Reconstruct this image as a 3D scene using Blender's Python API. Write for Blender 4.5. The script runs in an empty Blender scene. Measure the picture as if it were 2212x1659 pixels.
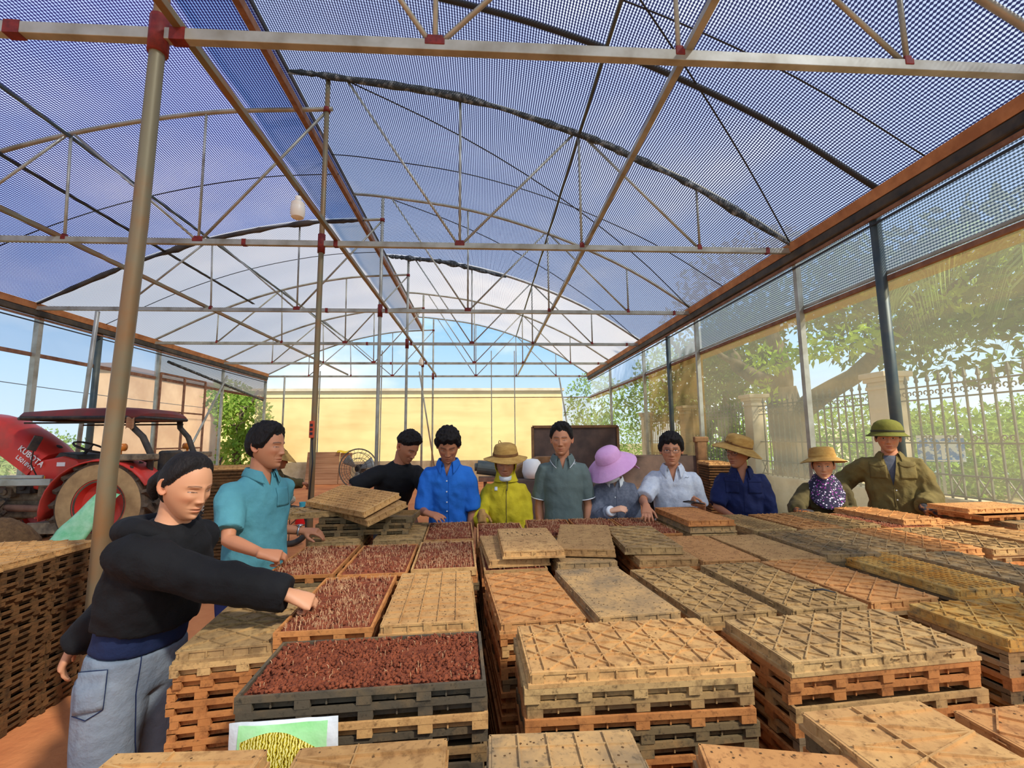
import bpy, bmesh, math, random
import numpy as np
from mathutils import Vector, Matrix, noise
from math import sin, cos, pi, radians as rad

SC = bpy.context.scene
COL = SC.collection
rng = random.Random(7)

# ------------------------------------------------------------------ camera
FPX, CX, CY = 1000.0, 1106.0, 829.5
EYE = 1.55


def camera_axes(vp=(1045.0, 950.0), roll=-0.002):
    fw = Vector(((vp[0] - CX) / FPX, -(vp[1] - CY) / FPX, -1.0)).normalized()
    up = Vector((sin(roll), cos(roll), 0.0))
    up = (up - fw * up.dot(fw)).normalized()
    rt = fw.cross(up)
    return Matrix((rt, fw, up))          # camera space -> world space


RC = camera_axes()
cam_data = bpy.data.cameras.new('camera')
cam = bpy.data.objects.new('camera', cam_data)
COL.objects.link(cam)
cam_data.sensor_width = 36.0
cam_data.lens = FPX / 2212.0 * 36.0
cam_data.clip_start = 0.02
cam_data.clip_end = 500
m4 = RC.to_4x4()
m4.translation = (0, 0, EYE)
cam.matrix_world = m4
SC.camera = cam


def ray(px, py):
    return RC @ Vector(((px - CX) / FPX, -(py - CY) / FPX, -1.0))


def aty(px, py, y):
    d = ray(px, py)
    return d * (y / d.y) + Vector((0, 0, EYE))


def atz(px, py, z):
    d = ray(px, py)
    return d * ((z - EYE) / d.z) + Vector((0, 0, EYE))


# ------------------------------------------------------------------ sky, sun, exposure
SUN_DIR = Vector((0.52, -0.50, 0.69)).normalized()      # towards the sun
world = bpy.data.worlds.new('sky')
SC.world = world
world.use_nodes = True
wn, wl = world.node_tree.nodes, world.node_tree.links
wn.clear()
w_out = wn.new('ShaderNodeOutputWorld')
w_bg = wn.new('ShaderNodeBackground')
w_tc = wn.new('ShaderNodeTexCoord')
w_sep = wn.new('ShaderNodeSeparateXYZ')
w_ramp = wn.new('ShaderNodeValToRGB')
w_map = wn.new('ShaderNodeMapping')
w_noise = wn.new('ShaderNodeTexNoise')
w_cr = wn.new('ShaderNodeValToRGB')
w_mix = wn.new('ShaderNodeMixRGB')
wl.new(w_tc.outputs['Generated'], w_sep.inputs[0])
wl.new(w_sep.outputs['Z'], w_ramp.inputs[0])
e = w_ramp.color_ramp.elements
e[0].position = 0.0
e[0].color = (0.66, 0.80, 0.92, 1)
e[1].position = 0.75
e[1].color = (0.10, 0.24, 0.62, 1)
e2 = w_ramp.color_ramp.elements.new(0.22)
e2.color = (0.30, 0.56, 0.88, 1)
w_map.inputs['Scale'].default_value = (1.6, 1.6, 3.2)
wl.new(w_tc.outputs['Generated'], w_map.inputs[0])
wl.new(w_map.outputs[0], w_noise.inputs['Vector'])
w_noise.inputs['Scale'].default_value = 1.7
w_noise.inputs['Detail'].default_value = 6
w_noise.inputs['Roughness'].default_value = 0.55
w_cr.color_ramp.elements[0].position = 0.50
w_cr.color_ramp.elements[1].position = 0.72
wl.new(w_noise.outputs['Fac'], w_cr.inputs[0])
wl.new(w_cr.outputs[0], w_mix.inputs[0])
wl.new(w_ramp.outputs[0], w_mix.inputs[1])
w_mix.inputs[2].default_value = (1.0, 0.98, 0.97, 1)
wl.new(w_mix.outputs[0], w_bg.inputs[0])
w_bg.inputs[1].default_value = 1.0
wl.new(w_bg.outputs[0], w_out.inputs[0])

sun_d = bpy.data.lights.new('sun', 'SUN')
sun_d.energy = 5.6
sun_d.angle = rad(4.0)
sun_d.color = (1.0, 0.945, 0.86)
sun = bpy.data.objects.new('sun', sun_d)
COL.objects.link(sun)
sun.rotation_euler = SUN_DIR.to_track_quat('Z', 'Y').to_euler()

SC.view_settings.view_transform = 'Standard'
SC.view_settings.look = 'None'
SC.view_settings.gamma = 1.0
SC.view_settings.use_curve_mapping = False
SC.view_settings.exposure = 0.50
SC.cycles.use_denoising = True
SC.cycles.max_bounces = 7
SC.cycles.diffuse_bounces = 4
SC.cycles.transmission_bounces = 5
SC.cycles.transparent_max_bounces = 16
SC.cycles.glossy_bounces = 2
SC.cycles.sample_clamp_indirect = 6.0
SC.cycles.caustics_reflective = False
SC.cycles.caustics_refractive = False


# ------------------------------------------------------------------ colours and materials
def lin(c):
    return c / 12.92 if c <= 0.04045 else ((c + 0.055) / 1.055) ** 2.4


def C(r, g, b):
    return (lin(r / 255), lin(g / 255), lin(b / 255), 1.0)


def mix_col(nt, fac, a, b, mode='MIX'):
    n = nt.nodes.new('ShaderNodeMixRGB')
    n.blend_type = mode
    for s, v in ((0, fac), (1, a), (2, b)):
        if hasattr(v, 'is_output'):
            nt.links.new(v, n.inputs[s])
        else:
            n.inputs[s].default_value = v
    return n.outputs[0]


def math_n(nt, op, a, b=None, c=None):
    n = nt.nodes.new('ShaderNodeMath')
    n.operation = op
    for s, v in enumerate((a, b, c)):
        if v is None:
            continue
        if hasattr(v, 'is_output'):
            nt.links.new(v, n.inputs[s])
        else:
            n.inputs[s].default_value = v
    return n.outputs[0]


def noise_n(nt, scale, detail=3, rough=0.55, coord='Object', stretch=None):
    tc = nt.nodes.new('ShaderNodeTexCoord')
    v = tc.outputs[coord]
    if stretch:
        mp = nt.nodes.new('ShaderNodeMapping')
        mp.inputs['Scale'].default_value = stretch
        nt.links.new(v, mp.inputs[0])
        v = mp.outputs[0]
    n = nt.nodes.new('ShaderNodeTexNoise')
    n.inputs['Scale'].default_value = scale
    n.inputs['Detail'].default_value = detail
    n.inputs['Roughness'].default_value = rough
    nt.links.new(v, n.inputs['Vector'])
    return n.outputs['Fac']


def ramp_n(nt, fac, stops):
    n = nt.nodes.new('ShaderNodeValToRGB')
    el = n.color_ramp.elements
    el[0].position, el[0].color = stops[0]
    el[1].position, el[1].color = stops[-1]
    for p, c in stops[1:-1]:
        x = el.new(p)
        x.color = c
    nt.links.new(fac, n.inputs[0])
    return n.outputs[0]


BW = [(0.0, (0, 0, 0, 1)), (1.0, (1, 1, 1, 1))]


def new_mat(name):
    m = bpy.data.materials.new(name)
    m.use_nodes = True
    nt = m.node_tree
    b = nt.nodes['Principled BSDF']
    return m, nt, b


def mat(name, col, col2=None, scale=8, rough=0.7, metal=0.0, bump=0.0, bscale=40, lo=0.35, hi=0.65, stretch=None,
        vary=0.0, attr=None, spec=0.3, coord='Object', sheen=0.0):
    """plain surface: a colour, an optional second colour in soft patches, an optional bump, an optional tint per object"""
    m, nt, b = new_mat(name)
    out = None
    if attr:
        a = nt.nodes.new('ShaderNodeAttribute')
        a.attribute_name = attr
        out = a.outputs['Color']
    if col2 is not None:
        f = noise_n(nt, scale, 4, 0.6, coord, stretch)
        f = ramp_n(nt, f, [(lo, (0, 0, 0, 1)), (hi, (1, 1, 1, 1))])
        out = mix_col(nt, f, out if out else col, col2)
    if vary:
        oi = nt.nodes.new('ShaderNodeObjectInfo')
        hs = nt.nodes.new('ShaderNodeHueSaturation')
        v = math_n(nt, 'MULTIPLY_ADD', oi.outputs['Random'], 2 * vary, 1 - vary)
        nt.links.new(v, hs.inputs['Value'])
        h = math_n(nt, 'MULTIPLY_ADD', oi.outputs['Random'], -0.04 * vary * 2, 0.5 + 0.04 * vary)
        nt.links.new(h, hs.inputs['Hue'])
        if out:
            nt.links.new(out, hs.inputs['Color'])
        else:
            hs.inputs['Color'].default_value = col
        out = hs.outputs[0]
    if out:
        nt.links.new(out, b.inputs['Base Color'])
    else:
        b.inputs['Base Color'].default_value = col
    b.inputs['Roughness'].default_value = rough
    b.inputs['Metallic'].default_value = metal
    b.inputs['Specular IOR Level'].default_value = spec
    if sheen:
        b.inputs['Sheen Weight'].default_value = sheen
    if bump:
        f = noise_n(nt, bscale, 4, 0.6, coord, stretch)
        bn = nt.nodes.new('ShaderNodeBump')
        bn.inputs['Strength'].default_value = bump
        bn.inputs['Distance'].default_value = 0.02
        nt.links.new(f, bn.inputs['Height'])
        nt.links.new(bn.outputs[0], b.inputs['Normal'])
    return m


# ------------------------------------------------------------------ mesh builder
def frame_of(d, hint=Vector((0, 0, 1))):
    d = d.normalized()
    if abs(d.dot(hint)) > 0.98:
        hint = Vector((0, 1, 0)) if abs(d.y) < 0.9 else Vector((1, 0, 0))
    s = d.cross(hint).normalized()
    return d, s, s.cross(d).normalized()


class MB:
    """collects shapes and links them as ONE mesh object"""

    def __init__(self):
        self.v, self.f, self.mi, self.cur = [], [], [], 0

    def add(self, verts, faces):
        o = len(self.v)
        self.v += [tuple(p) for p in verts]
        self.f += [tuple(i + o for i in q) for q in faces]
        self.mi += [self.cur] * len(faces)
        return self

    def box(self, c, s, R=None):
        x, y, z = s[0] / 2, s[1] / 2, s[2] / 2
        P = [Vector((a * x, b * y, d * z)) for d in (-1, 1) for b in (-1, 1) for a in (-1, 1)]
        if R is not None:
            P = [R @ p for p in P]
        c = Vector(c)
        return self.add([p + c for p in P], [(0, 2, 3, 1), (4, 5, 7, 6), (0, 1, 5, 4), (2, 6, 7, 3), (0, 4, 6, 2), (1, 3, 7, 5)])

    def bar(self, a, b, w, h=None, hint=Vector((0, 0, 1))):
        a, b = Vector(a), Vector(b)
        h = h or w
        d, s, u = frame_of(b - a, hint)
        P = [p + s * (i * w / 2) + u * (j * h / 2) for p in (a, b) for i, j in ((-1, -1), (1, -1), (1, 1), (-1, 1))]
        return self.add(P, [(3, 2, 1, 0), (4, 5, 6, 7)] + [(i, (i + 1) % 4, 4 + (i + 1) % 4, 4 + i) for i in range(4)])

    def tube(self, pts, r, n=8, closed=False, cap=True, hint=Vector((0, 0, 1))):
        pts = [Vector(p) for p in pts]
        k = len(pts)
        R = r if isinstance(r, (list, tuple)) else [r] * k
        V, F = [], []
        s0 = None
        for i, p in enumerate(pts):
            if closed:
                d = pts[(i + 1) % k] - pts[i - 1]
            else:
                d = pts[min(i + 1, k - 1)] - pts[max(i - 1, 0)]
            d.normalize()
            if s0 is None:
                _, s, u = frame_of(d, hint)
            else:
                s = (s0 - d * s0.dot(d)).normalized()
                u = s.cross(d)
            s0 = s
            q = R[i]
            rx, ry = q if isinstance(q, (list, tuple)) else (q, q)
            V += [p + s * (cos(2 * pi * j / n) * rx) + u * (sin(2 * pi * j / n) * ry) for j in range(n)]
        for i in range(k if closed else k - 1):
            a, b = i * n, ((i + 1) % k) * n
            F += [(a + j, a + (j + 1) % n, b + (j + 1) % n, b + j) for j in range(n)]
        if cap and not closed:
            F += [tuple(range(n))[::-1], tuple(range((k - 1) * n, k * n))]
        return self.add(V, F)

    def rings(self, rings, cap=True):
        """loft through closed loops of the same length"""
        n = len(rings[0])
        V, F = [], []
        for r in rings:
            V += [Vector(p) for p in r]
        for i in range(len(rings) - 1):
            a, b = i * n, (i + 1) * n
            F += [(a + j, a + (j + 1) % n, b + (j + 1) % n, b + j) for j in range(n)]
        if cap:
            F += [tuple(range(n))[::-1], tuple(range((len(rings) - 1) * n, len(rings) * n))]
        return self.add(V, F)

    def lathe(self, prof, n=24, c=(0, 0, 0), sx=1.0, sy=1.0, R=None):
        c = Vector(c)
        rr = []
        for r, z in prof:
            ring = [Vector((r * cos(2 * pi * j / n) * sx, r * sin(2 * pi * j / n) * sy, z)) for j in range(n)]
            rr.append([(R @ p if R is not None else p) + c for p in ring])
        return self.rings(rr)

    def grid(self, fn, nu, nv):
        V = [fn(i / nu, j / nv) for j in range(nv + 1) for i in range(nu + 1)]
        F = [(j * (nu + 1) + i, j * (nu + 1) + i + 1, (j + 1) * (nu + 1) + i + 1, (j + 1) * (nu + 1) + i) for j in range(nv) for i in range(nu)]
        return self.add(V, F)

    def sheet(self, fn, nu, nv, t):
        """a curved sheet of thickness t (fn gives a point; thickened along the normal)"""
        P = [[Vector(fn(i / nu, j / nv)) for i in range(nu + 1)] for j in range(nv + 1)]
        N = [[None] * (nu + 1) for _ in range(nv + 1)]
        for j in range(nv + 1):
            for i in range(nu + 1):
                a = P[j][min(i + 1, nu)] - P[j][max(i - 1, 0)]
                b = P[min(j + 1, nv)][i] - P[max(j - 1, 0)][i]
                q = a.cross(b)
                N[j][i] = q.normalized() if q.length > 1e-9 else Vector((0, 0, 1))
        w = nu + 1
        V = [P[j][i] + N[j][i] * (t / 2) for j in range(nv + 1) for i in range(w)] + [P[j][i] - N[j][i] * (t / 2) for j in range(nv + 1) for i in range(w)]
        o = w * (nv + 1)
        F = []
        for j in range(nv):
            for i in range(nu):
                a, b, c, d = j * w + i, j * w + i + 1, (j + 1) * w + i + 1, (j + 1) * w + i
                F += [(a, b, c, d), (o + d, o + c, o + b, o + a)]
        edge = [i for i in range(w)] + [j * w + nu for j in range(1, nv + 1)] + [nv * w + i for i in range(nu - 1, -1, -1)] + [j * w for j in range(nv - 1, 0, -1)]
        for k in range(len(edge)):
            a, b = edge[k], edge[(k + 1) % len(edge)]
            F.append((b, a, o + a, o + b))
        return self.add(V, F)

    def prism(self, poly, a, b, axis='y'):
        """polygon (2D) extruded from a to b along an axis"""
        def mk(p, t):
            return {'x': (t, p[0], p[1]), 'y': (p[0], t, p[1]), 'z': (p[0], p[1], t)}[axis]
        n = len(poly)
        return self.add([mk(p, a) for p in poly] + [mk(p, b) for p in poly],
                        [tuple(range(n)), tuple(range(2 * n - 1, n - 1, -1))] + [(i, n + i, n + (i + 1) % n, (i + 1) % n) for i in range(n)])

    def mesh(self, name, mats, smooth=False):
        me = bpy.data.meshes.new(name)
        me.from_pydata(self.v, [], self.f)
        for m in (mats if isinstance(mats, (list, tuple)) else [mats]):
            me.materials.append(m)
        if any(self.mi):
            me.polygons.foreach_set('material_index', self.mi)
        if smooth:
            me.shade_smooth()
        me.update()
        bm = bmesh.new()
        bm.from_mesh(me)
        bmesh.ops.recalc_face_normals(bm, faces=bm.faces)
        bm.to_mesh(me)
        bm.free()
        return me

    def build(self, name, mats, parent=None, smooth=False, bevel=0.0, seg=2, auto=None):
        o = bpy.data.objects.new(name, self.mesh(name, mats, smooth or auto is not None))
        COL.objects.link(o)
        if parent is not None:
            o.parent = parent
        if bevel:
            md = o.modifiers.new('bevel', 'BEVEL')
            md.width = bevel
            md.segments = seg
            md.limit_method = 'ANGLE'
        if auto is not None:
            o.data.set_sharp_from_angle(angle=rad(auto))
        return o


def tag(o, label=None, cat=None, group=None, kind=None):
    for k, v in (('label', label), ('category', cat), ('group', group), ('kind', kind)):
        if v:
            o[k] = v
    return o


def empty(name, loc=(0, 0, 0), rz=0.0, label=None, cat=None, group=None):
    o = bpy.data.objects.new(name, None)
    COL.objects.link(o)
    o.location = loc
    o.rotation_euler = (0, 0, rz)
    o.empty_display_size = 0.1
    return tag(o, label, cat, group)


def copy_tree(o, parent=None):
    c = o.copy()
    COL.objects.link(c)
    c.parent = parent
    for ch in list(o.children):
        copy_tree(ch, c)
    return c


ORD = ['topmost', 'second', 'third', 'fourth', 'fifth', 'sixth', 'seventh', 'eighth', 'ninth', 'tenth', 'eleventh', 'twelfth', 'thirteenth',
       'fourteenth', 'fifteenth', 'sixteenth', 'seventeenth', 'eighteenth', 'nineteenth', 'twentieth', 'twenty-first', 'twenty-second',
       'twenty-third', 'twenty-fourth', 'twenty-fifth', 'twenty-sixth', 'twenty-seventh']
# ------------------------------------------------------------------ materials of the greenhouse
M = {}
M['galv'] = mat('galvanised', C(176, 177, 166), C(128, 122, 102), 3, rough=0.45, metal=0.35, stretch=(1, 1, 1), lo=0.4, hi=0.75)
M['pipe'] = mat('old_pipe', C(128, 122, 96), C(150, 104, 58), 2.0, rough=0.5, metal=0.3, lo=0.42, hi=0.7)
M['dkpipe'] = mat('dark_pipe', C(66, 80, 84), C(96, 100, 92), 3, rough=0.5, metal=0.3)
M['redpaint'] = mat('red_primer', C(132, 44, 36), C(96, 34, 30), 20, rough=0.6)
M['rust'] = mat('rusty_steel', C(120, 84, 66), C(150, 110, 84), 9, rough=0.8)
M['board'] = mat('orange_board', C(196, 138, 88), C(160, 106, 66), 5, rough=0.7)
M['blackgutter'] = mat('gutter', C(50, 48, 44), C(84, 74, 60), 4, rough=0.6)
M['darknet'] = mat('bundled_net', C(52, 58, 60), C(150, 156, 156), 14, rough=0.6, bump=0.8, bscale=30, lo=0.5, hi=0.75)
M['concrete'] = mat('concrete', C(222, 206, 166), C(192, 170, 128), 2.5, rough=0.9, bump=0.2)
M['soilfloor'] = mat('orange_soil', C(214, 138, 82), C(186, 108, 62), 1.1, rough=0.95, bump=0.5, bscale=14)
M['cream'] = mat('cream_plaster', C(246, 226, 160), C(224, 192, 128), 0.55, rough=0.9, lo=0.45, hi=0.75)
M['paleplaster'] = mat('pale_plaster', C(226, 210, 176), C(204, 184, 146), 1.5, rough=0.9)
M['wire'] = mat('dark_wire', C(46, 48, 52), rough=0.6)


def film_mat(name, clear, glow, p_clear, net=None, net_cover=0.5, period=0.03, streak=0.0, dust=None, gloss=0.0):
    """greenhouse film: part see-through, part glowing with the daylight that falls on it; optionally under a woven shade net"""
    m = bpy.data.materials.new(name)
    m.use_nodes = True
    nt = m.node_tree
    nt.nodes.clear()
    out = nt.nodes.new('ShaderNodeOutputMaterial')
    tr = nt.nodes.new('ShaderNodeBsdfTransparent')
    tr.inputs[0].default_value = clear
    tl = nt.nodes.new('ShaderNodeBsdfTranslucent')
    tl.inputs[0].default_value = glow
    df = nt.nodes.new('ShaderNodeBsdfDiffuse')
    df.inputs[0].default_value = glow
    mx = nt.nodes.new('ShaderNodeMixShader')
    mx.inputs[0].default_value = 0.22
    nt.links.new(tl.outputs[0], mx.inputs[1])
    nt.links.new(df.outputs[0], mx.inputs[2])
    if dust is not None:
        f = noise_n(nt, 1.0, 5, 0.65, 'UV', (2.4, 0.25, 1))
        f = ramp_n(nt, f, [(0.38, (0, 0, 0, 1)), (0.68, (1, 1, 1, 1))])
        col = mix_col(nt, f, glow, dust)
        nt.links.new(col, tl.inputs[0])
        nt.links.new(col, df.inputs[0])
        pc = math_n(nt, 'MULTIPLY_ADD', f, -streak, p_clear)
    else:
        pc = p_clear
    sh = nt.nodes.new('ShaderNodeMixShader')
    if hasattr(pc, 'is_output'):
        nt.links.new(pc, sh.inputs[0])
    else:
        sh.inputs[0].default_value = pc
    nt.links.new(mx.outputs[0], sh.inputs[1])
    nt.links.new(tr.outputs[0], sh.inputs[2])
    final = sh.outputs[0]
    if net is not None:
        tc = nt.nodes.new('ShaderNodeTexCoord')
        sp = nt.nodes.new('ShaderNodeSeparateXYZ')
        nt.links.new(tc.outputs['UV'], sp.inputs[0])
        k = 2 * pi / period
        a = math_n(nt, 'SINE', math_n(nt, 'MULTIPLY', sp.outputs[0], k))
        b = math_n(nt, 'SINE', math_n(nt, 'MULTIPLY', sp.outputs[1], k))
        s = math_n(nt, 'MULTIPLY_ADD', b, 0.62, a)
        mr = nt.nodes.new('ShaderNodeMapRange')
        nt.links.new(s, mr.inputs[0])
        t = (net_cover - 0.5) * 2.4
        mr.inputs[1].default_value = t - 0.25
        mr.inputs[2].default_value = t + 0.25
        nd = nt.nodes.new('ShaderNodeBsdfDiffuse')
        nl = nt.nodes.new('ShaderNodeBsdfTranslucent')
        big = noise_n(nt, 0.16, 3, 0.5, 'UV')
        big = ramp_n(nt, big, [(0.35, (0, 0, 0, 1)), (0.65, (1, 1, 1, 1))])
        nc = mix_col(nt, big, net[0], net[1])
        nt.links.new(nc, nd.inputs[0])
        nt.links.new(nc, nl.inputs[0])
        nm = nt.nodes.new('ShaderNodeMixShader')
        nm.inputs[0].default_value = 0.65
        nt.links.new(nd.outputs[0], nm.inputs[1])
        nt.links.new(nl.outputs[0], nm.inputs[2])
        fx = nt.nodes.new('ShaderNodeMixShader')
        nt.links.new(mr.outputs[0], fx.inputs[0])
        nt.links.new(nm.outputs[0], fx.inputs[1])
        nt.links.new(final, fx.inputs[2])
        final = fx.outputs[0]
    nt.links.new(final, out.inputs[0])
    return m


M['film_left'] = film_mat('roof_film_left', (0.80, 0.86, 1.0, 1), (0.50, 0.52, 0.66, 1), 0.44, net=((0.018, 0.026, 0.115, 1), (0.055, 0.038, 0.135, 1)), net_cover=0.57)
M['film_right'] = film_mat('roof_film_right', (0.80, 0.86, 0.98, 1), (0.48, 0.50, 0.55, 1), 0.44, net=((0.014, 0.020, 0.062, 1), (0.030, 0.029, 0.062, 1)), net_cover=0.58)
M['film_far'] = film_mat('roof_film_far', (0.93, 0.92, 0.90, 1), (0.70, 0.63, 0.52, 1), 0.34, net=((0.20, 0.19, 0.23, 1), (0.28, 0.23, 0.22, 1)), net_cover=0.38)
M['film_plain'] = film_mat('roof_film_plain', (0.94, 0.95, 0.97, 1), (0.88, 0.86, 0.82, 1), 0.45)  # netless film for the unseen roof stretch, chosen to brighten the people
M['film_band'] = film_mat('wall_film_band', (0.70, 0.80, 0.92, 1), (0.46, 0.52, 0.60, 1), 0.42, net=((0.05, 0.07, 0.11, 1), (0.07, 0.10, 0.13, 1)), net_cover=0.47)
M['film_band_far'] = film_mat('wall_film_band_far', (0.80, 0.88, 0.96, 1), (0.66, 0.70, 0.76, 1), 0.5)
M['film_dusty'] = film_mat('wall_film_dusty', (1.0, 1.0, 0.95, 1), (0.88, 0.84, 0.62, 1), 0.84, dust=(0.74, 0.60, 0.36, 1), streak=0.14)
M['film_brown'] = film_mat('wall_film_brown', (0.94, 0.88, 0.74, 1), (0.50, 0.36, 0.18, 1), 0.60, dust=(0.44, 0.28, 0.11, 1), streak=0.30)
M['film_clear'] = film_mat('wall_film_clear', (0.94, 0.96, 0.97, 1), (0.74, 0.74, 0.68, 1), 0.78)
M['film_gable'] = film_mat('gable_film', (0.92, 0.97, 1.0, 1), (0.80, 0.86, 0.92, 1), 0.80)
M['film_end'] = film_mat('end_film', (0.98, 0.96, 0.90, 1), (0.88, 0.80, 0.56, 1), 0.70, dust=(0.70, 0.56, 0.34, 1), streak=0.16)


def film(name, prof, y0, y1, material, ny=12, sag=0.0, bay=1.515, kind='structure', axis='y'):
    """a sheet swept along y; UV in metres along the sheet"""
    me = bpy.data.meshes.new(name)
    L = [0.0]
    for a, b in zip(prof, prof[1:]):
        L.append(L[-1] + math.dist(a, b))
    n = len(prof)
    V, F, U = [], [], []
    for j in range(ny + 1):
        y = y0 + (y1 - y0) * j / ny
        for i, (x, z) in enumerate(prof):
            e = sin(pi * i / (n - 1))
            d = sag * e * (sin(pi * ((y - 2.66) / bay)) ** 2)
            V.append((x, y, z - d) if axis == 'y' else (y, x, z))
            U.append((L[i], y))
    for j in range(ny):
        for i in range(n - 1):
            F.append((j * n + i, j * n + i + 1, (j + 1) * n + i + 1, (j + 1) * n + i))
    me.from_pydata(V, [], F)
    uv = me.uv_layers.new(name='UVMap')
    for lp in me.loops:
        uv.data[lp.index].uv = U[lp.vertex_index]
    me.materials.append(material)
    me.shade_smooth()
    o = bpy.data.objects.new(name, me)
    COL.objects.link(o)
    return tag(o, kind=kind)


def spline(pts, n=24):
    """smooth curve through 2D points (Catmull-Rom)"""
    P = [Vector(p) for p in pts]
    P = [P[0] * 2 - P[1]] + P + [P[-1] * 2 - P[-2]]
    out = []
    m = len(P) - 3
    for k in range(n + 1):
        t = k / n * m
        i = min(int(t), m - 1)
        u = t - i
        a, b, c, d = P[i], P[i + 1], P[i + 2], P[i + 3]
        out.append(0.5 * ((2 * b) + (c - a) * u + (2 * a - 5 * b + 4 * c - d) * u * u + (3 * b - a - 3 * c + d) * u ** 3))
    return out


R_ARC = [(4.18, 4.06), (2.85, 4.90), (1.27, 5.60), (-0.30, 6.06), (-1.90, 6.29), (-2.55, 6.34)]
L_ARC = [(-8.2, 4.04), (-6.60, 4.84), (-5.12, 5.38), (-3.52, 5.72), (-1.95, 5.83)]
ra = [tuple(p) for p in spline(R_ARC, 26)]
la = [tuple(p) for p in spline(L_ARC, 26)]
lf = [p for p in la if p[0] <= -2.33] + [(-2.30, 5.815)]
up = lambda pr, d=0.05: [(x, z + d) for x, z in pr]
YF, YB = -6.0, 17.9
film('ceiling', up(ra), YF, -0.37, M['film_plain'], 20, 0.05)  # unseen roof behind camera: lengthened to stop direct sun, netless to admit daylight
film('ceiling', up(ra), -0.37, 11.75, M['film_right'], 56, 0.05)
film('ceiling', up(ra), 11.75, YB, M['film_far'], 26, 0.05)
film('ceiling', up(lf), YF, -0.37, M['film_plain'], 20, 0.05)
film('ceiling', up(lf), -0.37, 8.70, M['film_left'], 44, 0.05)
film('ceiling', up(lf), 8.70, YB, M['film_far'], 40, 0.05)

# floor and ground
fl = MB()
fl.grid(lambda u, v: (-8.3 + 12.6 * u, -7 + 25.2 * v, 0.012 * noise.noise(Vector((u * 14, v * 28, 0)))), 60, 90)
tag(fl.build('floor', M['soilfloor'], smooth=True), kind='structure')
M['ground'] = mat('outdoor_ground', C(150, 142, 84), C(176, 150, 104), 0.35, rough=0.95)
g = MB()
g.box((0, 20, -0.06), (240, 240, 0.06))
tag(g.build('ground', M['ground']), kind='structure')

TY = [2.66, 5.67, 8.70, 11.75, 14.80, 17.86]
PX = [-2.06, -2.02, -1.96, -1.95, -1.95, -1.95]
TL = ['nearest galvanised roof truss crossing high overhead, its tie bar widest in view',
      'second roof truss from the front, with grey bundled net along its right arch',
      'third roof truss from the front, with black bundled net along its left arch',
      'fourth roof truss from the front, thin tubes against pale film',
      'fifth roof truss from the front, one bay before the far gable',
      'farthest roof truss framing the far gable film']


def zr(x):
    return float(np.interp(-x, [-p[0] for p in ra], [p[1] for p in ra]))


def zl(x):
    return float(np.interp(x, [p[0] for p in la], [p[1] for p in la]))


for k, (y, px) in enumerate(zip(TY, PX)):
    t = empty('roof_truss', (0, y, 4.0), 0, TL[k], 'roof truss', 'roof trusses')
    th = 0.075 if k == 0 else 0.07
    MB().bar((-8.2, 0, 0), (4.2, 0, 0), 0.055, th).build('bottom_chord', M['galv'], t, bevel=0.004)
    MB().tube([(x, 0, z - 4.0) for x, z in ra], 0.028, 8).build('right_arch', M['galv'], t, smooth=True)
    MB().tube([(x, 0, z - 4.0) for x, z in la], 0.028, 8).build('left_arch', M['galv'], t, smooth=True)
    top = lambda x: (x, 0, (zr(x) if x > -1.95 else zl(x)) - 4.0)
    bot = lambda x: (x, 0, 0.03)
    S = [(bot(-0.30), top(-0.30)), (bot(-0.33), top(-1.80)), (bot(-0.27), top(1.23)), (bot(1.27), top(1.27)), (bot(2.82), top(1.31)), (bot(2.84), top(2.84)),
         (bot(-3.50), top(-3.52)), (bot(-3.47), (px, 0, 1.80)), (bot(-3.53), top(-5.10)), (bot(-5.06), top(-5.12)), (bot(-6.62), top(-5.16)), (bot(-6.64), top(-6.64))]
    for a, b in S:
        MB().tube([a, b], 0.017, 6).build('web_strut', M['galv'], t, smooth=True)
    for x, w in ((-0.30, 0.10), (1.27, 0.05), (2.83, 0.05), (-3.50, 0.10), (-5.06, 0.045), (-6.63, 0.045)):
        MB().box((x, 0, 0.045), (w, 0.05, 0.05)).box((x, 0, 0.02), (w * 1.25, 0.064, 0.045)).build('gusset', M['redpaint'], t, bevel=0.006)
    for x in ([-2.78, -1.84, 3.9] if k == 0 else [-2.95, -1.84, 3.75]):
        MB().box((x, 0, 0), (0.09 if k == 0 else 0.05, 0.062, th + 0.008)).build('painted_collar', M['redpaint'], t)
    # post that carries the truss middle, from the ground to the roof ridge
    r = 0.042 if k == 0 else 0.034
    p = empty('steel_post', (px, y, 0), 0,
              ['round steel post standing behind the woman in the black hoodie, rusty lower half',
               'steel post carrying a red socket strip, beside the tilted tray pile',
               'steel post behind the man in the black tee shirt',
               'thin steel post rising behind the man in the blue shirt',
               'second thin steel post from the far gable wall', 'slender steel post at the middle of the far gable wall'][k], 'post', 'posts down the middle of the greenhouse')
    MB().tube([(0.04 if k == 0 else 0, 0, 0), (0.04 if k == 0 else 0, 0, 1.4), (0.085 if k == 0 else 0, 0, 2.8), (0.10 if k == 0 else 0, 0, 4.2), (0.10 if k == 0 else 0, 0, 6.25)], [r * 1.05, r, r, r * 0.95, r * 0.9], 12).build('pipe', M['pipe'] if k < 2 else M['galv'], p, smooth=True)
    ox = 0.10 if k == 0 else 0
    MB().tube([(ox, 0, 3.88), (ox, 0, 4.12)], r + 0.012, 10).build('clamp', M['redpaint'], p, smooth=True)
    MB().tube([(ox, 0, 5.78), (ox, 0, 5.84)], r + 0.01, 10).build('clamp', M['redpaint'], p, smooth=True)

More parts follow.
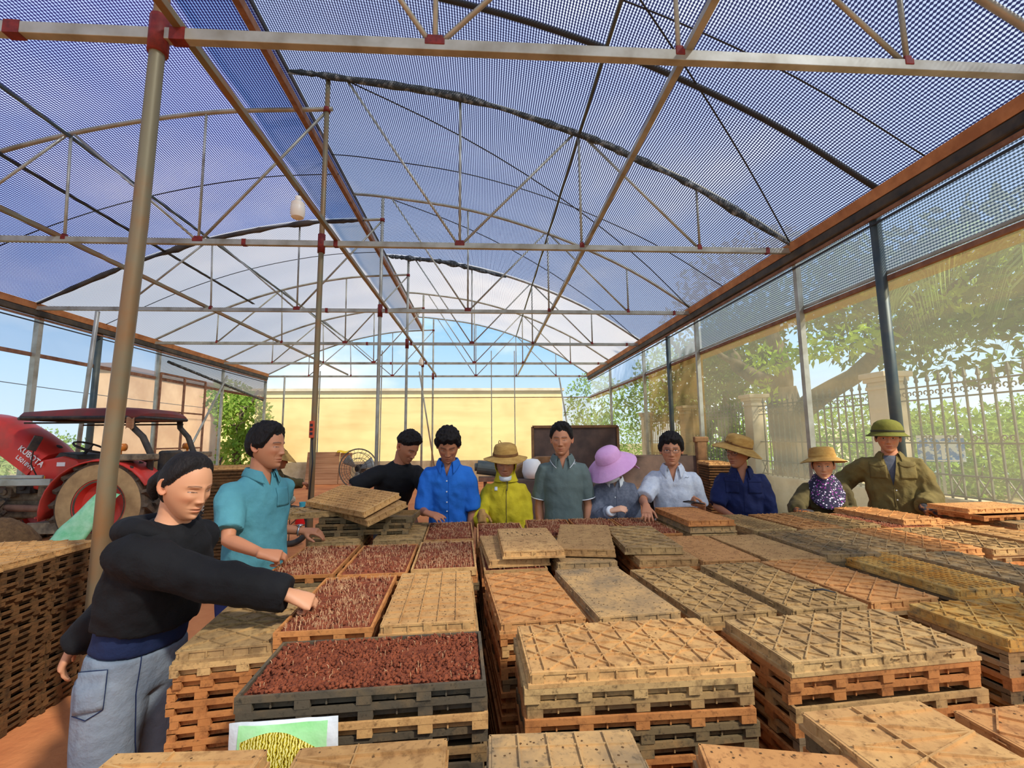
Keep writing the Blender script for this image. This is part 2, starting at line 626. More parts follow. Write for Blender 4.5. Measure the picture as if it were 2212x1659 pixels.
# bundled net and film along three arches
def lumpy(name, pts, y, r0, seed, label, material=None, n=60):
    mb = MB()
    P = [(x, y, z) for x, z in spline(pts, n)]
    R = []
    for i in range(len(P)):
        w = 0.75 + 0.7 * noise.noise(Vector((i * 0.23, seed, 0))) + 0.35 * noise.noise(Vector((i * 0.9, seed, 4)))
        w *= min(1, 0.35 + i / 8, 0.35 + (len(P) - 1 - i) / 8)
        R.append((max(0.012, r0 * w * 0.7), max(0.014, r0 * w)))
    mb.tube(P, R, 10)
    tag(mb.build(name, material or M['darknet'], smooth=True), label, 'net bundle', 'shade net bundled along the arches')


lumpy('bundled_shade_net', [(-2.5, 6.31), (-1.9, 6.24), (-0.3, 6.02), (1.27, 5.55), (2.0, 5.24), (2.85, 4.82), (4.1, 4.04)], 5.62, 0.062, 3,
      'grey crumpled shade net bundled along the second truss right arch')
lumpy('bundled_shade_net', [(-8.1, 4.06), (-6.6, 4.80), (-5.12, 5.34), (-3.52, 5.68), (-2.3, 5.78)], 8.66, 0.055, 9,
      'black shade net bundled along the third truss left arch', M['blackgutter'])
lumpy('bundled_shade_net', [(-2.45, 6.3), (-1.9, 6.25), (-0.9, 6.14), (0.6, 5.78)], 11.7, 0.075, 5, 'pale grey film bundled along the fourth truss right arch')

# lengthwise members
def rail(name, a, b, w, h, material, label, cat='rail', group=None):
    c = Vector(a)
    o = MB().bar((0, 0, 0), Vector(b) - c, w, h).build(name, material, bevel=0.003)
    o.location = c
    return tag(o, label, cat, group)


G = 'lengthwise tubes under the roof'
rail('tie_tube', (-1.84, -3, 4.06), (-1.84, 17.8, 4.06), 0.05, 0.05, M['pipe'], 'long square tube running beside the middle posts, bulbs hanging from it', 'tube', G)
rail('tie_tube', (1.33, -3, 4.06), (1.33, 17.8, 4.06), 0.05, 0.05, M['galv'], 'long square tube over the trusses right of the middle', 'tube', G)
rail('tie_tube', (-5.16, -3, 4.06), (-5.16, 17.8, 4.06), 0.05, 0.05, M['pipe'], 'long square tube over the trusses toward the tractor side', 'tube', G)
rail('purlin', (1.27, -3, zr(1.27) - 0.045), (1.27, 17.8, zr(1.27) - 0.045), 0.035, 0.035, M['dkpipe'], 'thin purlin under the right roof film', 'tube', G)
rail('purlin', (-5.12, -3, zl(-5.12) - 0.045), (-5.12, 17.8, zl(-5.12) - 0.045), 0.035, 0.035, M['dkpipe'], 'thin purlin under the left roof film, at the arch joints', 'tube', G)
rail('film_seam', (-5.92, -3, zl(-5.92) - 0.03), (-5.92, 12, zl(-5.92) - 0.03), 0.07, 0.015, M['wire'], 'dark doubled seam running along the left roof film', 'seam', G)
vb = empty('vent_beam', (-2.36, -3, 5.79), 0, 'brown roof vent beam where the two roof slopes step apart', 'beam')
MB().bar((0, 0, 0), (0, 20.8, 0), 0.07, 0.10).build('lower_beam', M['rust'], vb)
MB().bar((-0.19, 0, 0.56), (-0.19, 20.8, 0.56), 0.05, 0.07).build('upper_beam', M['blackgutter'], vb)
for y in np.arange(-2.5, 20, 3.03):
    MB().bar((0, y + 0.2, 0), (-0.19, y + 0.2, 0.56), 0.04).build('stay', M['rust'], vb)

# hoops and cables on the film
hoop = MB()
hoop.tube([(x, 0, z - 4.0 - 0.035) for x, z in ra], 0.03, 6)
o = tag(hoop.build('roof_hoop', M['wire'], smooth=True), 'dark doubled hoop under the right film between the first two trusses', 'hoop')
o.location = (0, 4.28, 4.0)
for (y, side, lab) in ((3.75, ra, 'thin black cable arching under the right film near the first truss'), (7.4, ra, 'thin black cable arching under the right film past the second truss'),
                       (7.1, lf, 'thin dashed cable arching under the left film'), (10.2, lf, 'faint cable arching under the left film beyond the third truss')):
    o = tag(MB().tube([(x, 0, z - 4.0 - 0.025) for x, z in side], 0.008, 5).build('roof_cable', M['wire'], smooth=True), lab, 'cable')
    o.location = (0, y, 4.0)
for a, b, lab in (((0.05, 2.66, 6.0), (4.1, 5.67, 4.15), 'diagonal bracing cable crossing the first bay on the right'),
                  ((-1.8, 5.67, 6.2), (4.1, 8.7, 4.15), 'diagonal bracing cable crossing the second bay on the right'),
                  ((-1.8, 8.7, 6.2), (4.1, 11.75, 4.15), 'diagonal bracing cable crossing the third bay on the right')):
    pts = [Vector(a).lerp(Vector(b), i / 12) for i in range(13)]
    pts = [Vector((p.x, p.y, zr(max(min(p.x, 4.1), -2.5)) - 0.03)) for p in pts]
    o = tag(MB().tube([p - Vector(a) for p in pts], 0.009, 5).build('bracing_cable', M['wire'], smooth=True), lab, 'cable')
    o.location = a

# eaves
for x, s, nm in ((4.125, 1, 'right'), (-8.165, -1, 'left')):
    t = empty('eave_gutter', (x, -3, 3.96), 0, 'orange board and dark gutter along the %s eave' % ('fence-side' if s > 0 else 'tractor-side'), 'eave')
    R = Matrix.Rotation(rad(-14 * s), 3, 'Y')
    MB().box((-0.075 * s, 10.4, 0.075), (0.022, 20.8, 0.115), R).build('board', M['board'], t)
    MB().box((-0.005 * s, 10.4, 0.03), (0.11, 20.8, 0.16)).box((-0.035 * s, 10.4, -0.045), (0.08, 20.8, 0.11)).build('gutter', M['blackgutter'], t, bevel=0.02)
    MB().bar((-0.03 * s, 0, -0.13), (-0.03 * s, 20.8, -0.13), 0.035).build('tube', M['rust'], t)
    MB().bar((-0.03 * s, 0, -0.20), (-0.03 * s, 20.8, -0.20), 0.02).build('tube', M['wire'], t)

# right side wall: posts, rail, film bands, low kerb
XR, XL = 4.2, -8.24
ZR_ = 3.17
for y, r, m, lab in ((4.42, 0.052, 'dkpipe', 'thick dark post behind the man in the green pith helmet'), (5.67, 0.034, 'galv', 'rusty square wall post behind the woman in the floral scarf'),
                     (8.6, 0.034, 'galv', 'slim wall post behind the man in the navy shirt'), (10.0, 0.05, 'dkpipe', 'thick dark post between two slim posts by the brown film'),
                     (11.6, 0.034, 'galv', 'slim wall post left of the thick dark one by the brown film'), (14.8, 0.034, 'galv', 'slim wall post nearest the far right corner')):
    p = MB()
    if m == 'dkpipe':
        p.tube([(0, 0, 0), (0, 0, 3.96)], r, 12)
    else:
        p.bar((0, 0, 0), (0, 0, 3.96), r * 2, r * 2)
    o = tag(p.build('wall_post', M[m], smooth=(m == 'dkpipe')), lab, 'post', 'posts along the fence-side wall')
    o.location = (XR - 0.06, y, 0)
rail('wall_rail', (XR - 0.02, -3, ZR_), (XR - 0.02, YB, ZR_), 0.04, 0.05, M['rust'], 'long rail along the fence-side wall below the dark film band', 'rail')
rail('wall_rail', (XR - 0.02, -3, ZR_ + 0.06), (XR - 0.02, YB, ZR_ + 0.06), 0.03, 0.03, M['galv'], 'thin upper rail clipped just above the fence-side wall rail', 'rail')
strip = lambda z0, z1, n=2: [(0, z0 + (z1 - z0) * i / n) for i in range(n + 1)]
wx = lambda x, z0, z1: [(x, z1), (x, (z0 + z1) / 2), (x, z0)]
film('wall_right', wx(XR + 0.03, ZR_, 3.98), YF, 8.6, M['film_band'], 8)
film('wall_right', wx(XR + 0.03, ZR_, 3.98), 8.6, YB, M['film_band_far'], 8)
film('wall_right', wx(XR + 0.03, 0.3, ZR_), YF, 8.6, M['film_dusty'], 8)
film('wall_right', wx(XR + 0.03, 0.3, ZR_), 8.6, 11.6, M['film_brown'], 8)
film('wall_right', wx(XR + 0.03, 0.3, ZR_), 11.6, YB, M['film_dusty'], 8)
k = MB().box((XR + 0.1, 6, 0.16), (0.16, 24, 0.32))
tag(k.build('baseboard_right', M['concrete']), kind='structure')
film('trim_1', wx(XR + 0.0, ZR_ - 0.13, ZR_), YF, YB, film_mat('dirty_hem', (0.9, 0.82, 0.66, 1), (0.36, 0.24, 0.12, 1), 0.55, dust=(0.3, 0.18, 0.08, 1), streak=0.2), 8)

# left side wall
for y, r, m, lab in ((8.85, 0.045, 'galv', 'slim post at the left edge of the left wall, left of the tractor canopy'), (10.2, 0.06, 'dkpipe', 'thick dark post behind the tractor canopy'),
                     (12.05, 0.034, 'galv', 'slim post of the left wall beside the rusty door frame'), (14.95, 0.034, 'galv', 'slim post at the near side of the left doorway'),
                     (17.8, 0.04, 'galv', 'corner post at the far left')):
    p = MB()
    if m == 'dkpipe':
        p.tube([(0, 0, 0), (0, 0, 3.96)], r, 12)
    else:
        p.bar((0, 0, 0), (0, 0, 3.96), r * 2, r * 2)
    o = tag(p.build('wall_post', M[m], smooth=(m == 'dkpipe')), lab, 'post', 'posts along the tractor-side wall')
    o.location = (XL + 0.06, y, 0)
rail('wall_rail', (XL + 0.02, -3, ZR_), (XL + 0.02, YB, ZR_), 0.04, 0.07, M['rust'], 'long rail along the tractor-side wall', 'rail')
br = MB().tube([(0, 0, 0), (0.9, -0.9, 3.95)], 0.036, 8)
o = tag(br.build('brace_pole', M['galv'], smooth=True), 'slanting brace pole behind the tractor bonnet', 'pole')
o.location = (-7.95, 9.6, 0)
br = MB().tube([(0, 0, 0), (0, 2.6, 3.6)], 0.03, 8)
o = tag(br.build('brace_pole', M['galv'], smooth=True), 'slanting brace pole inside the rusty door frame', 'pole')
o.location = (XL + 0.27, 12.2, 0.0)
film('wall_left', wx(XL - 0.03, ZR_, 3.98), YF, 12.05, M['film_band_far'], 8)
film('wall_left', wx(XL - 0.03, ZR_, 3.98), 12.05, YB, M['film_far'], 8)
film('wall_left', wx(XL - 0.03, 0.0, ZR_), YF, 14.95, M['film_clear'], 8)
film('wall_left', wx(XL - 0.03, 0.0, ZR_), 17.3, YB, M['film_end'], 4)
door = empty('door_1', (XL + 0.1, 12.1, 0.05))
tag(door, kind='structure')
for y in (0.0, 0.95, 1.9):
    MB().bar((0, y, 0), (0, y, 3.25), 0.045).build('upright', M['rust'], door)
for z in (0.1, 1.35, 2.3, 3.25):
    MB().bar((0, 0, z), (0, 1.9, z), 0.04).build('crossbar', M['rust'], door)
sh = MB().tube([(0, 0, 0), (0, 5.2, -0.55)], 0.04, 8)
o = tag(sh.build('rolled_curtain', M['darknet'], smooth=True), 'rolled film curtain on a long pipe under the left eave', 'curtain roll')
o.location = (XL + 0.13, 12.3, 3.62)

# far gable wall
gab = [(x, z) for x, z in la if x < -2.0] + [(-2.0, 5.85)]
g = MB()
poly = [(XL, ZR_)] + [(x, z) for x, z in la] + [(-1.95, 6.28)] + [(x, z) for x, z in reversed(ra) if x > -1.9] + [(4.2, ZR_)]
g.add([(x, 0, z) for x, z in poly], [tuple(range(len(poly)))])
o = tag(g.build('wall_back', M['film_gable']), kind='structure')
o.location = (0, YB, 0)
film('wall_back', [(YB, ZR_), (YB, 2.0), (YB, 0.78)], XL, 4.2, M['film_end'], 10, axis='x')
tag(MB().box((-2.0, YB + 0.06, 0.39), (12.4, 0.14, 0.78)).build('wall_back', M['concrete']), kind='structure')
rail('gable_rail', (XL, YB - 0.06, ZR_), (4.2, YB - 0.06, ZR_), 0.03, 0.03, M['rust'], 'thin rust rail across the far gable wall', 'rail')
for i, x in enumerate((-6.2, -3.9, 0.3, 1.2)):
    o = tag(MB().bar((0, 0, 0), (0, 0, 5.0 if x > -4 else 4.2), 0.035).build('gable_mullion', M['galv']),
            ['thin upright of the far gable, leftmost', 'thin upright of the far gable left of the middle post', 'thin upright of the far gable above the blue shirted man',
             'thin upright of the far gable above the straw hat in yellow'][i], 'upright', 'uprights of the far gable')
    o.location = (x, YB - 0.07, 0)
for i, (a, b) in enumerate((((-1.75, 17.7, 0.0), (-2.3, 16.6, 4.0)), ((-7.4, 17.6, 0.0), (-6.9, 16.4, 3.8)), ((3.5, 17.6, 0.0), (2.9, 17.5, 3.9)))):
    o = tag(MB().tube([(0, 0, 0), Vector(b) - Vector(a)], 0.03, 6).build('brace_pole', M['galv'], smooth=True),
            ['leaning pole beside the middle post of the far gable', 'leaning pole at the far left corner', 'leaning pole at the far right corner of the gable'][i], 'pole')
    o.location = a

# bulbs and the socket strip
M['bulb'] = mat('bulb_plastic', C(228, 222, 208), rough=0.35)
M['white'] = mat('white_plastic', C(235, 233, 226), rough=0.4)
for i, (loc, s, lab) in enumerate((((-1.84, 4.48, 4.03), 1.0, 'large white bulb hanging from the long tube, nearest'), ((-1.84, 13.6, 4.03), 1.0, 'small far white bulb hanging from the long tube'))):
    b = empty('hanging_bulb', loc, 0, lab, 'bulb', 'bulbs under the long tube')
    MB().tube([(0, 0, 0), (0.01, 0, -0.06)], 0.006, 6).build('cord', M['wire'], b)
    MB().lathe([(0.02, -0.05), (0.03, -0.06), (0.03, -0.10), (0.02, -0.11)], 16).build('socket', M['white'], b, smooth=True)
    MB().lathe([(0.028, -0.10), (0.062, -0.125), (0.066, -0.16), (0.066, -0.17), (0.069, -0.175), (0.068, -0.24), (0.058, -0.275), (0.03, -0.292), (0.0, -0.294)], 24).build('bulb', M['bulb'], b, smooth=True, auto=40)
M['sockred'] = mat('red_socket', C(206, 84, 48), rough=0.4)
s = empty('socket_strip', (-2.02, 5.63, 1.60), 0, 'orange-red socket strip strapped to the second steel post', 'socket strip')
MB().box((0, -0.02, 0.09), (0.055, 0.04, 0.2)).build('body', M['sockred'], s, bevel=0.008)
for z in (0.04, 0.09, 0.14):
    MB().box((0, -0.042, z), (0.03, 0.006, 0.03)).build('socket', M['wire'], s)
MB().tube([(0, -0.01, 0), (0.02, -0.01, -0.3), (-0.01, -0.01, -0.8)], 0.008, 6).build('cord', M['wire'], s, smooth=True)
# ------------------------------------------------------------------ outside
def leaf_mat(name, c1, c2, glow=0.45):
    m, nt, b = new_mat(name)
    nt.nodes.clear()
    out = nt.nodes.new('ShaderNodeOutputMaterial')
    f = noise_n(nt, 1.3, 3, 0.6, 'Object')
    f = ramp_n(nt, f, [(0.35, (0, 0, 0, 1)), (0.65, (1, 1, 1, 1))])
    c = mix_col(nt, f, c1, c2)
    d = nt.nodes.new('ShaderNodeBsdfDiffuse')
    t = nt.nodes.new('ShaderNodeBsdfTranslucent')
    x = nt.nodes.new('ShaderNodeMixShader')
    x.inputs[0].default_value = glow
    nt.links.new(c, d.inputs[0])
    nt.links.new(c, t.inputs[0])
    nt.links.new(d.outputs[0], x.inputs[1])
    nt.links.new(t.outputs[0], x.inputs[2])
    nt.links.new(x.outputs[0], out.inputs[0])
    return m


M['leaf_dark'] = leaf_mat('leaf_dark', C(66, 92, 34), C(110, 140, 46))
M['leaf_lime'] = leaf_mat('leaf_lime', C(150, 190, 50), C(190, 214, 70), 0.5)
M['leaf_mid'] = leaf_mat('leaf_mid', C(116, 150, 58), C(156, 180, 80))
M['leaf_pale'] = leaf_mat('leaf_pale', C(176, 186, 120), C(150, 170, 100))
M['bark'] = mat('bark', C(112, 98, 74), C(80, 70, 54), 6, rough=0.95, bump=0.6, bscale=12, stretch=(1, 1, 0.3))
M['palm'] = leaf_mat('palm_leaf', C(140, 170, 84), C(176, 196, 110), 0.4)


def leaves(name, blobs, n, size, material, parent, seed):
    """many small folded leaves filling a few ellipsoid clumps (centre, radii)"""
    r = np.random.RandomState(seed)
    w = np.array([b[1][0] * b[1][1] * b[1][2] for b in blobs]) ** 0.7
    idx = r.choice(len(blobs), n, p=w / w.sum())
    cen = np.array([b[0] for b in blobs])[idx]
    rad_ = np.array([b[1] for b in blobs])[idx]
    d = r.normal(size=(n, 3))
    d /= np.linalg.norm(d, axis=1)[:, None]
    p = cen + d * rad_ * (r.uniform(0.25, 1, (n, 1)) ** 0.45)
    a = r.normal(size=(n, 3)) + d * 0.6 - np.array([0, 0, 0.3])
    a /= np.linalg.norm(a, axis=1)[:, None]
    b = np.cross(a, r.normal(size=(n, 3)))
    b /= np.linalg.norm(b, axis=1)[:, None]
    nn = np.cross(a, b)
    s = size * r.uniform(0.6, 1.3, (n, 1))
    V = np.stack([p, p + a * s * .5 + b * s * .24 + nn * s * .06, p + a * s, p + a * s * .5 - b * s * .24 + nn * s * .06], 1).reshape(-1, 3)
    k = np.arange(n)[:, None] * 4
    F = np.concatenate([k + np.array([[0, 1, 2]]), k + np.array([[0, 2, 3]])], 1).reshape(-1, 3)
    me = bpy.data.meshes.new(name)
    me.from_pydata(V.tolist(), [], F.tolist())
    me.materials.append(material)
    o = bpy.data.objects.new(name, me)
    COL.objects.link(o)
    o.parent = parent
    return o


def branch(mb, a, b, r0, r1, wob=0.12, seed=0, n=8):
    a, b = Vector(a), Vector(b)
    L = (b - a).length
    P = []
    for i in range(n + 1):
        t = i / n
        q = a.lerp(b, t) + Vector((noise.noise(Vector((t * 3, seed, 0))), noise.noise(Vector((t * 3, seed, 7))), 0.4 * noise.noise(Vector((t * 3, seed, 3))))) * wob * L * sin(pi * min(t * 1.2, 1) * 0.8 + 0.1)
        P.append(q)
    mb.tube(P, [r0 + (r1 - r0) * (i / n) for i in range(n + 1)], 9)
    return P[-1]


# kerb wall, pillars and iron fence beyond the film
FX = 5.5
kw = MB().box((FX + 0.05, 9, 0.38), (0.22, 24, 0.88))
tag(kw.build('garden_wall', M['concrete'], bevel=0.02), 'low concrete wall carrying the iron fence', 'wall')
PY = [2.85, 5.98, 9.1, 12.25, 15.4]
for i, y in enumerate(PY):
    p = empty('fence_pillar', (FX, y, 0), 0,
              ['cream fence pillar nearest, out to the right', 'cream fence pillar right behind the thick dark post and green pith helmet', 'cream fence pillar beyond the large leaning tree trunk',
               'cream fence pillar seen through the brown film', 'farthest cream fence pillar'][i], 'pillar', 'cream fence pillars')
    MB().box((0, 0, 1.14), (0.29, 0.29, 2.28)).build('shaft', M['paleplaster'], p, bevel=0.01)
    MB().box((0, 0, 2.20), (0.33, 0.33, 0.05)).box((0, 0, 2.31), (0.36, 0.36, 0.06)).box((0, 0, 2.375), (0.42, 0.42, 0.075)).build('cap', M['paleplaster'], p, bevel=0.01)
M['iron'] = mat('painted_iron', C(78, 84, 74), C(110, 104, 80), 10, rough=0.6, metal=0.2)


def cscroll(mb, c, r, s, axis_y, flip=1, n=14, t=0.008):
    P = []
    for i in range(n + 1):
        a = -0.4 * pi + 1.75 * pi * i / n
        rr = r * (1 - 0.45 * abs(i / n - 0.5) * 2 if False else 1 - 0.5 * (i / n))
        P.append(Vector((0, axis_y * s * rr * cos(a) * flip, rr * sin(a))) + Vector(c))
    mb.tube(P, t, 5)


for i in range(len(PY) - 1):
    ya, yb = PY[i] + 0.15, PY[i + 1] - 0.15
    L = yb - ya
    t = empty('iron_fence_panel', (FX, ya, 0.82), 0,
              ['ornate iron fence panel in front of the pond and blue sign', 'iron fence panel crossing in front of the large tree trunk', 'iron fence panel behind the man in navy, seen through brown film',
               'farthest iron fence panel behind brown film'][i], 'fence panel', 'iron fence panels between the cream pillars')
    for z in (0.03, 0.27, 0.64, 1.18, 1.34):
        MB().bar((0, 0, z), (0, L, z), 0.03, 0.018).build('rail', M['iron'], t)
    nb = int(round(L / 0.15))
    for k in range(1, nb):
        y = L * k / nb
        b = MB().bar((0, y, 0), (0, y, 1.40), 0.018)
        b.rings([[(s * q, y + w * q, z) for s, w in ((-1, -1), (1, -1), (1, 1), (-1, 1))] for z, q in ((1.39, 0.009), (1.41, 0.018), (1.50, 0.004))])
        b.build('picket', M['iron'], t)
    s = MB()
    for k in range(nb):
        y = L * (k + 0.5) / nb
        for f in (-1, 1):
            cscroll(s, (0, y + f * 0.035, 1.26), 0.035, 1, 1, f)
            if i == 0 and k % 2 == 0:
                cscroll(s, (0, y + f * 0.035, 0.70), 0.035, 1, 1, f)
        if k % 2 == 0:
            s.bar((0, y - 0.06, 0.05), (0, y + 0.06, 0.25), 0.012)
            s.bar((0, y + 0.06, 0.05), (0, y - 0.06, 0.25), 0.012)
    if i == 0:
        for zc, r, f in ((0.92, 0.17, 1), (0.52, 0.15, -1), (0.22, 0.10, 1)):
            cscroll(s, (-0.02, L - 1.95, zc), r, 1, 1, f, 20, 0.012)
            cscroll(s, (-0.02, L - 2.15, zc), r, 1, 1, -f, 20, 0.012)
    s.build('scrollwork', M['iron'], t)

# big tree behind the fence
t = empty('leaning_tree', (7.1, 10.4, 0), 0, 'large thick-trunked tree spreading over the fence, seen through dusty film', 'tree')
tb = MB()
tb.tube([(0, 0, -0.1), (0.03, 0, 0.5), (0, 0, 1.2), (-0.05, 0, 2.0), (-0.12, 0, 2.7)], [0.55, 0.42, 0.37, 0.38, 0.30], 12)
branch(tb, (-0.1, 0, 2.4), (-1.0, 1.4, 4.2), 0.24, 0.10, seed=1)
branch(tb, (0.0, 0, 1.9), (1.5, -2.2, 3.9), 0.26, 0.10, seed=2)
branch(tb, (-0.1, 0, 2.6), (0.3, 0.6, 5.4), 0.22, 0.08, seed=3)
branch(tb, (0.9, -1.3, 3.1), (0.3, -4.5, 4.3), 0.12, 0.04, seed=4)
branch(tb, (-0.5, 0.7, 3.2), (-2.0, 0.2, 3.9), 0.10, 0.03, seed=5)
tb.build('trunk', M['bark'], t, smooth=True)
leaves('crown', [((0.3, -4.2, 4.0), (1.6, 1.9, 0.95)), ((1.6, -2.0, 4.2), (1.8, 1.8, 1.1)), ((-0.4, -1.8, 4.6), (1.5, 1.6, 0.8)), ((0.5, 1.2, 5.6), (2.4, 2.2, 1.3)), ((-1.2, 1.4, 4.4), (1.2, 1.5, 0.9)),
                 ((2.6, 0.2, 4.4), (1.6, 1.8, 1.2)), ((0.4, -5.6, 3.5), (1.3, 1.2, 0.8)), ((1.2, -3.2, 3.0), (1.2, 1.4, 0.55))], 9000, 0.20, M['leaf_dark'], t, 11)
leaves('sun_tinted_sprays', [((-0.6, -2.4, 3.25), (0.5, 1.2, 0.22)), ((-0.9, -1.0, 3.2), (0.5, 0.6, 0.3)), ((-0.2, -4.4, 3.55), (0.6, 0.5, 0.2)), ((-0.7, -0.2, 2.55), (0.3, 0.35, 0.3)), ((0, -5.2, 3.9), (0.7, 0.6, 0.25))], 620, 0.19, M['leaf_lime'], t, 12)  # sunlit leaf clusters: the sunshine is put into a yellow-green leaf colour

for (x, y, h, lab, mt, n, blobs, seed) in (
        (7.6, 14.2, 3, 'dark dense tree standing behind the brown film', 'leaf_dark', 5200, [((-0.6, 0, 3.0), (1.2, 1.5, 1.3)), ((0.6, 1.0, 4.0), (1.6, 1.7, 1.4)), ((-0.2, -1.4, 4.2), (1.2, 1.3, 0.9)), ((0, 0.4, 1.6), (0.9, 1.1, 0.9))], 21),
        (8.6, 19.5, 4, 'tall dark tree at the far right beyond the gable corner', 'leaf_mid', 4200, [((0, 0, 4.0), (2.2, 2, 1.8)), ((-1.5, 0, 3.0), (1.3, 1.5, 1.2)), ((-3.0, 3.5, 3.4), (1.6, 1.4, 1.5))], 22),
        (-9.9, 19.3, 3, 'leafy young tree seen through the open left doorway', 'leaf_mid', 3000, [((0.2, 0.2, 2.5), (1.0, 1.1, 1.1)), ((0.5, -0.5, 1.0), (0.8, 0.9, 0.9)), ((-0.6, 0.6, 3.3), (0.9, 0.9, 0.8))], 23)):
    t = empty('leafy_tree', (x, y, 0), 0, lab, 'tree', 'trees around the greenhouse')
    tb = MB()
    branch(tb, (0, 0, -0.1), (0.15, 0.1, h), 0.2, 0.1, 0.05, seed)
    branch(tb, (0.08, 0, h * 0.6), (-0.9, 0.3, h * 1.1), 0.1, 0.04, 0.1, seed + 1)
    branch(tb, (0.08, 0, h * 0.7), (0.9, -0.3, h * 1.2), 0.1, 0.04, 0.1, seed + 2)
    tb.build('trunk', M['bark'], t, smooth=True)
    leaves('crown', blobs, n, 0.22, M[mt], t, seed)

for i, (x, y, r, h, mt, n, lab) in enumerate((
        (13.5, 12.0, 2.4, 1.9, 'leaf_mid', 2600, 'sunlit green shrub beyond the nearest fence panel'), (17, 20, 3.4, 2.6, 'leaf_mid', 2600, 'sunlit shrub on the far bank behind the pale houses'),
        (14.5, 26, 3.2, 2.6, 'leaf_lime', 2200, 'yellow-green shrub seen left of the large tree trunk'), (29.5, 20, 4.2, 2.8, 'leaf_lime', 2600, 'bright broad shrub right of the dark post'),
        (44, 32, 6, 3.8, 'leaf_mid', 3000, 'broad tree mass across the pond, at the right edge'), (10, 37, 3, 3.0, 'leaf_mid', 1800, 'green shrub far off behind the right corner'),
        (-19, 15, 3.2, 1.7, 'leaf_pale', 2200, 'pale shrub behind the raised red bonnet'), (-25, 21.5, 3.6, 1.6, 'leaf_pale', 2200, 'pale shrub behind the tractor canopy'),
        (-32, 33, 4.4, 2.2, 'leaf_mid', 2200, 'farthest green shrub beyond the left film'))):
    b = empty('shrub', (x, y, 0), 0, lab, 'shrub', 'shrubs outside the greenhouse')
    leaves('foliage', [((0, 0, h * 0.55), (r, r, h * 0.75)), ((r * 0.6, 0.3, h * 0.4), (r * 0.6, r * 0.6, h * 0.6)), ((-r * 0.6, -0.3, h * 0.5), (r * 0.6, r * 0.6, h * 0.7))], int(n * 1.9), 0.17 + r * 0.02, M[mt], b, 40 + i)
    MB().tube([(0, 0, -0.1), (0.05, 0, h * 0.7)], [0.10, 0.03], 7).build('stem', M['bark'], b)

# palm at the right edge
pt = empty('palm_tree', (7.6, 5.6, 0), 0, 'palm with pale drooping fronds at the right edge', 'palm')
MB().tube([(0.2, 0, -0.1), (0.1, 0, 1.5), (0, 0, 3.2), (0, 0, 4.0)], [0.17, 0.13, 0.12, 0.10], 10).build('trunk', M['bark'], pt, smooth=True)
for k in range(11):
    a = 2 * pi * k / 11 + 0.25
    f = MB()
    rach = []
    L = 2.0 + 0.25 * ((k * 7) % 3)
    for i in range(17):
        u = i / 16
        r = L * (u - 0.22 * u ** 3)
        z = 4.0 + 0.75 * sin(min(1, u * 1.3) * pi * 0.55) - 1.35 * u ** 2.3
        rach.append(Vector((r * cos(a), r * sin(a), z)))
    f.tube(rach, [0.022 * (1 - 0.85 * i / 16) + 0.003 for i in range(17)], 5)
    for i in range(2, 17):
        for q in range(2):
            p = rach[i] if q == 0 else (rach[i] + rach[i - 1]) / 2
            d = (rach[i] - rach[i - 1]).normalized()
            s = d.cross(Vector((0, 0, 1))).normalized()
            for sg in (-1, 1):
                ln = 0.62 * (sin(pi * (0.12 + 0.8 * i / 17)) + 0.15)
                e1 = p + (s * sg * 0.62 + d * 0.5 - Vector((0, 0, 0.25))) * ln * 0.55
                e2 = p + (s * sg * 0.72 + d * 0.85 - Vector((0, 0, 0.95))) * ln
                w = d * 0.022
                f.add([p - w, p + w, e1 + w * 0.9, e2, e1 - w * 0.9], [(0, 1, 2), (0, 2, 4), (4, 2, 3)])
    f.build('frond', M['palm'], pt)

# pond, its bank, pale houses, blue sign
m, nt, b = new_mat('pond_water')
b.inputs['Base Color'].default_value = C(120, 128, 96)
b.inputs['Roughness'].default_value = 0.12
M['water'] = m
pp = MB()
pp.add([(27 + 15 * cos(a) * (1 + 0.08 * sin(3 * a)), 27 + 14 * sin(a) * (1 + 0.1 * cos(2 * a)), 0.0) for a in np.linspace(0, 2 * pi, 40, endpoint=False)], [tuple(range(40))])
tag(pp.build('pond', M['water']), kind='structure')
M['bluesign'] = mat('blue_sign', C(44, 128, 206), C(226, 236, 240), 9, rough=0.5, lo=0.5, hi=0.56, coord='Object')
bs = empty('blue_sign', (7.76, 7.5, 0), rad(-44), 'small blue and white pictorial sign on a post beyond the fence', 'sign')
MB().bar((0, 0.03, -0.05), (0, 0.03, 1.5), 0.04).build('post', M['galv'], bs)
MB().box((0, 0, 1.33), (0.60, 0.02, 0.44)).build('board', M['bluesign'], bs)
wv = MB().box((0, -0.012, 1.53), (0.60, 0.006, 0.05)).box((0.03, -0.013, 1.27), (0.05, 0.006, 0.24)).box((0.03, -0.013, 1.42), (0.07, 0.006, 0.07)).box((-0.02, -0.013, 1.13), (0.6, 0.006, 0.02))
wv.build('print', M['white'], bs)
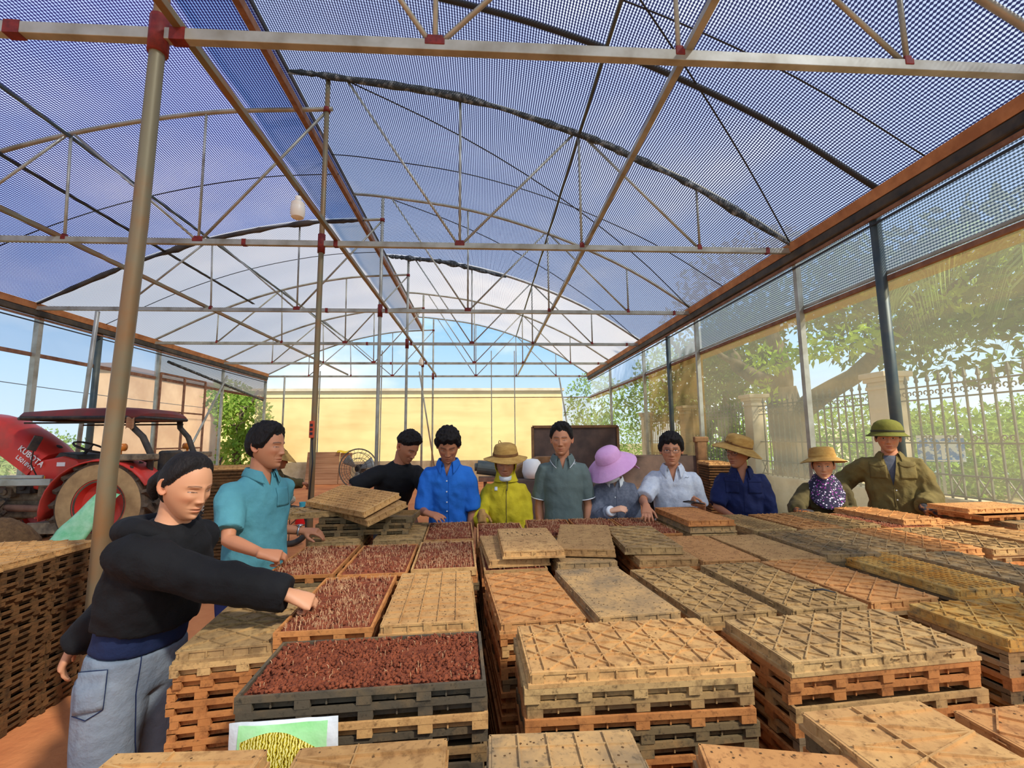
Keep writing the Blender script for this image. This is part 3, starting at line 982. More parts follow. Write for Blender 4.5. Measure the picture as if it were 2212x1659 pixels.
for i, (x, y, w, d, h, lab) in enumerate(((20.5, 26.5, 2.4, 2, 1.5, 'pale low house behind the straw hat woman, across the water'), (24.5, 27, 2.2, 2, 1.25, 'pale small house beside the first, across the water'),
                                          (31.5, 36, 6, 3, 1.9, 'long pale house at the far bank'))):
    hb = empty('pale_house', (x, y, 0), 0, lab, 'house', 'houses across the pond')
    MB().box((0, 0, h / 2), (w, d, h)).build('wall', M['paleplaster'], hb)
    MB().prism([(-w / 2 - 0.2, h), (w / 2 + 0.2, h), (0, h + 0.5)], -d / 2 - 0.2, d / 2 + 0.2).build('roof', M['concrete'], hb)
    for q in (-0.25, 0.25):
        MB().box((q * w, -d / 2 - 0.02, h * 0.55), (0.4, 0.06, 0.45)).build('window', M['dkpipe'], hb)

# buildings behind and to the left
yb = empty('yellow_building', (-4.2, 22.5, 0), 0, 'long cream-yellow plaster building sunlit behind the far gable film', 'building')
MB().box((0, 0, 1.95), (16.0, 0.6, 3.9)).build('wall', M['cream'], yb)
MB().box((0, -0.02, 3.95), (16.2, 0.8, 0.12)).build('coping', M['paleplaster'], yb)
lb = empty('tan_building', (-13.3, 22.4, 0), 0, 'tan building seen through the left film behind the rusty door frame', 'building')
M['tanwall'] = mat('tan_wall', C(214, 178, 138), C(186, 146, 108), 0.8, rough=0.9)
MB().box((0, 0, 2.1), (0.6, 11, 4.2)).build('wall', M['tanwall'], lb)
MB().box((0, 0, 4.27), (0.9, 11.3, 0.14)).build('roof', M['rust'], lb)
wr = MB().tube([(0, -20 + 40 * i / 20, -0.5 * sin(pi * i / 20)) for i in range(21)], 0.012, 5)
o = tag(wr.build('power_line', M['wire']), 'thin power line crossing the sky beyond the left film', 'cable')
o.location = (-12.6, 20, 3.6)
for q, y in enumerate((0.0, 40.0)):
    o = tag(MB().tube([(0, 0, 0), (0, 0, 3.7)], [0.1, 0.07], 8).build('utility_pole', M['concrete']), ['utility pole carrying the power line, near end', 'utility pole carrying the power line, far end'][q], 'pole')
    o.location = (-12.6, y, -0.05)
# ------------------------------------------------------------------ seedling trays
TL_, TW_, TH_ = 0.60, 0.31, 0.0365


def tray_mat(name, base, patch, dirt, pw=(0.42, 0.62), dw=(0.52, 0.72), rough=0.85):
    """dusty moulded plastic: base colour, paler or darker worn patches and clinging soil, different on every tray"""
    m, nt, b = new_mat(name)
    tc = nt.nodes.new('ShaderNodeTexCoord')
    oi = nt.nodes.new('ShaderNodeObjectInfo')
    w = math_n(nt, 'MULTIPLY', oi.outputs['Random'], 90.0)

    def nz(scale, detail=4):
        n = nt.nodes.new('ShaderNodeTexNoise')
        n.noise_dimensions = '4D'
        n.inputs['Scale'].default_value = scale
        n.inputs['Detail'].default_value = detail
        n.inputs['Roughness'].default_value = 0.65
        nt.links.new(tc.outputs['Object'], n.inputs['Vector'])
        nt.links.new(w, n.inputs['W'])
        return n.outputs['Fac']
    f1 = ramp_n(nt, nz(7), [(pw[0], (0, 0, 0, 1)), (pw[1], (1, 1, 1, 1))])
    f2 = ramp_n(nt, nz(26, 7), [(dw[0] - 0.02, (0, 0, 0, 1)), (dw[1] - 0.06, (1, 1, 1, 1))])
    c = mix_col(nt, f1, base, patch)
    c = mix_col(nt, f2, c, dirt)
    f3 = ramp_n(nt, nz(75, 5), [(0.56, (0, 0, 0, 1)), (0.70, (1, 1, 1, 1))])
    c = mix_col(nt, f3, c, mix_col(nt, 0.35, dirt, (0.03, 0.022, 0.012, 1)))
    hs = nt.nodes.new('ShaderNodeHueSaturation')
    nt.links.new(math_n(nt, 'MULTIPLY_ADD', oi.outputs['Random'], 0.34, 0.86), hs.inputs['Value'])
    nt.links.new(c, hs.inputs['Color'])
    nt.links.new(hs.outputs[0], b.inputs['Base Color'])
    b.inputs['Roughness'].default_value = rough
    b.inputs['Specular IOR Level'].default_value = 0.2
    bn = nt.nodes.new('ShaderNodeBump')
    bn.inputs['Strength'].default_value = 0.35
    bn.inputs['Distance'].default_value = 0.004
    nt.links.new(nz(60, 5), bn.inputs['Height'])
    nt.links.new(bn.outputs[0], b.inputs['Normal'])
    return m


M['t_tan'] = tray_mat('tray_tan', C(198, 154, 96), C(182, 138, 86), C(150, 110, 66))
M['t_olive'] = tray_mat('tray_olive', C(188, 152, 98), C(160, 128, 84), C(130, 102, 66))
M['t_salmon'] = tray_mat('tray_salmon', C(202, 146, 88), C(190, 136, 80), C(158, 106, 62))
M['t_orange'] = tray_mat('tray_orange', C(188, 126, 70), C(170, 110, 60), C(142, 90, 50))
M['t_yellow'] = tray_mat('tray_yellow', C(212, 168, 92), C(192, 134, 56), C(140, 116, 76))
M['t_grey'] = tray_mat('tray_grey', C(186, 148, 96), C(126, 108, 82), C(106, 90, 68), (0.40, 0.66), (0.56, 0.78))
M['t_dark'] = tray_mat('tray_dark', C(116, 98, 68), C(168, 128, 78), C(82, 70, 52), (0.48, 0.72), (0.55, 0.75))
M['t_black'] = tray_mat('tray_black', C(86, 76, 60), C(128, 102, 68), C(60, 54, 44), (0.5, 0.75), (0.55, 0.75))
M['t_pile'] = tray_mat('tray_pile', C(108, 75, 43), C(86, 61, 35), C(64, 46, 29))  # pile's brown darkened further, the shade it stands in put into the colour


def upright_mesh(name, seed=0, solid=True):
    """tray standing the right way up: rim band over a recessed wall with feet blocks; local z from 0 to TH_"""
    mb = MB()
    L, W, H = TL_, TW_, TH_
    t = 0.009
    for s in (-1, 1):
        mb.box((0, s * (W / 2 - t / 2), H - 0.0075), (L, t, 0.015))
        mb.box((s * (L / 2 - t / 2), 0, H - 0.0075), (t, W - 2 * t, 0.015))
        mb.box((0, s * (W / 2 - 0.02), H / 2 - 0.005), (L - 0.034, 0.008, H - 0.014))
        mb.box((s * (L / 2 - 0.02), 0, H / 2 - 0.005), (0.008, W - 0.034, H - 0.014))
        for x, w in ((-L / 2 + 0.02, 0.04), (-0.145, 0.036), (0.0, 0.036), (0.145, 0.036), (L / 2 - 0.02, 0.04)):
            mb.box((x, s * (W / 2 - 0.013), 0.012), (w, 0.024, 0.024))
        for y in (-0.05, 0.06):
            mb.box((s * (L / 2 - 0.013), y, 0.012), (0.024, 0.036, 0.024))
        for x in (-0.22, -0.09, 0.075, 0.2):
            mb.box((x, s * (W / 2 - 0.014), 0.016), (0.004, 0.012, 0.024))
    mb.box((0, 0, 0.006), (L - 0.04, W - 0.04, 0.004))
    return mb


def inverted_mesh(pattern, seed=0):
    """tray lying bottom up: flange below, panelled side, ribbed bottom on top; local z from 0 to about 0.041"""
    mb = MB()
    r = random.Random(seed)
    L, W, H = TL_, TW_, TH_
    i = 0.006
    mb.rings([[(sx * a, sy * b, z) for sx, sy in ((-1, -1), (1, -1), (1, 1), (-1, 1))] for a, b, z in
              ((L / 2, W / 2, 0), (L / 2, W / 2, 0.010), (L / 2 - i, W / 2 - i, 0.0115), (L / 2 - i - 0.002, W / 2 - i - 0.002, H - 0.003), (L / 2 - i - 0.005, W / 2 - i - 0.005, H))])
    for s in (-1, 1):
        mb.box((0, s * (W / 2 - i - 0.001), H - 0.004), (L - 2 * i, 0.005, 0.006))
        mb.box((s * (L / 2 - i - 0.001), 0, H - 0.004), (0.005, W - 2 * i, 0.006))
        for k in range(9):
            x = -L / 2 + 0.03 + (L - 0.06) * k / 8 + r.uniform(-0.006, 0.006)
            mb.box((x, s * (W / 2 - i + 0.0005), 0.022), (0.004 if k % 2 else 0.03, 0.006, 0.022))
        for k in range(5):
            y = -W / 2 + 0.03 + (W - 0.06) * k / 4
            mb.box((s * (L / 2 - i + 0.0005), y, 0.022), (0.006, 0.004 if k % 2 else 0.026, 0.022))
        for x in (-0.19, 0.02, 0.2):            # clip loops
            mb.tube([(x - 0.012, s * (W / 2 - 0.005), 0.019), (x - 0.012, s * (W / 2 + 0.001), 0.027), (x + 0.012, s * (W / 2 + 0.001), 0.027), (x + 0.012, s * (W / 2 - 0.005), 0.019)], 0.002, 5)
    a, b = L / 2 - 0.014, W / 2 - 0.014
    z0 = H

    cnt = [0]

    def rib(p, q, w=0.0038, h=0.0055):
        cnt[0] += 1
        h = h + 0.00022 * (cnt[0] % 9)
        mb.bar((p[0], p[1], z0 + h / 2 - 0.001), (q[0], q[1], z0 + h / 2 - 0.001), w, h)

    def clip(p, d):
        """line through p along d, clipped to the plate"""
        ts = []
        lo, hi = -9, 9
        for q, dd, lim in ((p[0], d[0], a), (p[1], d[1], b)):
            if abs(dd) < 1e-9:
                if abs(q) > lim:
                    return
                continue
            u, v = (-lim - q) / dd, (lim - q) / dd
            lo, hi = max(lo, min(u, v)), min(hi, max(u, v))
        if hi - lo > 0.02:
            rib((p[0] + d[0] * lo, p[1] + d[1] * lo), (p[0] + d[0] * hi, p[1] + d[1] * hi))
    if pattern == 'lattice':
        for k in range(-5, 6):
            clip((k * 0.098, 0), (0.62, 0.78))
            clip((k * 0.098 + 0.03, 0), (-0.62, 0.78))
        for x in (-0.1, 0.1):
            rib((x, -b), (x, b))
    elif pattern == 'star':
        for k in range(-5, 6):
            clip((k * 0.105, 0), (0.70, 0.71))
            clip((k * 0.105, 0), (-0.70, 0.71))
        for k in range(-3, 4):
            rib((k * 0.085, -b), (k * 0.085, b))
        for y in (-0.075, 0.0, 0.075):
            rib((-a, y), (a, y))
    elif pattern == 'grid':
        for y in (-0.09, -0.03, 0.03, 0.09):
            rib((-a, y), (a, y), 0.0035)
        for k in range(-4, 5):
            rib((k * 0.062, -b), (k * 0.062, b), 0.0028, 0.004)
    elif pattern == 'finegrid':
        for k in range(-4, 5):
            rib((-a, k * 0.03), (a, k * 0.03), 0.0025, 0.004)
        for k in range(-10, 11):
            rib((k * 0.027, -b), (k * 0.027, b), 0.0025, 0.004)
    elif pattern == 'cross':
        for k in range(-3, 4):
            rib((k * 0.085, -b), (k * 0.085, b))
        for k in range(-3, 3):
            x0, x1 = k * 0.085, (k + 1) * 0.085
            rib((x0, -b), (x1, b), 0.004)
            if k % 2:
                rib((x1, -b), (x0, b), 0.004)
        rib((-a, 0.03), (a, 0.03), 0.003)
    mb.cur = 1                                     # drain holes and stuck clods
    n = {'smooth': 110, 'grid': 150, 'cross': 60}.get(pattern, 26)
    for k in range(n):
        x, y, s = r.uniform(-a, a), r.uniform(-b, b), r.uniform(0.0022, 0.0042)
        mb.box((x, y, z0 + 0.0002), (s * 1.3, s, 0.0012), Matrix.Rotation(r.uniform(0, 3), 3, 'Z'))
    mb.cur = 0
    return mb


M['hole'] = mat('drain_hole', C(96, 70, 42), rough=0.9)
MESH = {}
for pat in ('lattice', 'star', 'grid', 'finegrid', 'smooth', 'cross'):
    MESH[pat] = inverted_mesh(pat, len(MESH))
_up = upright_mesh('tray')
_mesh_cache = {}


def tray_mesh(kind, material):
    key = (kind, material)
    if key not in _mesh_cache:
        src = _up if kind == 'upright' else MESH[kind]
        _mesh_cache[key] = src.mesh('seedling_tray', [M[material], M['hole']])
    return _mesh_cache[key]


TRAYS = []


def put_tray(kind, material, x, y, z, deg, label, group, R=None):
    o = bpy.data.objects.new('seedling_tray', tray_mesh(kind, material))
    COL.objects.link(o)
    o.location = (x, y, z)
    if R is None:
        o.rotation_euler = (0, 0, rad(deg))
    else:
        o.rotation_euler = R.to_euler()
    TRAYS.append(o)
    return tag(o, label, 'seedling tray', group)


# soil and sprouts
M['soil'] = mat('red_soil', C(148, 78, 48), C(114, 56, 34), 26, rough=0.95, bump=0.5, bscale=120)
M['sprout'] = mat('pale_sprout', C(220, 180, 134), C(200, 146, 100), 60, rough=0.6)


def soil_mesh(seed, clods):
    r = random.Random(seed)
    mb = MB()
    a, b = TL_ / 2 - 0.011, TW_ / 2 - 0.011

    def f(u, v):
        x, y = -a + 2 * a * u, -b + 2 * b * v
        e = min(1, 12 * min(u, 1 - u), 8 * min(v, 1 - v))
        h = 0.006 * noise.noise(Vector((x * 14, y * 14, seed))) + 0.0045 * noise.noise(Vector((x * 60, y * 60, seed + 3))) + 0.003 * noise.noise(Vector((x * 150, y * 150, seed)))
        return (x, y, TH_ - 0.007 + 0.006 * e + h)
    mb.grid(f, 100, 54)
    for k in range(clods):
        x, y = r.uniform(-a, a) * .97, r.uniform(-b, b) * .96
        s = r.choice((0.003, 0.004, 0.005, 0.006, 0.008)) * r.uniform(0.8, 1.3)
        R = Matrix.Rotation(r.uniform(0, 6), 3, Vector((r.random(), r.random(), r.random())).normalized())
        P = [R @ Vector(q) * s * r.uniform(.8, 1.1) + Vector((x, y, TH_ + 0.001)) for q in ((1, 0, 0), (-1, 0, 0), (0, 1, 0), (0, -1, 0), (0, 0, 1), (0, 0, -1))]
        mb.add(P, [(0, 2, 4), (2, 1, 4), (1, 3, 4), (3, 0, 4), (2, 0, 5), (1, 2, 5), (3, 1, 5), (0, 3, 5)])
    return mb.mesh('soil', M['soil'], smooth=True)


def sprout_mesh(seed, n, h):
    r = random.Random(seed)
    mb = MB()
    a, b = TL_ / 2 - 0.02, TW_ / 2 - 0.02
    k = 0
    while k < n:
        x, y = r.uniform(-a, a), r.uniform(-b, b)
        if noise.noise(Vector((x * 9, y * 9, seed))) + r.uniform(-.5, .6) < -0.1:
            continue
        k += 1
        l = h * r.uniform(0.5, 1.3)
        q = r.uniform(0, 2 * pi)
        bend = r.uniform(0, 0.9)
        mb.tube([(x, y, TH_ - 0.006), (x + 0.25 * l * bend * cos(q), y + 0.25 * l * bend * sin(q), TH_ + l * 0.55),
                 (x + l * bend * .8 * cos(q), y + l * bend * .8 * sin(q), TH_ + l * (1 - 0.4 * bend))], [0.0010, 0.0009, 0.0006], 4)
    return mb.mesh('sprouts', M['sprout'])


SOIL = [soil_mesh(2, 2400), soil_mesh(5, 260), soil_mesh(9, 260)]
SPR = [sprout_mesh(1, 110, 0.014), sprout_mesh(2, 820, 0.013), sprout_mesh(3, 560, 0.011)]


def put_soil_tray(material, x, y, z, deg, label, soil, spr):
    o = put_tray('upright', material, x, y, z, deg, label, 'soil-filled seedling trays')
    s = bpy.data.objects.new('soil', SOIL[soil])
    COL.objects.link(s)
    s.parent = o
    p = bpy.data.objects.new('sprouts', SPR[spr])
    COL.objects.link(p)
    p.parent = o
    p['kind'] = 'stuff'
    s['label'] = 'red crumbled soil'
    p['label'] = 'pale rice sprouts'
    return o


# every stack: x, y, turn, top height, layers that show below the top, what tops it, its stuff, the label, a short name for the layers
mass = MB()


def mass_stack(x, y, deg, z1):
    R = Matrix.Rotation(rad(deg), 3, 'Z')
    n = int(z1 / TH_ + 0.3)
    for k in range(n):
        z = z1 - (k + 1) * TH_
        j = Vector((rng.uniform(-.006, .006), rng.uniform(-.006, .006), 0))
        mass.box(Vector((x, y, z + TH_ - 0.0075)) + j, (TL_, TW_, 0.015), R)
        mass.box(Vector((x, y, z + 0.011)) + j, (TL_ - 0.036, TW_ - 0.036, 0.0215), R)
    if z1 - n * TH_ > 0.001:
        mass.box((x, y, (z1 - n * TH_) / 2), (TL_ - 0.05, TW_ - 0.05, z1 - n * TH_), R)


LAYER_MATS = ['t_orange', 't_orange', 't_salmon', 't_dark', 't_tan', 't_orange', 't_grey']


def stack(x, y, deg, zt, top, material, nlay, label, short, mats=None, soil=None, seed=0):
    r = random.Random(int(x * 1000) + int(y * 77) + seed)
    if soil is not None:
        put_soil_tray(material, x, y, zt - TH_, deg, label, *soil)
        z = zt - TH_
    else:
        z = zt - 0.0405
        put_tray(top, material, x, y, z, deg, label, 'upturned seedling trays')
    for k in range(nlay):
        z -= TH_
        mt = (mats or LAYER_MATS)[(k if mats else r.randrange(99)) % len(mats or LAYER_MATS)]
        put_tray('upright', mt, x + r.uniform(-.009, .009), y + r.uniform(-.008, .008), z, deg + r.uniform(-1.0, 1.0),
                 '%s tray down under %s' % (('first', 'second', 'third', 'fourth', 'fifth', 'sixth', 'seventh', 'eighth', 'ninth', 'tenth', 'eleventh', 'twelfth')[k], short), 'stacked seedling trays')
    mass_stack(x, y, deg, z)


P90 = 90
# front row, cut by the lower edge of the picture
stack(-0.60, 0.76, P90 - 2, 0.935, 'cross', 't_tan', 1, 'upturned tan tray in front of the jeans and the seed bag', 'the upturned tray in front of the jeans')
stack(-0.22, 0.775, P90 + 2, 0.925, 'cross', 't_tan', 1, 'upturned tan tray just right of the seed bag bottom', 'the upturned tray right of the seed bag')
stack(0.155, 0.765, P90 - 1, 0.935, 'grid', 't_grey', 1, 'upturned tray with black-stained square cells, foremost of all', 'the black-stained foremost tray')
stack(0.525, 0.69, P90 - 12, 0.93, 'smooth', 't_salmon', 1, 'smooth perforated orange-tan tray slanting at the lower edge', 'the smooth slanting foremost tray')
stack(0.88, 0.79, P90 + 5, 0.945, 'cross', 't_tan', 1, 'upturned tan tray with bold diagonal ribs and a grey scuff', 'the foremost tray with bold diagonal ribs')
stack(1.235, 0.79, P90 + 3, 0.93, 'lattice', 't_salmon', 1, 'upturned tan tray at the lower right corner', 'the tray at the lower right corner')
# second row, long sides towards the camera
stack(-0.303, 1.392, 3.0, 0.945, None, 't_black', 6, 'black-rimmed tray of crumbled red soil above the seed bag', 'the soil tray above the seed bag', ['t_black', 't_tan', 't_black', 't_dark', 't_black', 't_dark'], (0, 0))
stack(0.405, 1.402, 1.8, 0.968, 'star', 't_tan', 7, 'large upturned tan tray with ribbed stars, centre front', 'the ribbed tray at centre front', ['t_olive', 't_olive', 't_orange', 't_dark', 't_dark', 't_orange', 't_orange'])
stack(1.10, 1.445, 5.0, 0.955, 'star', 't_olive', 7, 'large pale olive upturned tray with ribbed stars, right of the centre front one', 'the pale olive ribbed tray', ['t_orange', 't_orange', 't_olive', 't_orange', 't_grey', 't_orange', 't_orange'])
stack(1.83, 1.53, 4.0, 0.955, 'star', 't_yellow', 6, 'upturned yellowish tray at the right edge with dark sides', 'the yellowish tray at the right edge', ['t_olive', 't_grey', 't_orange', 't_dark', 't_olive', 't_orange'])
stack(-0.845, 1.892, P90 + 8, 0.912, 'lattice', 't_olive', 9, 'upturned lattice tray beside the woman in the black hoodie', 'the lattice tray beside the black hoodie', ['t_olive', 't_orange', 't_orange', 't_orange', 't_orange', 't_orange', 't_orange', 't_orange', 't_orange'])
# third row
stack(-0.535, 1.915, P90 + 3, 0.943, None, 't_orange', 1, 'soil tray with pale sprouts under the black-sleeved hand', 'the soil tray under the black-sleeved hand', None, (1, 1))
stack(-0.197, 1.885, P90 + 3, 0.968, 'grid', 't_tan', 2, 'pale upturned gridded tray between two sprout trays and centre gap', 'the pale gridded tray', ['t_olive', 't_orange'])
stack(0.180, 1.965, P90 + 5, 0.935, 'lattice', 't_salmon', 5, 'orange-tan tray with wide diamond lattice beside the dark gap', 'the wide diamond lattice tray', ['t_orange', 't_tan', 't_orange', 't_orange', 't_dark'])
stack(0.512, 1.955, P90 + 6, 0.948, 'smooth', 't_grey', 1, 'smooth upturned tray with a large dark grey stain', 'the dark-stained smooth tray')
stack(0.870, 1.965, P90 + 6, 0.938, 'star', 't_olive', 1, 'upturned ribbed tray second right of the stained one', 'the ribbed tray right of the stained one')
stack(1.200, 1.945, P90 + 5, 0.955, 'star', 't_olive', 1, 'upturned ribbed tray holding a small dark twig', 'the ribbed tray with a twig')
stack(1.545, 2.02, P90 + 6, 0.945, 'lattice', 't_salmon', 1, 'salmon-coloured upturned tray in the middle of the right field', 'the salmon tray')
stack(2.01, 2.13, P90 + 5, 0.940, 'finegrid', 't_yellow', 2, 'yellow-stained tray with fine square grid and dark side', 'the yellow fine-gridded tray', ['t_dark', 't_dark'])
stack(2.36, 2.10, P90 + 4, 0.945, 'star', 't_grey', 1, 'grey-brown ribbed tray right of the yellow fine-gridded one', 'the grey-brown tray at the right edge')
# fourth row
stack(-0.860, 2.545, P90 + 3, 0.946, None, 't_orange', 1, 'soil tray with sprouts at the hand of the man in teal', 'the soil tray at the teal man', None, (1, 1))
stack(-0.525, 2.53, P90 + 3, 0.948, None, 't_orange', 1, 'soil tray in the middle of three sprout trays in a row', 'the middle one of three sprout trays', None, (2, 2))
stack(-0.205, 2.60, P90 + 3, 0.946, None, 't_tan', 2, 'soil tray with densest pale sprouts, beside the dark gap', 'the densest sprout tray', ['t_orange', 't_dark'], (1, 1))
stack(0.140, 2.625, P90 + 3, 0.925, None, 't_tan', 1, 'soil tray mostly hidden under a leaning pair of tan trays', 'the tan trays with brown finger marks', ['t_orange'], (2, 2))
put_tray('smooth', 't_tan', 0.150, 2.66, 0.928, P90 + 5, 'wide tan tray lying under the tray with brown finger marks', 'upturned seedling trays')
marked = put_tray('smooth', 't_tan', 0.240, 2.64, 0.971, P90 + 1, 'upturned tan tray with a row of brown finger marks', 'upturned seedling trays')
fm = MB()
for k in range(8):
    y_ = 0.10 - 0.027 * k
    x_ = 0.10 + 0.05 * (k < 3) + 0.012 * (k % 3)
    fm.tube([(x_, y_, 0.0365), (x_ - 0.014, y_ + 0.003 * (k % 2), 0.0372), (x_ - 0.034, y_ - 0.004 * (k % 3), 0.0365)], [(0.003, 0.001), (0.0038, 0.0012), (0.002, 0.0008)], 6)
fm.build('finger_marks', M['hole'], marked, smooth=True)
stack(0.50, 2.64, P90 + 2, 0.950, 'smooth', 't_grey', 1, 'grey-tan tray lying under the tilted smooth tan tray', 'the tilted smooth tan tray')
Rt = Matrix.Rotation(rad(P90 - 12), 3, 'Z') @ Matrix.Rotation(rad(-1.8), 3, 'Y')
put_tray('smooth', 't_tan', 0.575, 2.71, 0.964, 0, 'smooth tan tray lying askew in front of the grey polo shirt', 'upturned seedling trays', Rt)
stack(0.935, 2.66, P90 - 1, 0.950, 'smooth', 't_tan', 1, 'tan tray lying under the grey-stained diamond tray', 'the grey-stained diamond tray')
put_tray('lattice', 't_olive', 0.905, 2.74, 0.951, P90 - 4, 'grey-stained tray with diamond ribs in front of the pink hat', 'upturned seedling trays')
stack(1.235, 2.63, P90 + 0.5, 0.945, 'smooth', 't_salmon', 1, 'plain tan tray in front of the two stacked orange trays', 'the plain tan tray')
stack(1.555, 2.60, P90 + 2, 0.950, 'smooth', 't_tan', 1, 'pale tan tray peppered with dark holes', 'the pale peppered tray')
stack(1.890, 2.64, P90 - 1, 0.958, 'star', 't_grey', 1, 'greyish tray with thick dark side, behind the yellow fine-gridded one', 'the greyish dark-sided tray', ['t_dark'])
stack(2.225, 2.74, P90 + 2, 0.945, 'star', 't_grey', 1, 'weathered grey ribbed tray right behind the yellow fine-gridded one', 'the weathered grey tray', ['t_dark'])
stack(2.550, 2.74, P90 + 1, 0.945, 'star', 't_salmon', 1, 'brown ribbed tray second from the right edge, mid field', 'the brown ribbed mid-field tray')
stack(2.875, 2.72, P90 + 2, 0.945, 'star', 't_olive', 1, 'olive ribbed tray cut by the right edge, mid field', 'the olive ribbed tray at the right edge')
# back row
stack(-0.94, 3.27, P90 + 5, 0.946, 'cross', 't_olive', 2, 'upturned olive tray under the teal man fingers', 'the tray under the teal man fingers', ['t_tan', 't_orange'])
stack(-0.548, 3.29, P90 + 3, 0.946, 'cross', 't_olive', 1, 'upturned tray under the right end of the tilted pile', 'the tilted pile right end')
stack(-0.232, 3.27, P90 + 3, 0.942, None, 't_salmon', 1, 'soil tray under the hand of the man in blue', 'the soil tray at the blue shirt', None, (2, 2))
stack(0.110, 3.16, P90 + 1, 0.948, None, 't_salmon', 1, 'soil tray beside the yellow-jacket glove', 'the soil tray at the yellow jacket', None, (2, 2))
stack(0.45, 3.27, P90 - 3, 0.948, None, 't_orange', 1, 'soil tray right in front of the grey polo shirt', 'the soil tray at the grey polo', None, (1, 2))
stack(0.785, 3.28, P90 - 1, 0.948, None, 't_orange', 1, 'soil tray in front of the pink hat woman', 'the soil tray at the pink hat', None, (2, 2))
stack(1.11, 3.27, P90, 0.948, None, 't_orange', 1, 'soil tray under the hand of the man in the white polo', 'the soil tray at the white polo', None, (1, 2))
stack(1.46, 3.25, P90 + 1, 0.945, 'smooth', 't_olive', 1, 'lower of the flat trays beneath the orange pair at the white polo', 'the orange pair')
put_tray('smooth', 't_grey', 1.455, 3.255, 0.948, P90 + 1, 'grey-sided tray just beneath the orange one by the phone', 'upturned seedling trays')
put_tray('smooth', 't_orange', 1.45, 3.25, 0.990, P90, 'bright orange tray topping the pair by the phone', 'upturned seedling trays')
stack(1.85, 3.25, P90 + 4, 0.965, 'finegrid', 't_olive', 1, 'upturned gridded tray in front of the navy shirt', 'the gridded tray at the navy shirt')
stack(2.25, 3.35, P90 + 3, 0.950, 'star', 't_salmon', 1, 'brown ribbed tray right of the gridded tray at the navy shirt', 'the brown tray at the navy shirt')
stack(2.56, 3.40, P90 + 2, 0.950, 'star', 't_olive', 1, 'olive ribbed tray before the woman in the floral scarf', 'the olive tray at the floral scarf')
stack(2.89, 3.36, P90 + 1, 0.935, None, 't_orange', 1, 'soil tray in front of the man in the green pith helmet', 'the soil tray at the pith helmet', None, (2, 2))
put_tray('lattice', 't_salmon', 3.02, 3.42, 0.938, P90 + 4, 'brown tray half covering the soil tray at the pith helmet', 'upturned seedling trays')
stack(3.22, 3.40, P90 + 1, 0.945, 'star', 't_salmon', 1, 'brown ribbed tray under the glove of the pith helmet man', 'the tray under the dark glove')
stack(3.25, 2.74, P90 + 1, 0.948, 'cross', 't_tan', 1, 'tan plank-like tray before the small pile at the right edge', 'the tan tray before the right edge pile')
stack(3.80, 3.36, P90 + 2, 0.945, 'smooth', 't_dark', 1, 'dark tray at the bottom of the small pile at the right edge', 'the small pile at the right edge')
put_tray('upright', 't_orange', 3.80, 3.33, 0.946, 6, 'orange-brown tray second in the small pile at the right edge', 'upturned seedling trays')
put_tray('smooth', 't_salmon', 3.79, 3.40, 0.984, 3, 'tan-brown tray topping the small pile at the right edge', 'upturned seedling trays')

# the tilted pile by the steel post
for k in range(3):
    put_tray('upright', 't_dark', -0.80 + 0.02 * k, 3.27 + 0.01 * k, 0.947 + TH_ * k, 4 - 3 * k, '%s dark tray of the three lying flat under the tilted pile' % ('lowest', 'middle', 'uppermost')[k], 'tilted tray pile')
F0, U0, V0 = Vector((-0.735, 2.95, 1.12)), Vector((-0.48, 0.35, 0.03)).normalized(), Vector((0.25, 0.15, 0.075))
V0 = (V0 - U0 * V0.dot(U0)).normalized()
N0 = U0.cross(V0)
N0 = N0 if N0.z > 0 else -N0
RP = Matrix((U0, N0.cross(U0), N0)).transposed()
cP = F0 + U0 * 0.30 + V0 * 0.155 - N0 * 0.040
put_tray('finegrid', 't_tan', *cP, 0, 'tan tray tilted on top of the pile in front of the black tee shirt', 'tilted tray pile', RP)
RQ = Matrix.Rotation(rad(-7), 3, N0) @ RP
put_tray('smooth', 't_tan', *(cP - N0 * 0.042 + Vector((0.055, 0.00, -0.004))), 0, 'tan tray tilted just beneath the topmost of the pile', 'tilted tray pile', RQ)
put_tray('cross', 't_olive', -1.03, 3.32, 1.060, 20, 'olive tray poking out at the left of the tilted pile', 'tilted tray pile')

# long pile at the left, beyond the rusty post
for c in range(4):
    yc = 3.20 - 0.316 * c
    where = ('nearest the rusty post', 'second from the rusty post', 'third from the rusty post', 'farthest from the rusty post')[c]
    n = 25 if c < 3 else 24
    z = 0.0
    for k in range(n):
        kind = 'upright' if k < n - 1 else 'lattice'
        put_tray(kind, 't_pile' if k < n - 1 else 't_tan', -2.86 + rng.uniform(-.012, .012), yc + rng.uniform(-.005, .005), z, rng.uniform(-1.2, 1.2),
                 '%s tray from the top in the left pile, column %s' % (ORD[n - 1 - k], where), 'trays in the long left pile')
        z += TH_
ms = mass.build('stacked_trays', M['t_orange'])
tag(ms, 'lower layers of the seedling tray stacks down to the floor', 'seedling trays', None, 'stuff')

# twig and fallen bits on the trays
tw = MB().tube([(0, 0, 0.006), (0.04, -0.015, 0.012), (0.075, -0.035, 0.006)], [0.003, 0.004, 0.002], 6)
o = tag(tw.build('twig', M['wire'], smooth=True), 'small dark twig lying on an olive ribbed tray', 'twig')
o.location = (1.26, 1.80, 0.955)

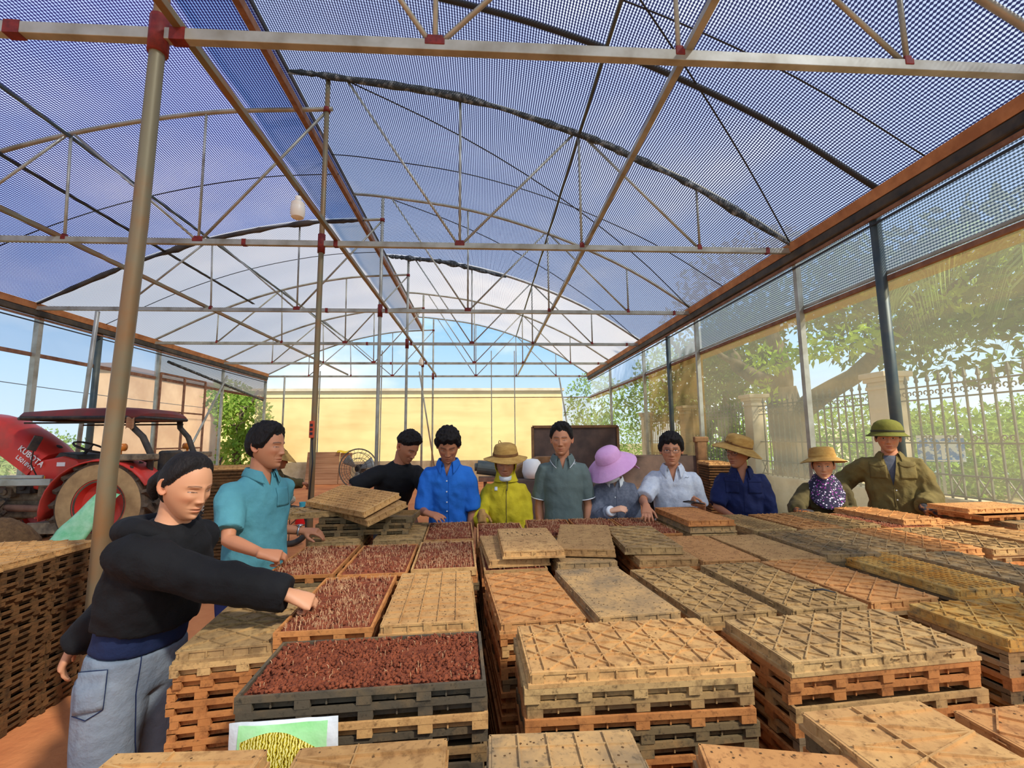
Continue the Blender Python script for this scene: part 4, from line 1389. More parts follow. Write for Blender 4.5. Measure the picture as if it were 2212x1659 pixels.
# seed bag tucked under the soil tray
M['bagwhite'] = mat('bag_film_white', C(236, 238, 236), C(214, 220, 220), 10, rough=0.25, bump=0.25, bscale=14, spec=0.5)
M['baggreen'] = mat('bag_print_green', C(150, 226, 142), C(186, 240, 176), 9, rough=0.25, spec=0.5, bump=0.2, bscale=14)
m, nt, b = new_mat('bag_print_rice')
w = nt.nodes.new('ShaderNodeTexWave')
w.wave_type = 'BANDS'
w.inputs['Scale'].default_value = 46
w.inputs['Distortion'].default_value = 6
w.inputs['Detail'].default_value = 3
w.inputs['Detail Scale'].default_value = 2.5
tc = nt.nodes.new('ShaderNodeTexCoord')
nt.links.new(tc.outputs['Object'], w.inputs['Vector'])
nt.links.new(ramp_n(nt, w.outputs['Fac'], [(0.08, C(96, 78, 20)), (0.25, C(206, 184, 40)), (0.7, C(226, 210, 70)), (1.0, C(244, 240, 170))]), b.inputs['Base Color'])
b.inputs['Roughness'].default_value = 0.25
M['bagrice'] = m
bag = empty('seed_bag', (-0.472, 1.190, 0.898), 0, 'glossy seed bag printed with yellow rice, tucked under the foremost soil tray', 'bag')
BT = Matrix.Rotation(rad(-1.5), 3, 'Y')


def bagpt(u, v, off):
    puff = 0.024 * max(0.0, sin(pi * u) * sin(pi * min(1, v * 1.0))) ** 0.6 + 0.004 * noise.noise(Vector((u * 5, v * 6, 1)))
    p = BT @ Vector((-0.125 + 0.25 * u, 0, -0.27 * (1 - v)))
    return Vector((p.x, -puff - off + 0.02, p.z))


b1 = MB().grid(lambda u, v: bagpt(u, v, 0.0), 20, 22)
b1.grid(lambda u, v: bagpt(u, v, 0) * 1.0 + Vector((0, 2 * max(0, 0.02 - bagpt(u, v, 0).y) * 0.4 + 0.002, 0)), 20, 22)
b1.build('pouch', M['bagwhite'], bag, smooth=True)
MB().grid(lambda u, v: bagpt(0.09 + 0.82 * u, 0.03 + 0.95 * v, 0.0012), 20, 20).build('green_print', M['baggreen'], bag, smooth=True)
rp = MB()
rp.grid(lambda u, v: bagpt(0.12 + 0.77 * u, 0.12 + (0.74 + 0.09 * sin(pi * u * 1.2) - 0.05 * u) * v, 0.0022), 20, 18)
rp.build('rice_print', M['bagrice'], bag, smooth=True)
dk = MB()
dk.add([bagpt(0.34 + 0.27 * cos(a) * r, 0.32 + 0.25 * sin(a) * r, 0.0034) for r in (1.0, 0.6, 0.25) for a in np.linspace(0, 2 * pi, 28, endpoint=False)],
       [(k * 28 + i, k * 28 + (i + 1) % 28, (k + 1) * 28 + (i + 1) % 28, (k + 1) * 28 + i) for k in range(2) for i in range(28)] + [tuple(range(56, 84))])
dk.build('white_disc_print', M['bagwhite'], bag, smooth=True)
# ------------------------------------------------------------------ people
from mathutils.bvhtree import BVHTree


def remesh(mb, voxel, smooth=4):
    me = bpy.data.meshes.new('tmp')
    me.from_pydata(mb.v, [], mb.f)
    o = bpy.data.objects.new('tmp', me)
    COL.objects.link(o)
    md = o.modifiers.new('r', 'REMESH')
    md.mode = 'VOXEL'
    md.voxel_size = voxel
    md.use_smooth_shade = True
    if smooth:
        s = o.modifiers.new('s', 'SMOOTH')
        s.factor = 0.5
        s.iterations = smooth
    dg = bpy.context.evaluated_depsgraph_get()
    dg.update()
    out = bpy.data.meshes.new_from_object(o.evaluated_get(dg))
    bpy.data.objects.remove(o)
    bpy.data.meshes.remove(me)
    return out


def mesh_np(me):
    v = np.empty(len(me.vertices) * 3)
    me.vertices.foreach_get('co', v)
    return v.reshape(-1, 3)


SKINS = {'a': C(206, 150, 112), 'b': C(188, 128, 92), 'c': C(172, 114, 82), 'd': C(222, 172, 138)}


def skin_mat():
    m, nt, b = new_mat('skin')
    a = nt.nodes.new('ShaderNodeAttribute')
    a.attribute_name = 'Col'
    nt.links.new(a.outputs['Color'], b.inputs['Base Color'])
    b.inputs['Roughness'].default_value = 0.52
    b.inputs['Specular IOR Level'].default_value = 0.35
    b.inputs['Subsurface Weight'].default_value = 0.0
    return m


M['skin'] = skin_mat()
M['hair'] = mat('black_hair', C(20, 17, 16), C(32, 27, 25), 40, rough=0.65, bump=0.5, bscale=120, stretch=(1, 1, 0.25), spec=0.22)


def cloth(name, c, c2=None, scale=5, bump=0.30, bscale=17, rough=0.85, **k):
    return mat(name, c, c2, scale, rough, 0, bump, bscale, **k)


M['hoodie'] = cloth('black_fleece', C(11, 11, 13), C(17, 17, 19), bump=0.35)
M['teal'] = cloth('teal_pique', C(84, 146, 154), C(72, 130, 140))
M['blacktee'] = cloth('black_cotton', C(13, 13, 15), C(20, 20, 22))
M['blue'] = cloth('blue_shirt_cloth', C(38, 112, 200), C(32, 98, 184))
M['yellow'] = cloth('yellow_jacket_cloth', C(216, 196, 40), C(194, 172, 34), bump=0.4)
M['greypolo'] = cloth('grey_pique', C(100, 114, 108), C(90, 103, 98))
M['chambray'] = cloth('grey_chambray', C(112, 116, 126), C(92, 97, 108), 60)
M['whitepolo'] = cloth('pale_grey_polo_cloth', C(202, 206, 212), C(186, 192, 202), 40, bump=0.4)
M['navy'] = cloth('navy_work_cloth', C(26, 36, 80), C(22, 29, 66), bump=0.4)
M['olive'] = cloth('olive_work_cloth', C(120, 104, 56), C(98, 84, 44), bump=0.4)
M['olivedk'] = cloth('dark_olive_cloth', C(92, 80, 46), C(74, 64, 36), bump=0.4)
M['jeans'] = cloth('faded_denim', C(140, 150, 158), C(104, 117, 130), 4, bump=0.5)
M['navytrouser'] = cloth('navy_trousers', C(30, 44, 96), C(24, 34, 76))
M['darktrouser'] = cloth('dark_trousers', C(46, 46, 52), C(38, 38, 44))
M['undergrey'] = cloth('grey_undershirt', C(84, 88, 98))
M['undernavy'] = cloth('navy_undershirt', C(26, 40, 74))
M['button'] = mat('shirt_button', C(226, 226, 222), rough=0.4)
M['collarwhite'] = mat('white_trim', C(230, 232, 232), rough=0.8)
M['glovebrown'] = cloth('dirty_glove', C(196, 150, 84), C(150, 104, 56), 18)
M['glovedark'] = cloth('dark_glove', C(54, 52, 54), C(178, 104, 46), 14, lo=0.5, hi=0.6)
M['straw'] = mat('straw', C(206, 164, 90), C(178, 134, 68), 14, rough=0.9, bump=0.5, bscale=70, stretch=(1, 1, 3))
M['strawdark'] = mat('straw_band', C(138, 96, 52), C(110, 74, 40), 20, rough=0.9)
M['pithgreen'] = cloth('green_canvas', C(112, 110, 38), C(96, 94, 32), bump=0.3)
M['pithrim'] = mat('helmet_rim', C(60, 58, 36), rough=0.8)
M['pink'] = cloth('pink_hat_cloth', C(224, 172, 212), C(210, 154, 198), bump=0.25)
M['mask'] = cloth('face_mask', C(214, 218, 216), bump=0.2)
M['phone'] = mat('phone', C(24, 24, 27), rough=0.25, spec=0.6)
M['glass'] = mat('spectacle_frame', C(66, 58, 54), rough=0.35, metal=0.5)
M['watch'] = mat('watch_steel', C(190, 190, 188), rough=0.3, metal=0.8)
M['redband'] = mat('red_band', C(206, 48, 52), rough=0.7)
m, nt, b = new_mat('floral_cloth')
vo = nt.nodes.new('ShaderNodeTexVoronoi')
vo.inputs['Scale'].default_value = 58
tc = nt.nodes.new('ShaderNodeTexCoord')
nt.links.new(tc.outputs['Object'], vo.inputs['Vector'])
fl_ = mix_col(nt, ramp_n(nt, vo.outputs['Distance'], [(0.30, (0, 0, 0, 1)), (0.42, (1, 1, 1, 1))]), ramp_n(nt, vo.outputs['Color'], [(0.3, C(150, 44, 140)), (0.45, C(232, 222, 236)), (0.6, C(226, 214, 232)), (0.75, C(96, 40, 110))]), C(34, 28, 56))
nt.links.new(fl_, b.inputs['Base Color'])
b.inputs['Roughness'].default_value = 0.85
M['floral'] = m


# ---- head
NE, NA = 120, 170
_el = np.linspace(-pi / 2, pi / 2, NE)
_s = np.linspace(-1, 1, NA, endpoint=False)
_az = pi * (0.50 * _s + 0.50 * _s ** 3)            # denser at the face
_T, _P = np.meshgrid(_el, _az, indexing='ij')


def gs(x, z, cx, cz, sx, sz):
    return np.exp(-((x - cx) / sx) ** 2 - ((z - cz) / sz) ** 2)


def head_grid(nose=1.0, jaw=1.0, cheek=1.0):
    ct = np.cos(_T)
    st = np.sin(_T)
    r = np.where(st < 0, np.abs(ct) ** 0.72, np.abs(ct) ** 0.92)
    x = np.sin(_P) * r
    y = -np.cos(_P) * r
    a = 0.074
    X = x * a
    Y = np.where(y < 0, y * 0.090, y * 0.097)
    Z = np.where(st < 0, st * 0.117, st * 0.116)
    t = np.clip(-Z / 0.117, 0, 1)
    X = X * (1 - 0.30 * jaw * t ** 1.6)
    Y = Y - 0.040 * t ** 2 + np.where(y > 0, -0.045 * t ** 1.5 * y, 0) + np.where(y < 0, 0.012 * t ** 1.5 * (-y), 0)
    f = np.clip((-y - 0.25) / 0.35, 0, 1)
    f = f * f * (3 - 2 * f)
    D = np.zeros_like(X)
    nz = np.interp(Z, [-0.050, -0.042, -0.033, -0.015, 0.006, 0.022, 0.035], [0, 0.008, 0.0205, 0.013, 0.006, 0.003, 0]) * nose
    D += nz * np.exp(-(X / np.interp(Z, [-0.04, 0.0, 0.02], [0.0115, 0.0075, 0.009])) ** 2)
    for s in (-1, 1):
        D += 0.0075 * nose * gs(X, Z, s * 0.0125, -0.0345, 0.0062, 0.0062)
        D -= 0.0115 * gs(X, Z, s * 0.031, 0.004, 0.017, 0.0115)
        D += 0.0072 * gs(X, Z, s * 0.031, 0.003, 0.0115, 0.0075)
        D -= 0.0016 * gs(X, Z, s * 0.031, 0.0105, 0.013, 0.002)
        D += 0.0040 * gs(X, Z, s * 0.029, 0.0215, 0.019, 0.0065)
        D += 0.0050 * cheek * gs(X, Z, s * 0.044, -0.020, 0.017, 0.016)
        D -= 0.0030 * gs(X, Z, s * 0.030, -0.048, 0.006, 0.013)
    D += 0.0062 * gs(X, Z, 0, -0.0600, 0.019, 0.0048)
    D += 0.0068 * gs(X, Z, 0, -0.0725, 0.016, 0.0050)
    D -= 0.0042 * gs(X, Z, 0, -0.0660, 0.023, 0.0018)
    D -= 0.0030 * gs(X, Z, 0, -0.083, 0.016, 0.005)
    D += 0.0070 * gs(X, Z, 0, -0.100, 0.018, 0.012)
    Y = Y - D * f
    return X, Y, Z, f


def head_mesh_data(skin, lids='down', nose=1.0, jaw=1.0, cheek=1.0, gaze=0.0, female=False, age=0):
    X, Y, Z, f = head_grid(nose, jaw, cheek)
    V = np.stack([X, Y, Z], -1).reshape(-1, 3)
    base = np.array(skin[:3])
    col = np.tile(base, (V.shape[0], 1)).reshape(NE, NA, 3)

    def paint(mask, c):
        nonlocal col
        k = np.clip(mask, 0, 1)[..., None] * (f[..., None] > 0.3)
        col = col * (1 - k) + np.array(c) * k
    for s in (-1, 1):
        paint(0.35 * gs(X, Z, s * 0.042, -0.028, 0.018, 0.014), base * np.array((1.12, 0.72, 0.66)))
        bx = (X * s - 0.030)
        bz = Z - (0.0225 + 0.003 * (1 - (bx / 0.02) ** 2) - 0.1 * np.clip(bx, 0, 1))
        paint(0.85 * np.exp(-(bz / (0.0022 if female else 0.0034)) ** 2) * (np.abs(bx) < 0.0195), (0.02, 0.016, 0.014))
        ex = (X * s - 0.031)
        op = 0.0046 if lids == 'open' else 0.0022
        zc = 0.0032 if lids == 'open' else 0.0008
        ez = (Z - zc - 0.05 * ex)
        half = op * np.clip(1 - (ex / 0.0140) ** 2, 0, 1)
        inside = (np.abs(ez) < half)
        paint(inside * 0.95, (0.62, 0.58, 0.54))
        paint(inside * (np.abs(X - s * 0.031 - gaze) < 0.0056), (0.018, 0.012, 0.010))
        paint(0.9 * np.exp(-((ez - half) / 0.0014) ** 2) * (np.abs(ex) < 0.0145), (0.02, 0.015, 0.013))
        paint(0.30 * gs(X, Z, s * 0.031, -0.008, 0.014, 0.003), base * 0.62)
        if age:
            paint(0.35 * age * np.exp(-((X * s - 0.021 - (-0.042 - Z) * 0.5) / 0.0022) ** 2) * ((Z < -0.036) & (Z > -0.070)), base * 0.55)
    lip = np.exp(-((Z + 0.0610) / 0.0042) ** 2) * np.clip(1 - (X / 0.024) ** 2, 0, 1) + np.exp(-((Z + 0.0715) / 0.0048) ** 2) * np.clip(1 - (X / 0.021) ** 2, 0, 1)
    paint(0.75 * lip, base * np.array((0.80, 0.46, 0.44)))
    paint(0.8 * np.exp(-((Z + 0.0662) / 0.0012) ** 2) * (np.abs(X) < 0.023), base * np.array((0.34, 0.2, 0.2)))
    for s in (-1, 1):
        paint(0.7 * gs(X, Z, s * 0.0075, -0.0425, 0.0036, 0.0022), base * 0.25)
    F = [(j * NA + i, j * NA + (i + 1) % NA, (j + 1) * NA + (i + 1) % NA, (j + 1) * NA + i) for j in range(NE - 1) for i in range(NA)]
    col = col.reshape(-1, 3)
    for s in (-1, 1):                               # ears
        o = V.shape[0]
        n = 12
        ring = []
        for k in range(7):
            q = k / 6
            for i in range(n):
                a = 2 * pi * i / n
                rr = (0.6 + 0.4 * q, 1.0, 1.0, 0.92, 0.70, 0.45, 0.15)[k]
                zz = sin(a) * 0.031 * rr * (1.05 if sin(a) > 0 else 0.85)
                yy = cos(a) * 0.0165 * rr + 0.006 * sin(a)
                xx = (0.0, 0.010, 0.0155, 0.0165, 0.0125, 0.0095, 0.009)[k] * (1 + 0.5 * cos(a))
                ring.append((s * (0.066 + xx), 0.012 + yy, -0.006 + zz))
        V = np.concatenate([V, np.array(ring)])
        col = np.concatenate([col, np.tile(base * np.array((1.02, 0.88, 0.85)), (len(ring), 1))])
        for k in range(6):
            for i in range(n):
                q = (o + k * n + i, o + k * n + (i + 1) % n, o + (k + 1) * n + (i + 1) % n, o + (k + 1) * n + i)
                F.append(q if s > 0 else q[::-1])
        F.append(tuple(o + 6 * n + i for i in range(n)))
    return V, F, col


def hair_mesh(style, seed=0):
    """hair grown from the head surface above a hairline; head space"""
    X, Y, Z, f = head_grid()
    a = np.abs(_P)
    st = {'short': ([0, .45, .70, .92, 1.12, 1.35, 1.7, 2.2, 3.2], [.074, .070, .062, .044, .010, -.006, -.010, -.058, -.070], .019),
          'crop': ([0, .30, .55, .80, .95, 1.15, 1.35, 1.6, 2.2, 3.2], [.070, .074, .076, .064, .046, .014, .004, .000, -.040, -.058], .018),
          'fade': ([0, .45, .75, 1.0, 1.3, 1.7, 2.2, 3.2], [.070, .066, .058, .044, .034, .028, .004, -.016], .024),
          'mop': ([0, .35, .75, .95, 1.15, 1.35, 1.7, 2.2, 3.2], [.062, .050, .054, .034, .004, -.010, -.020, -.062, -.076], .026),
          'tied': ([0, .40, .75, 1.0, 1.2, 1.4, 1.6, 1.8, 2.2, 3.2], [.092, .088, .078, .064, .042, .016, .006, -.040, -.080, -.086], .010)}[style]
    zl_ = np.interp(a, st[0], st[1])
    d = Z - zl_
    T = st[2]
    k = np.clip((d + 0.002) / 0.026, 0, 1)
    k = k * k * (3 - 2 * k)
    th = 0.0015 + T * k * (0.65 + 0.5 * np.clip(Z / 0.1, 0, 1))
    N = np.stack([X / 0.074 ** 2, Y / 0.09 ** 2, Z / 0.116 ** 2], -1)
    N /= np.linalg.norm(N, axis=-1)[..., None]
    jit = np.array([noise.noise(Vector((x * 90, y * 90, z * 30 + seed))) for x, y, z in zip(X.flat, Y.flat, Z.flat)]).reshape(X.shape)
    th = th * (1 + (0.12 if style == 'tied' else 0.40) * jit)
    P = np.stack([X, Y, Z], -1) + N * th[..., None]
    keep = d > -0.004 + (0.003 if style == 'tied' else 0.009) * jit
    idx = -np.ones(X.shape, int)
    V, F = [], []
    kk = keep[:-1] & keep[1:]
    kk = kk & np.roll(kk, -1, 1)
    js, is_ = np.nonzero(kk)
    use = np.zeros_like(keep)
    for j, i in zip(js, is_):
        for q in ((j, i), (j, (i + 1) % NA), (j + 1, (i + 1) % NA), (j + 1, i)):
            use[q] = True
    idx[use] = np.arange(use.sum())
    V = P[use]
    F = [(idx[j, i], idx[j, (i + 1) % NA], idx[j + 1, (i + 1) % NA], idx[j + 1, i]) for j, i in zip(js, is_)]
    return V, F


# ---- hands
def add_hand(mb, w, d, n, thumb, pose='relaxed', s=1.0, inf=0.0):
    """w wrist, d finger direction, n back-of-hand normal, thumb: side vector sign"""
    d = d.normalized()
    n = (n - d * n.dot(d)).normalized()
    sd = d.cross(n).normalized() * thumb
    curls = {'flat': (6, 8, 6), 'relaxed': (22, 28, 18), 'grip': (48, 62, 40), 'pinch': (38, 46, 26), 'spread': (16, 20, 12), 'press': (28, 16, 6)}[pose]
    fan = {'flat': 6, 'relaxed': 4, 'grip': 1, 'pinch': 2, 'spread': 11, 'press': 7}[pose]
    e = [((0.028 + inf) * s, (0.021 + inf) * s), ((0.033 + inf) * s, (0.019 + inf) * s), ((0.041 + inf) * s, (0.016 + inf) * s), ((0.041 + inf) * s, (0.0125 + inf) * s)]
    R = []
    for (rx, ry), q in zip(e, (-0.02, 0.02, 0.06, 0.088)):
        c = w + d * (q * s)
        R.append([c + sd * (rx * cos(a)) + n * (ry * sin(a)) for a in np.linspace(0, 2 * pi, 12, endpoint=False)])
    mb.rings(R)
    for k, (off, ln) in enumerate(((0.031, 0.070), (0.0105, 0.079), (-0.0105, 0.073), (-0.0300, 0.058))):
        p = w + d * (0.080 * s) + sd * (off * s)
        aa = rad(fan) * (1.5 - k) / 1.5 * 1.0
        fd = (d * cos(aa) + sd * sin(aa)).normalized()
        fn = n
        pts = [p - fd * 0.012]
        cs = curls if pose != 'pinch' or k < 2 else (60, 70, 40)
        cq = [c * (1 + 0.13 * (k - 1.2)) for c in cs]
        for j, fr in enumerate((0.44, 0.31, 0.25)):
            c = rad(cq[j])
            nd = fd * cos(c) - fn * sin(c)
            fn = fn * cos(c) + fd * sin(c)
            fd = nd
            pts.append(pts[-1] + fd * (ln * fr * s + (0.012 if j == 0 else 0)))
        r0 = (0.0092, 0.0096, 0.0091, 0.0080)[k] * s + inf
        mb.tube(pts, [r0, r0 * 0.98, r0 * 0.88, r0 * 0.72], 8)
    tp = w + d * (0.022 * s) + sd * (0.026 * s) - n * 0.006
    td = (d * 0.62 + sd * 0.70 - n * 0.34).normalized()
    if pose in ('pinch', 'grip'):
        td = (d * 0.72 + sd * 0.34 - n * 0.60).normalized()
    t2 = (td + d * 0.45 - sd * 0.25).normalized()
    mb.tube([tp - td * 0.01, tp + td * 0.042 * s, tp + td * 0.042 * s + t2 * 0.030 * s, tp + td * 0.042 * s + t2 * 0.052 * s],
            [(0.0135 * s + inf), (0.0110 * s + inf), (0.0098 * s + inf), (0.0075 * s + inf)], 8)


def ik(S, W, L1, L2, pole):
    d = W - S
    L = d.length
    if L > (L1 + L2) * 0.999:
        k = L / ((L1 + L2) * 0.999)
        L1, L2 = L1 * k, L2 * k
    a = (L1 * L1 - L2 * L2 + L * L) / (2 * L)
    h = math.sqrt(max(L1 * L1 - a * a, 1e-8))
    u = d.normalized()
    q = pole - u * pole.dot(u)
    return S + u * a + q.normalized() * h


def sup(rx, ry, n=22, p=0.85):
    out = []
    for i in range(n):
        a = 2 * pi * i / n
        c, s = cos(a), sin(a)
        out.append((rx * math.copysign(abs(c) ** p, c), ry * math.copysign(abs(s) ** p, s)))
    return out


class Person:
    def __init__(self, name_label, group, head_at, yaw=0, lean=0, side=0, hyaw=0, hpitch=0, hroll=0, skin='b', w=1.0, belly=0.0, hs=1.05, hoff=0.0, h=None, bend=None, twist=0.0):
        self.skin = SKINS[skin]
        self.hs = hs
        Ry = Matrix.Rotation(rad(yaw), 3, 'Z')
        H = Vector(head_at)

        def spine(h):
            """points and frames from the hips to the neck top, hips at origin of xy"""
            zs = [0.50, 0.555, 0.61, 0.665, 0.72, 0.77, 0.805, 0.83, 0.852, 0.875, 0.90]
            p = Vector((0, 0, zs[0] * h))
            P, Fr = [p.copy()], [Ry.copy()]
            for k in range(1, len(zs)):
                t = min(1, (zs[k] - 0.50) / 0.16)
                e = 1.0 if k < 7 else (0.65 if k < 9 else 0.45)
                R = Ry @ Matrix.Rotation(rad(side) * t, 3, 'Y') @ Matrix.Rotation(rad(lean) * t * e, 3, 'X') @ Matrix.Rotation(rad(twist) * t, 3, 'Z')
                p = p + R @ Vector((0, 0, (zs[k] - zs[k - 1]) * h))
                P.append(p.copy())
                Fr.append(R)
            return P, Fr
        RH = Matrix.Rotation(rad(hyaw), 3, 'Z') @ Ry @ Matrix.Rotation(rad(hroll), 3, 'Y') @ Matrix.Rotation(rad(hpitch), 3, 'X')
        lo = RH @ (Vector((0, 0.022, -0.066)) * hs)      # neck top relative to the head centre
        if h is None:
            a, b_ = 1.2, 2.1
            for _ in range(40):
                h = (a + b_) / 2
                P, Fr = spine(h)
                if (P[-1] - lo).z < H.z:
                    a = h
                else:
                    b_ = h
        P, Fr = spine(h)
        self.h = h
        c = P[-1] - lo
        self.root = Vector((H.x - c.x, H.y - c.y, 0))
        self.P, self.Fr, self.RH, self.Hc = P, Fr, RH, c
        self.w, self.belly = w, belly
        self.Ry = Ry
        self.e = empty('person', self.root, 0, name_label, 'person', group)
        k = h / 1.66
        self.k = k
        self.prof = [(0.154, 0.108 + belly * .6, 0.82), (0.145, 0.106 + belly, 0.82), (0.140, 0.104 + belly, .85), (0.146, 0.108 + belly * .6, .85), (0.156, 0.110, .85),
                     (0.156, 0.104, .88), (0.142, 0.088, .92), (0.098, 0.072, 1), (0.068, 0.062, 1), (0.055, 0.056, 1), (0.052, 0.056, 1)]
        self.prof = [(a * w * k, b2 * k * (0.5 + 0.5 * w), p) for a, b2, p in self.prof]
        self.S = {}
        R = Fr[6]
        for s in (-1, 1):
            self.S[s] = P[6] + R @ Vector((s * 0.153 * w * k, 0.006, -0.026))
        self.arms = {}
        self.parts = {}

    def world(self, p):
        return Vector(p) - self.root

    def arm(self, s, wrist, pole, d, n, pose='relaxed', scale=1.0):
        """s: +1 the person's left, -1 the right; wrist in world space"""
        W = self.world(wrist)
        L1, L2 = 0.285 * self.k, 0.245 * self.k
        E_ = ik(self.S[s], W, L1, L2, Vector(pole))
        self.arms[s] = dict(S=self.S[s], E=E_, W=W, d=Vector(d), n=Vector(n), pose=pose, sc=scale * self.k)

    def hang(self, s, out=0.05, fwd=0.06, pose='relaxed'):
        f, sd = self.Ry @ Vector((0, -1, 0)), self.Ry @ Vector((s, 0, 0))
        W = self.S[s] + f * fwd + sd * out - Vector((0, 0, 0.515 * self.k))
        self.arm(s, W + self.root, -f * 0.6 + sd * 0.5, f * 0.12 - Vector((0, 0, 1)), sd, pose)

    def ring(self, i, inf=0.0, zoff=0.0, rx=None, ry=None):
        a, b2, p = self.prof[i]
        a, b2 = (rx or a) + inf, (ry or b2) + inf
        return [self.P[i] + self.Fr[i] @ Vector((x, y, zoff)) for x, y in sup(a, b2, 24, p)]

    def torso(self, mb, i0, i1, inf, flare=0.0):
        mb.rings([self.ring(i, inf + flare * max(0, 1 - i / 2)) for i in range(i0, i1 + 1)])

    def limb(self, mb, s, t0, t1, inf, wrist_extra=0.0):
        """arm covering from t0 to t1 (0 shoulder, 1 elbow, 2 wrist)"""
        A = self.arms[s]
        k = self.k
        rr = [(0.0, 0.039), (0.15, 0.044), (0.5, 0.042), (0.9, 0.037), (1.0, 0.037), (1.25, 0.039), (1.6, 0.033), (2.0, 0.0260)]
        ts = [t for t in (0, .15, .3, .5, .7, .85, 1.0, 1.15, 1.3, 1.5, 1.75, 2.0) if t0 < t < t1]
        ts = [t0] + ts + [t1]
        pts, rs = [], []
        for t in ts:
            p = A['S'].lerp(A['E'], t) if t <= 1 else A['E'].lerp(A['W'], t - 1)
            pts.append(p)
            rs.append(float(np.interp(t, [q[0] for q in rr], [q[1] for q in rr])) * k * (0.55 + 0.45 * self.w) + inf + wrist_extra * max(0, t - 1))
        if t0 == 0:
            R = self.Fr[6]
            pts.insert(0, A['S'] - R @ Vector((s * 0.06, 0, -0.004)))
            rs.insert(0, rs[0] * 0.95)
        mb.tube(pts, rs, 12)

    def legs(self, mb, inf, z0=0.04, shoes=False, cuff=0.0):
        h, k = self.h, self.k
        for s in (-1, 1):
            hip = self.P[0] + self.Fr[0] @ Vector((s * 0.085 * self.w * k, 0, 0.0))
            foot = Vector((hip.x, hip.y, 0)) + self.Ry @ Vector((s * 0.02, 0.01, 0))
            pts, rs = [], []
            for t, r in ((0.0, 0.092), (0.18, 0.086), (0.5, 0.060), (0.56, 0.056), (0.72, 0.054), (0.95, 0.038), (1.0, 0.038)):
                z = hip.z * (1 - t) + z0 * t
                q = hip.lerp(foot, t)
                bulge = -0.012 * sin(pi * t) if t < 0.56 else 0.010
                pts.append(Vector((q.x, q.y, z)) + self.Ry @ Vector((0, bulge, 0)))
                rs.append(r * k * (0.5 + 0.5 * self.w) + inf + cuff * t)
            mb.tube(pts, rs, 14)
            if shoes:
                c = Vector((foot.x, foot.y, 0))
                f = self.Ry @ Vector((0, -1, 0))
                sd = self.Ry @ Vector((1, 0, 0))
                R = []
                for q, rx, hz in ((-0.07, 0.030, 0.06), (-0.03, 0.036, 0.075), (0.04, 0.040, 0.062), (0.11, 0.046, 0.045), (0.16, 0.042, 0.034), (0.185, 0.022, 0.022)):
                    R.append([c + f * q + sd * (rx * cos(a)) + Vector((0, 0, max(0.004, hz * 0.5 + hz * 0.5 * sin(a)))) for a in np.linspace(0, 2 * pi, 12, endpoint=False)])
                mb.rings(R)

    def body(self, lids='down', nose=1.0, jaw=1.0, cheek=1.0, gaze=0.0, female=False, age=0, gloves=()):
        mb = MB()
        mb.rings([self.ring(i, -0.004) for i in range(0, 11)])
        # neck runs up into the head
        mb.tube([self.P[8], self.P[10], self.Hc + self.RH @ Vector((0, 0.02, -0.035))], [0.058 * self.k, 0.054 * self.k, 0.048 * self.k], 14)
        for s in (-1, 1):
            self.limb(mb, s, 0, 2.0, -0.003)
            A = self.arms[s]
            if s not in gloves:
                add_hand(mb, A['W'], A['d'], A['n'], s * A.get('tsign', 1), A['pose'], A['sc'])
        self.legs(mb, -0.004, 0.05, True)
        me = remesh(mb, 0.0055, 3)
        V0 = mesh_np(me)
        me.calc_loop_triangles()
        F0 = [tuple(p.vertices) for p in me.polygons]
        HV, HF, HC = head_mesh_data(self.skin, lids, nose, jaw, cheek, gaze, female, age)
        HV = (np.array(self.RH) @ (HV * self.hs).T).T + np.array(self.Hc)
        o = len(V0)
        V = np.concatenate([V0, HV])
        F = F0 + [tuple(i + o for i in f) for f in HF]
        bpy.data.meshes.remove(me)
        me = bpy.data.meshes.new('body')
        me.from_pydata(V.tolist(), [], F)
        at = me.color_attributes.new('Col', 'FLOAT_COLOR', 'POINT')
        base = np.array(self.skin[:3])
        colr = np.ones((len(V), 4))
        n0 = np.array([noise.noise(Vector(v * 14)) for v in V0])[:, None]
        colr[:o, :3] = base * (1 + 0.08 * n0) * np.array((1.0, 0.96, 0.94))
        colr[o:, :3] = HC
        at.data.foreach_set('color', colr.ravel())
        me.materials.append(M['skin'])
        me.shade_smooth()
        ob = bpy.data.objects.new('body', me)
        COL.objects.link(ob)
        ob.parent = self.e
        return ob

    def glove(self, s, material, cuff=1.75):
        mb = MB()
        A = self.arms[s]
        add_hand(mb, A['W'], A['d'], A['n'], s * A.get('tsign', 1), A['pose'], A['sc'] * 1.03, 0.002)
        self.limb(mb, s, cuff, 2.0, 0.006)
        me = remesh(mb, 0.0055, 3)
        return self.link('glove', me, material)

    def link(self, name, me, material):
        me.materials.clear()
        me.materials.append(material)
        me.shade_smooth()
        o = bpy.data.objects.new(name, me)
        COL.objects.link(o)
        o.parent = self.e
        return o

    def garment(self, name, material, i0=0, i1=8, sleeves=((-1, 0.75), (1, 0.75)), inf=0.014, flare=0.01, vee=None, wr=0.006, hem=0.0, slv=0.008, voxel=0.009, extra=None, seed=0, base_cut=True, vx=0.0):
        """shirt or jacket: torso rings i0..i1 plus sleeves (side, length 0..2); vee=(half width, length) opens the neck"""
        mb = MB()
        rings = [self.ring(i, inf + flare * max(0, 1 - (i - i0) / 2)) for i in range(i0, i1 + 1)]
        if hem:
            rings.insert(0, [p - self.Fr[i0] @ Vector((0, 0, hem)) for p in self.ring(i0, inf + flare)])
        rings[-1] = self.ring(i1, inf * 0.2)
        mb.rings(rings)
        for s, L in sleeves:
            self.limb(mb, s, 0, L, inf + slv, 0.0)
        if extra:
            extra(self, mb)
        me = remesh(mb, voxel, 5)
        V = mesh_np(me)
